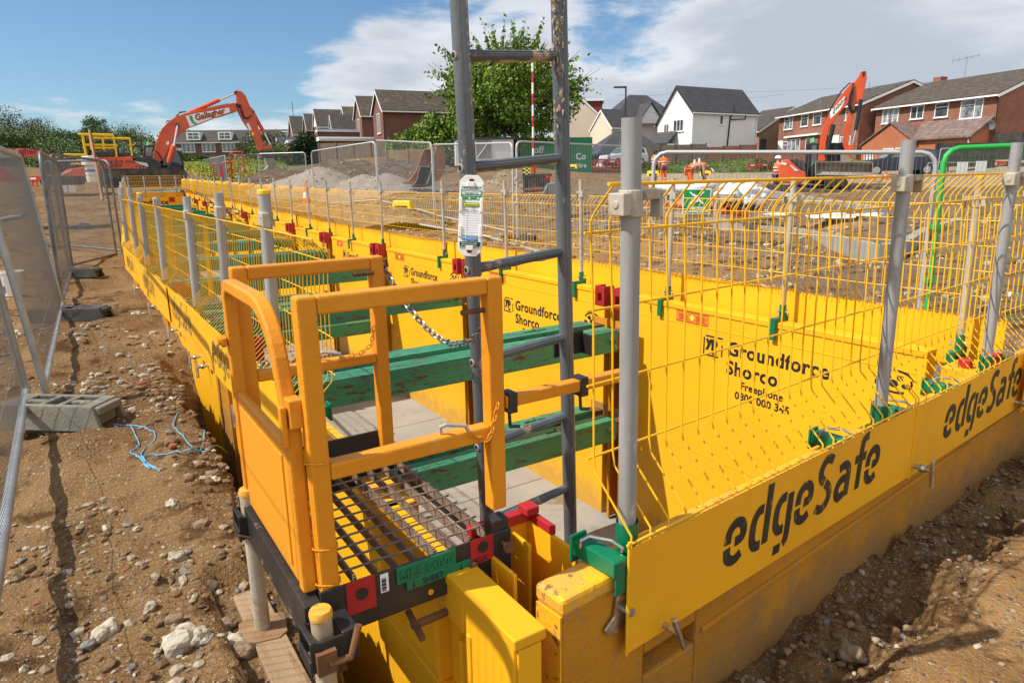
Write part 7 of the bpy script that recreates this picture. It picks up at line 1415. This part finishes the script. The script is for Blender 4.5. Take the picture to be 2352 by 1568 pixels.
def pole(px, yb, yt, d, rad, lab, name, bands=None, mt='anthracite', cat='pole'):
    q = atd(px, yb, d); H = d*ray(px, yt).z-q.z; t = thing(name, lab, cat, Matrix.Translation(q)); n = 10 if bands else 1
    m = MB(); m.m = 0
    for i in range(n): m.m = i % 2; m.tube([(0, 0, H*i/n), (0, 0, H*(i+1)/n)], rad, 8)
    m.build('shaft', ['red_far', 'white_paint'] if bands else mt, t); return t, H
t, H = pole(1225, 390, 148, 30, .045, 'tall red and white striped height pole in front of the tree', 'striped_pole', True)
t, H = pole(1434, 375, 206, 58, .07, 'dark green street lamp post with a small lamp head beside the cream house', 'street_lamp', cat='lamp post'); m = MB(); m.bb((-1.0, -.12, H-.05), (.05, .12, H+.08)); m.build('lamp_head', 'exc_dark', t); m = MB(); m.bb((-.45, -.2, 1.3), (-.0, .2, 2.0)); m.build('cabinet', 'lead', t)
pole(1286, 425, 376, 24, .09, 'short red post beside the dark leg of the sign left of the ladder rail', 'red_post', None, 'red_far', 'post') if False else pole(1225, 425, 372, 26, .10, 'thick red post at the foot of the striped pole', 'red_post', None, 'red_far', 'post')
q = atd(1213, 430, 26); t = thing('hazard_marker', 'black and yellow chequered marker panel between the ladder rails', 'marker', frame(q, (1, 0, 0))); m = MB(); m.bb((-.20, 0, .15), (.20, .06, 1.0)); b = m.build('panel', 'text_plain', t); m = MB()
for i in range(4):
    for j in range(8):
        if (i+j) % 2: m.bb((-.18+.09*i, -.01, .45+.065*j), (-.09+.09*i, -.002, .515+.065*j))
m.build('chequers', 'tag_yellow', b)
m = MB(); m.bb((-.18, .02, -.3), (-.12, .06, .15)); m.bb((.12, .02, -.3), (.18, .06, .15)); m.build('legs', 'exc_black', t)
# red plastic barriers
def barrier(px, yb, d, yaw, lab, L=2.0, H=1.0, feet=True):
    q = atd(px, yb, d); t = thing('plastic_barrier', lab, 'barrier', Matrix.Translation(q) @ Matrix.Rotation(R(yaw), 4, 'Z'), 'red plastic barriers'); m = MB()
    m.bb((0, -.03, H-.30), (L, .03, H)); m.bb((0, -.03, .08), (L, .03, .22)); n = 7
    for i in range(n+1): x = .05+(L-.1)*i/n; m.bb((x-.045, -.025, .2), (x+.045, .025, H-.28))
    m.build('body', 'red_plastic', t, bev=.015); m = MB(); m.bb((.25, -.036, H-.22), (.6, -.029, H-.1)); m.bb((L-.6, -.036, H-.22), (L-.25, -.029, H-.1)); m.build('reflector', 'paper', t)
    if feet: m = MB(); m.bb((.2, -.3, 0), (.32, .3, .09)); m.bb((L-.32, -.3, 0), (L-.2, .3, .09)); m.build('feet', 'exc_black', t)
barrier(1336, 395, 57, -6, 'red plastic barrier in front of the dark parked car'); barrier(1394, 395, 57, -4, 'red plastic barrier in front of the white parked car, beside the thick scaffold post'); barrier(1716, 403, 59, 10, 'red plastic barrier standing on the grass verge left of the small excavator')
barrier(2120, 409, 46, 14, 'red plastic barrier behind the green fence frame, nearest of the group'); barrier(2196, 406, 47, 6, 'red plastic barrier below the silver car, middle of the group'); barrier(2262, 406, 46, -10, 'red plastic barrier at the right of the group below the silver car')
for i, (a, b) in enumerate((((494, 425), (510, 428)), ((514, 424), (534, 420)), ((534, 400), (562, 398)))): heras(atd(*a, 34), atd(*b, 34), 1.05, 'thin red pedestrian barrier in front of the yellow flowers, %s from the left' % ORD[i], 'low barriers', mt='red_far', wmt='red_far', fine=False, r=.03, wr=.012, pitch=.2, cat='barrier')
barrier(5, 442, 44, 10, 'red and white plastic barrier behind the left mesh fence'); barrier(66, 442, 43, 4, 'red plastic barrier in front of the second excavator')
def cone(px, yb, d, lab, h=.75):
    q = atd(px, yb, d); t = thing('traffic_cone', lab, 'cone', Matrix.Translation(q), 'traffic cones'); m = MB(); m.lathe([(.17, .04), (.115, h*.36)], 14); m.lathe([(.085, h*.62), (.035, h)], 14); m.build('cone', 'cone_orange', t, smooth=True); m = MB(); m.lathe([(.115, h*.36), (.085, h*.62)], 14); m.build('white_band', 'paper', t, smooth=True); m = MB(); m.bb((-.2, -.2, 0), (.2, .2, .045)); m.build('base', 'cone_orange', t, bev=.01)
cone(2003, 417, 36, 'orange and white traffic cone right of the excavator tracks, left of three', .55); cone(2033, 417, 36, 'orange and white traffic cone right of the excavator tracks, middle of three', .55); cone(2062, 417, 36, 'orange and white traffic cone half hidden by the second front post, right of three', .55); cone(706, 475, 22, 'lone orange cone on the ochre bank behind the far wall mesh')
# cars
def car(px, yb, d, yaw, paint, lab, kind='suv', L=4.6, Wc=1.9, Hc=1.65):
    q = tpos(px, yb, d); q = atd(px, yb, d); t = thing('parked_car', lab, 'car', Matrix.Translation(q) @ Matrix.Rotation(R(yaw), 4, 'Z'), 'parked cars'); l = L/2
    if kind == 'suv': side = [(-l, .35), (-l+.05, .30), (l-.1, .28), (l, .40), (l, .75), (l-.12, .95), (l*.42, 1.06), (-l+.1, 1.08), (-l, .9)]; cab = [(l*.46, 1.04), (l*.16, Hc-.06), (-l*.55, Hc), (-l*.92, Hc-.1), (-l*.97, 1.06)]
    else: side = [(-l, .35), (-l+.1, .28), (l-.1, .26), (l, .38), (l-.02, .62), (l-.3, .78), (l*.40, .90), (-l*.45, .92), (-l+.05, .88)]; cab = [(l*.44, .88), (l*.05, Hc-.04), (-l*.25, Hc), (-l*.55, Hc-.12), (-l*.92, .90)]
    m = MB(); m.prism(side, (-Wc/2, Wc/2)); b = m.build('body', paint, t, bev=.07, smooth=True)
    m = MB(); k = .80; n = len(cab); vs = [(x, -Wc/2+.06+(z-.9)*.26, z) for x, z in cab]+[(x, Wc/2-.06-(z-.9)*.26, z) for x, z in cab]; m.add(vs, [tuple(range(n-1, -1, -1)), tuple(range(n, 2*n))]+[(i, (i+1) % n, (i+1) % n+n, i+n) for i in range(n)]); m.build('cabin', paint, t, bev=.04, fix=True)
    def inset(cab, f): cx, cz = sum(x for x, z in cab)/n, sum(z for x, z in cab)/n; return [(cx+(x-cx)*f, cz+(z-cz)*f) for x, z in cab]
    ci = inset(cab, .80); m = MB()
    for sg in (-1, 1): vs = [(x, sg*(Wc/2-.045-(z-.9)*.26), z) for x, z in ci]+[(x, sg*(Wc/2-.10-(z-.9)*.26), z) for x, z in ci]; m.add(vs, [tuple(range(n)), tuple(range(2*n-1, n-1, -1))]+[(i, i+n, (i+1) % n+n, (i+1) % n) for i in range(n)])
    m.build('side_window', 'glass', t, fix=True)
    for (i0, i1), nm in (((0, 1), 'windscreen'), ((n-1, n-2), 'rear_window')):
        a, c = Vector((cab[i0][0], 0, cab[i0][1])), Vector((cab[i1][0], 0, cab[i1][1])); a2, c2 = a.lerp(c, .10), a.lerp(c, .92); out_ = Vector((1 if i0 == 0 else -1, 0, .6)).normalized()*.018; m = MB(); w0, w1 = Wc/2-.15-(a2.z-.9)*.26, Wc/2-.15-(c2.z-.9)*.26
        v8 = [a2+Vector((0, -w0, 0))-out_, a2+Vector((0, w0, 0))-out_, c2+Vector((0, w1, 0))-out_, c2+Vector((0, -w1, 0))-out_]; m.add(v8+[p+out_*2 for p in v8], [(0,1,2,3), (7,6,5,4), (0,4,5,1), (1,5,6,2), (2,6,7,3), (3,7,4,0)]); m.build(nm, 'glass', t, fix=True)
    for x in (-l*.62, l*.62):
        for y in (-Wc/2-.01, Wc/2+.01-.2): m = MB(); m.tube([(x, y, .34), (x, y+.2, .34)], .34, 18); w = m.build('wheel', 'tyre', t); m = MB(); yy = y-.008 if y < 0 else y+.208; m.tube([(x, yy, .34), (x, yy+.012, .34)], .22, 14); m.build('rim', 'alloy', w)
    m = MB(); m.bb((-l-.01, -Wc/2+.05, .68), (-l+.12, -Wc/2+.45, .84)); m.build('tail_light', 'tail_red', t); m = MB(); m.bb((-l-.01, Wc/2-.45, .68), (-l+.12, Wc/2-.05, .84)); m.build('tail_light', 'tail_red', t)
    for y in (-1, 1): m = MB(); m.bb((l-.22, y*(Wc/2-.28)-.2, .62), (l+.006, y*(Wc/2-.28)+.2, .78)); m.build('headlight', 'paper', t, bev=.02)
    m = MB(); m.bb((-l-.015, -.26, .60), (-l+.05, .26, .71)); m.build('number_plate', 'plate_yellow', t); m = MB(); m.bb((l-.1, -.5, .38), (l+.008, .5, .60)); m.build('grille', 'exc_black', t); return t
car(1382, 381, 66, 205, 'car_dark', 'dark grey four wheel drive parked in front of the cream house'); car(1432, 381, 63, 208, 'car_white', 'white and black four wheel drive parked right of the dark grey one', L=4.3)
car(2058, 403, 44, 168, 'car_navy', 'dark navy estate car parked behind the raised grading bucket', L=4.7, Hc=1.6); car(2182, 391, 49, 152, 'car_silver', 'silver coupe parked behind the green framed fence', 'coupe', L=4.7, Hc=1.38)
q = tpos(1240, 392, 50); car(1222, 374, 72, 190, 'car_white', 'white van like car in front of the green container', L=4.4)
t = thing('paper_notice', 'white notice sheet tied to the fence above the silver car, left of two', 'notice', frame(atd(2199, 380, 25), (1, .1, 0)), 'white notices'); m = MB(); m.bb((0, 0, -.28), (.42, .01, .12)); m.build('sheet', 'paper', t); t = thing('paper_notice', 'white notice sheet tied to the fence above the silver car, right of two', 'notice', frame(atd(2242, 378, 25), (1, .1, 0)), 'white notices'); m = MB(); m.bb((0, 0, -.26), (.42, .01, .12)); m.build('sheet', 'paper', t)
heras(up(2126, 421, 374, 1.1), up(2256, 419, 373, 1.1), 1.1, 'low grey pedestrian barrier in front of the red barriers on the right', 'low barriers', mt='galv_far', fine=False, r=.02, wr=.004, pitch=.14, cat='barrier')
heras(up(2150, 425, 342), up(2420, 424, 338), 2.0, 'pale mesh fence panel with white notices behind the green frame', HG, mt='galv_far', fine=False, r=.022, wr=.003, pitch=.09)
# pipes, bags, buckets, tools
def tube_thing(name, pts, rad, mt, lab, cat, n=12): c = Vector(pts[0]); m = MB(); m.tube([Vector(p)-c for p in pts], rad, n); o = m.build(name, mt, smooth=True); o.location = c; tag(o, lab, cat); return o
tube_thing('white_pipe', [atd(1495, 425, 19), atd(1540, 433, 18.6), atd(1590, 434, 18.4), atd(1640, 423, 18.5)], .12, 'pipe_white', 'curved white plastic pipe lying at the feet of the bending worker', 'pipe')
tube_thing('orange_pipe', [atd(1490, 455, 13.5), atd(1570, 472, 13), atd(1640, 478, 13.2)], .075, 'pipe_orange', 'straight orange drain pipe lying behind the safety sign', 'pipe')
tube_thing('orange_pipe', [atd(1640, 481, 13.2), atd(1720, 492, 13.0)], .065, 'pipe_orange', 'second orange pipe right of the safety sign, ending among the black tools', 'pipe')
q = atd(1690, 468, 15); m = MB(); rnd = random.Random(3)
for k in range(16): m.rock((rnd.uniform(-.55, .55), rnd.uniform(-.3, .3), rnd.uniform(.05, .30)), rnd.uniform(.18, .28), (1, .9, .8), 3)
o = m.build('white_sheeting', 'dumpbag', smooth=True); o.location = q; tag(o, 'crumpled white sheeting heaped on the kerb right of the bending worker', 'sheeting')
q = atd(1680, 488, 13); t = thing('tool_pile', 'jumble of black and orange tools and straps on the kerb right of the sign', 'tools', Matrix.Translation(q)); m = MB()
for k in range(26): m.rock((rnd.uniform(-.45, .5), rnd.uniform(-.15, .2), rnd.uniform(.0, .22)), rnd.uniform(.04, .12), (1.5, .8, .6), 1)
m.build('black_parts', 'exc_black', t)
for k in range(9): m = MB(); p = Vector((rnd.uniform(-.4, .6), rnd.uniform(-.2, .1), rnd.uniform(.02, .12))); m.beam(p, p+Vector((rnd.uniform(-.2, .2), rnd.uniform(-.1, .1), rnd.uniform(-.03, .05))), .05, .04); m.build('orange_handle', 'pipe_orange', t)
m = MB(); rnd = random.Random(5)
for k in range(14): m.rock((rnd.uniform(-1.6, 1.3), rnd.uniform(-.3, .3), rnd.uniform(.0, .05)), rnd.uniform(.12, .30), (1.5, 1, .25), 2)
o = m.build('white_sheeting', 'dumpbag', smooth=True); o.location = atd(1900, 498, 15.6); tag(o, 'flat torn white sheeting on the soil behind the curved kerb', 'sheeting')
def skip_bucket(px, py, d, s_, lab, mt, yaw=0):
    q = atd(px, py, d); t = thing('digger_bucket', lab, 'bucket', Matrix.Translation(q) @ Matrix.Rotation(R(yaw), 4, 'Z')); pr = [(-.9, 0), (-.2, .02), (.25, .15), (.55, .6), (.62, 1.25), (.45, 1.5), (.15, 1.55), (-.05, 1.2), (-.3, .6), (-.6, .25)]; pr = [(x*s_, z*s_) for x, z in pr]
    m = MB(); m.prism(pr, (-.62*s_, -.56*s_)); m.prism(pr, (.56*s_, .62*s_)); out_ = [(-.9, 0), (-.2, .02), (.25, .15), (.55, .6), (.62, 1.25), (.45, 1.5), (.15, 1.55)]
    for a, b in zip(out_, out_[1:]): m.beam((a[0]*s_, 0, a[1]*s_), (b[0]*s_, 0, b[1]*s_), 1.12*s_, .05*s_, (0, 0, 1)) if abs(b[1]-a[1]) < abs(b[0]-a[0]) else m.beam((a[0]*s_, 0, a[1]*s_), (b[0]*s_, 0, b[1]*s_), .05*s_, 1.12*s_, (0, 1, 0))
    m.build('shell', mt, t); m = MB()
    for y in (-.25, .15): m.prism([(.30*s_, 1.45*s_), (.62*s_, 1.3*s_), (.66*s_, 1.62*s_), (.5*s_, 1.78*s_), (.34*s_, 1.7*s_)], (y*s_, (y+.08)*s_))
    m.tube([(.5*s_, -.3*s_, 1.62*s_), (.5*s_, .3*s_, 1.62*s_)], .06*s_, 8); m.build('hanger', mt, t); m = MB()
    for k in range(5): y = (-.56+.26*k)*s_; m.hexa([(-1.08*s_, y, -.02), (-.85*s_, y-.02, -.03), (-.85*s_, y+.1*s_, -.03), (-1.08*s_, y+.07*s_, -.02), (-1.08*s_, y, .03), (-.85*s_, y-.02, .07), (-.85*s_, y+.1*s_, .07), (-1.08*s_, y+.07*s_, .03)])
    m.build('teeth', mt, t, fix=True)
skip_bucket(985, 420, 27, .84, 'big rusty brown digger bucket lying loose beside the gravel heap', 'rust_bucket', 35); skip_bucket(978, 428, 23, .42, 'small dark digger bucket in front of the big rusty one', 'exc_dark', 60)
q = atd(1250, 452, 19); t = thing('breaker_bucket', 'small dark green steel attachment lying in the rubble behind the right ladder rail', 'attachment', frame(q, (1, .1, 0))); m = MB(); m.prism([(-.1, .05), (.65, .0), (.75, .25), (.6, .42), (.1, .36)], (-.15, .15)); m.build('body', 'lead', t, bev=.02); m = MB(); m.tube([(-.55, 0, .18), (0, 0, .2)], .06, 8); m.build('arm', 'rust', t)
q = atd(1225, 440, 22); t = thing('pump_box', 'weathered dark steel box between the ladder rails', 'box', frame(q, (1, .1, 0))); m = MB(); m.bb((-.1, 0, 0), (.55, .5, .5)); m.build('body', 'track_mud', t, bev=.02); m = MB(); m.bb((-.16, -.05, .47), (.6, .55, .55)); m.build('lid', 'exc_dark', t); m = MB(); m.bb((-.3, -.02, 0), (-.15, .2, .5)); m.build('side_post', 'exc_black', t)
for i, (px, py, d, lab) in enumerate(((926, 482, 19.5, 'yellow plastic block weight behind the mesh, left of the ladder'), (1315, 388, 41, 'small yellow weight left of the red barriers'), (1500, 405, 33, 'yellow block right of the standing workers'), (1620, 404, 36, 'yellow block behind the bending worker'))):
    q = atd(px, py, d); t = thing('yellow_weight', lab, 'weight', frame(q, (1, -.3, 0)), 'yellow fence weights'); m = MB(); m.hexa([(-.3, -.15, 0), (.3, -.15, 0), (.3, .15, 0), (-.3, .15, 0), (-.26, -.1, .26), (.26, -.1, .26), (.26, .1, .26), (-.26, .1, .26)]); m.build('block', 'rail_bright', t, bev=.02); m = MB(); m.bb((-.18, -.155, .03), (.18, -.12, .12)); m.build('slot', 'exc_black', t)
for px, py, lab, mt_ in ((1120, 566, 'concrete fence foot in the rubble left of the ladder tag', 'block_concrete'), (1195, 566, 'dark fence foot seen between the ladder tag and the right ladder rail', 'block_dark'), (925, 515, 'brown fence foot on the rubble behind the left far wall mesh', 'block_dark'), (2160, 505, 'small black fence foot on the soil right of the green fence upright', 'block_dark'), (1005, 520, 'fence foot half sunk in the gravel behind the ladder chain', 'block_concrete')):
    q = atd(px, py, {1120: 15.6, 1195: 15.6, 925: 20, 2160: 13, 1005: 19}[px]); q.z = gz(q.x, q.y); foot(frame(q, (1, -.45, 0)), lab, mt_, L=.8)
for a, b, lab in (((1130, 575, 15.3), (1500, 645, 8.6), 'long bottom tube of a fence lying on the rubble behind the far wall mesh'), ((745, 478, 21), (1130, 572, 15.3), 'long grey tube lying across the rubble in front of the gravel heap')): pa_, pb_ = atd(*a), atd(*b); pa_.z = gz(pa_.x, pa_.y)+.08; pb_.z = gz(pb_.x, pb_.y)+.10; tube_thing('steel_tube', [pa_, pb_], .024, 'galv_far', lab, 'tube', 8)
for px, py, d, lab, mt_ in ((1111, 455, 17, 'red tipped survey pin in the rubble between the ladder rails', 'red_far'), (1458, 457, 16, 'orange tipped survey pin left of the thick scaffold post', 'cone_orange')): pass
t = thing('survey_pin', 'thin survey pin with a red top in the rubble seen between the ladder rails', 'survey pin', Matrix.Translation(atd(1112, 490, 16) if False else atd(1258, 490, 15))); m = MB(); m.tube([(0, 0, 0), (0, 0, .75)], .012, 6); m.build('rod', 'rust', t); m = MB(); m.lathe([(.03, .72), (.035, .76), (.03, .80)], 8); m.build('cap', 'red_far', t)
# white portable canister in front of the big excavator and orange ramp rail
q = atd(210, 398, 27); t = thing('water_tank', 'white plastic tank with a dark logo in front of the big excavator', 'tank', Matrix.Translation(q)); m = MB(); m.lathe([(.18, -.35), (.2, -.2), (.2, .28), (.29, .32), (.29, .58), (.27, .64), (.1, .66)], 16); m.build('drum', 'white_plastic', t, smooth=True); m = MB(); m.lathe([(.204, .05), (.204, .14)], 16); m.build('band', 'tag_blue', t)
tube_thing('orange_prop', [atd(206, 300, 26), atd(236, 460, 24)], .055, 'rust_bucket', 'slanted rusty orange prop in front of the excavator body', 'prop', 4)
# yellow gate at the far left end of the path, survey rods
q = up(118, 472, 418, 1.0); t = thing('yellow_gate', 'yellow tube gate with two paper notices at the far end of the soil path', 'gate', frame(q, (1, .25, 0)))
m = MB(); m.tube([(0, 0, -.2), (0, 0, 1.0), (1.5, 0, 1.0), (1.5, 0, -.1)], .03, 6); m.tube([(0, 0, .45), (1.5, 0, .45)], .03, 6); m.build('tubes', 'rail_bright', t); m = MB(); m.bb((.45, -.04, .55), (.72, -.031, 1.08)); m.bb((.8, -.04, .55), (1.07, -.031, 1.08)); m.build('notices', 'paper', t)
tube_thing('blue_hose', [atd(5, 505, 14), atd(25, 500, 14), atd(50, 498, 13.6), atd(58, 492, 13.8)], .05, 'lead', 'grey hose lying behind the left mesh fence', 'hose')
q = atd(175, 470, 17); t = thing('dark_mat', 'dark mat and blue bag on the soil at the far end of the path', 'mat', frame((q.x, q.y, gz(q.x, q.y)), (1, .2, 0))); m = MB(); m.bb((-.8, -.3, 0), (.6, .4, .12)); m.build('mat', 'block_dark', t); m = MB(); m.rock((.1, 0, .12), .14, (1.4, .8, .5), 2); m.build('bag', 'navy', t)
# overhead wires
for i, (a, b, lab) in enumerate((((1300, 290, 70), (2352, 175, 58), 'highest thin overhead wire on the right, above the brick houses'), ((1420, 252, 70), (1800, 262, 75), 'faint overhead wire crossing the white house roof'), ((1420, 232, 70), (1800, 217, 80), 'faint overhead wire left of the white house'), ((1420, 218, 60), (1560, 208, 90), 'short overhead wire from the street lamp'))):
    if i == 0: a, b = (1700, 212, 66), (2500, 150, 52)
    p, q = atd(*a), atd(*b); tube_thing('overhead_wire', [p.lerp(q, k/8)+Vector((0, 0, -.35*4*(k/8)*(1-k/8))) for k in range(9)], .012, 'lead', lab, 'wire', 4)
# ------------------------------------------------------------------ people
def skin(name, J, chains, mt, parent, sub=1, root=None):
    """one continuous surface grown round a skeleton: J = {joint: (x, y, z, radius)}"""
    names = []; edges = []
    for ch in chains:
        for a in ch:
            if a not in names: names.append(a)
        edges += [(names.index(a), names.index(b)) for a, b in zip(ch, ch[1:])]
    me = bpy.data.meshes.new(name); me.from_pydata([J[n][:3] for n in names], edges, []); me.materials.append(MATS[mt])
    o = bpy.data.objects.new(name, me); COL.objects.link(o); o.parent = parent; FRM[o.name] = FRM[parent.name]
    s = o.modifiers.new('skin', 'SKIN'); s.use_smooth_shade = True
    for i, n in enumerate(names):
        r = J[n][3]; sv = me.skin_vertices[0].data[i]; sv.radius = (r, r if len(J[n]) < 5 else J[n][4]); sv.use_root = (n == (root or names[0]))
    u = o.modifiers.new('subdivision', 'SUBSURF'); u.levels = sub; u.render_levels = sub
    return o
def person(lab, M, P, jacket='hivis', trouser='hivis', hat='hard_hat', sleeves='hivis', hem='navy', vest_only=False, beard=False):
    """P: pelvis, chest, neck, head, and for each side shoulder/elbow/wrist, hip/knee/ankle/toe"""
    t = thing('person', lab, 'person', M); J = {}
    for k, r in (('pelvis', .125), ('waist', .115), ('chest', .14), ('neck', .055), ('head', .082), ('crown', .085)): J[k] = (*P[k], r)
    ch = [['pelvis', 'waist', 'chest', 'neck', 'head', 'crown']]
    for s in 'LR':
        for k, r in (('sh', .062), ('el', .044), ('wr', .030), ('hip', .088), ('kn', .058), ('an', .042), ('toe', .040)): J[k+s] = (*P[k+s], r)
        w, e = Vector(P['wr'+s]), Vector(P['el'+s]); d = (w-e).normalized(); sd = d.cross(Vector((0, 1, 0) if abs(d.y) < .8 else (1, 0, 0))).normalized(); pm = w+d*.07; J['pm'+s] = (*pm, .030); ch.append(['chest', 'sh'+s, 'el'+s, 'wr'+s, 'pm'+s]); ch.append(['pelvis', 'hip'+s, 'kn'+s, 'an'+s, 'toe'+s])
        for i, (o_, L) in enumerate(((-.030, .070), (-.010, .082), (.010, .078), (.030, .062))):
            a = pm+sd*o_+d*.035; b = a+d*L*.55+Vector((0, .012, 0)); J['f%d%s' % (i, s)] = (*a, .0095); J['g%d%s' % (i, s)] = (*b, .008); ch.append(['pm'+s, 'f%d%s' % (i, s), 'g%d%s' % (i, s)])
        a = w+sd*-.045+d*.035; b = a+d*.045+sd*-.012; J['t%s' % s] = (*a, .011); J['u%s' % s] = (*b, .009); ch.append(['wr'+s, 't'+s, 'u'+s])
    b = skin('body', J, ch, 'skin', t, 1, 'pelvis')
    h = Vector(P['head']); up = (Vector(P['crown'])-h).normalized(); fw = Vector(P['face']).normalized(); sd = up.cross(fw)
    m = MB(); m.rock(h+fw*.085-up*.02, .018, (1, 1, 1.2), 2); m.build('nose', 'skin', b)
    m = MB(); 
    for s in (-1, 1): m.rock(h+fw*.078+sd*.032*s+up*.012, .010, (1, 1, 1), 1)
    m.rock(h+fw*.076-up*.055, .016, (1, 1, .5), 1); m.build('eyes_and_mouth', 'hair_brown', b)
    m = MB()
    for s in (-1, 1): m.rock(h+sd*.085*s, .024, (.6, .8, 1.3), 2)
    m.build('ears', 'skin', b)
    if beard: m = MB(); m.rock(h+fw*.05-up*.075, .062, (1, 1, .9), 2); m.build('beard', 'hair_brown', b)
    else: m = MB(); m.rock(h-fw*.035+up*.0, .088, (1, 1, .9), 2); m.build('hair', 'hair_brown', b)
    Rm = Matrix((sd, up.cross(sd) if False else fw, up)).transposed(); c = Vector(P['crown'])+up*.0
    m = MB(); m.lathe([(.150, -.005), (.140, .008), (.135, .03), (.118, .08), (.075, .115), (.02, .125)], 16, c-up*.01, Rm); m.lathe([(.07, -.004), (.07, .004)], 10, c-up*.008+fw*.10, Rm); m.build('hard_hat', hat, t, smooth=True)
    # jacket and trousers: the same skeleton, a little fuller
    K = dict(J); add = lambda n, k: K.update({n: (*J[n][:3], J[n][3]*k)})
    for n, k in (('pelvis', 1.22), ('waist', 1.26), ('chest', 1.22), ('neck', .9), ('shL', 1.35), ('shR', 1.35), ('elL', 1.4), ('elR', 1.4), ('hipL', 1.12), ('hipR', 1.12), ('knL', 1.35), ('knR', 1.35), ('anL', 1.55), ('anR', 1.55)): add(n, k)
    for s in 'LR': K['cu'+s] = (*(Vector(P['wr'+s]).lerp(Vector(P['el'+s]), .12)), .046)
    K['collar'] = (*Vector(P['chest']).lerp(Vector(P['neck']), .55), .085)
    chs = [['pelvis', 'waist', 'chest', 'collar']]+([] if vest_only else [['chest', 'sh'+s, 'el'+s, 'cu'+s] for s in 'LR']) if True else 0
    if vest_only: chs += [['chest', 'sh'+s] for s in 'LR']
    jk = skin('jacket' if not vest_only else 'vest', K, chs, jacket, t, 1, 'pelvis')
    if vest_only: K2 = dict(K); K2['chest'] = (*J['chest'][:3], J['chest'][3]*1.1); [K2.update({k+s: (*J[k+s][:3], J[k+s][3]*1.25)}) for k in ('sh', 'el') for s in 'LR']; skin('sleeves', K2, [['shL', 'elL'] if sleeves != 'work_blue' else ['shL', 'elL', 'cuL'], ['shR', 'elR'] if sleeves != 'work_blue' else ['shR', 'elR', 'cuR']], sleeves, t, 1)
    K['pelvis'] = (*J['pelvis'][:3], J['pelvis'][3]*1.16); skin('trousers', K, [['pelvis', 'hipL', 'knL', 'anL'], ['pelvis', 'hipR', 'knR', 'anR']], trouser, t, 1, 'pelvis')
    for s in 'LR': m = MB(); a, q = Vector(P['an'+s]), Vector(P['toe'+s]); d = (q-a); d.z = 0; d.normalize(); m.tube([a-d*.06-Vector((0, 0, .05)), a+d*.06-Vector((0, 0, .05)), q+d*.03-Vector((0, 0, .01))], .055, 8, radii=[.05, .056, .04]); m.build('boot', 'boots', t, smooth=True)
    # reflective bands
    m = MB(); pel, ws, cs = Vector(P['pelvis']), Vector(P['waist']), Vector(P['chest'])
    def band(c, ax, r_, w=.05): 
        q = Vector((0, 0, 1)).rotation_difference(ax.normalized()).to_matrix(); m.lathe([(r_, -w/2), (r_*1.02, 0), (r_, w/2)], 18, c, q)
    band(ws.lerp(cs, .1), cs-ws, .172); band(ws.lerp(cs, .75), cs-ws, .185)
    if not vest_only:
        for s in 'LR': a, q = Vector(P['sh'+s]), Vector(P['el'+s]); band(a.lerp(q, .6), q-a, .086); q2 = Vector(P['wr'+s]); band(q.lerp(q2, .5), q2-q, .072)
    for s in 'LR': a, q = Vector(P['kn'+s]), Vector(P['an'+s]); band(a.lerp(q, .25), q-a, .092)
    m.build('reflective_bands', 'hivis_tape', jk, smooth=True)
    if hem and not vest_only: m = MB(); m.lathe([(.175, -.10), (.195, .0), (.182, .10)], 18, pel+Vector((0, 0, -.02))); m.build('dark_hem', hem, jk, smooth=True)
    return t
def stand(face=(0, 1, 0), arms='down', lean=0.0, spread=.11):
    P = dict(pelvis=(0, 0, .93), waist=(0, lean*.2, 1.12), chest=(0, lean*.5, 1.32), neck=(0, lean*.8, 1.49), head=(0, lean+.02, 1.60), crown=(0, lean+.01, 1.68), face=face)
    for s, k in (('L', -1), ('R', 1)):
        P['sh'+s] = (.19*k, lean*.6, 1.42); P['el'+s] = (.27*k, lean*.6-.02, 1.14); P['wr'+s] = (.25*k, .08, .90)
        if arms == 'front': P['el'+s] = (.25*k, .02, 1.14); P['wr'+s] = (.12*k, .24, 1.10)
        P['hip'+s] = (.10*k, 0, .88); P['kn'+s] = (spread*k, .02, .49); P['an'+s] = (spread*1.05*k, -.01, .09); P['toe'+s] = (spread*1.2*k, .15, .04)
    return P
def ppl(px, yb, d, yaw): return Matrix.Translation(atd(px, yb, d)) @ Matrix.Rotation(R(yaw), 4, 'Z')
person('worker in full orange hi vis seen from behind, white hard hat, standing on the road', ppl(1523, 427, 37, 6), stand(arms='front'))
person('worker in an orange vest and dark hard hat left of the other standing worker', ppl(1502, 421, 38, -60), stand(arms='front', spread=.10), hat='navy', vest_only=True, sleeves='lead', trouser='navy')
person('bearded worker in an orange vest over a dark shirt standing behind the small excavator', ppl(1781, 452, 30.6, -75), stand(arms='front'), vest_only=True, sleeves='navy', trouser='navy', beard=True)
# bending worker: facing right, trunk nearly level, arms hanging to the ground
B = dict(pelvis=(0, 0, .90), waist=(.05, .17, 1.06), chest=(.10, .40, 1.10), neck=(.10, .56, 1.02), head=(.10, .66, .93), crown=(.10, .73, .89), face=(0, .5, -.86))
for s, k in (('L', -1), ('R', 1)):
    B['sh'+s] = (.10+.17*k, .44, 1.05); B['el'+s] = (.08+.20*k, .46, .76); B['wr'+s] = (.08+.14*k, .56, .52); B['hip'+s] = (.11*k, .0, .86); B['kn'+s] = (.13*k, .10, .48); B['an'+s] = (.14*k, -.02, .09); B['toe'+s] = (.15*k, .14, .04)
person('worker bending far forward in orange hi vis over blue sleeves and a white hard hat', ppl(1580, 452, 23.5, -98), B, vest_only=True, sleeves='work_blue')
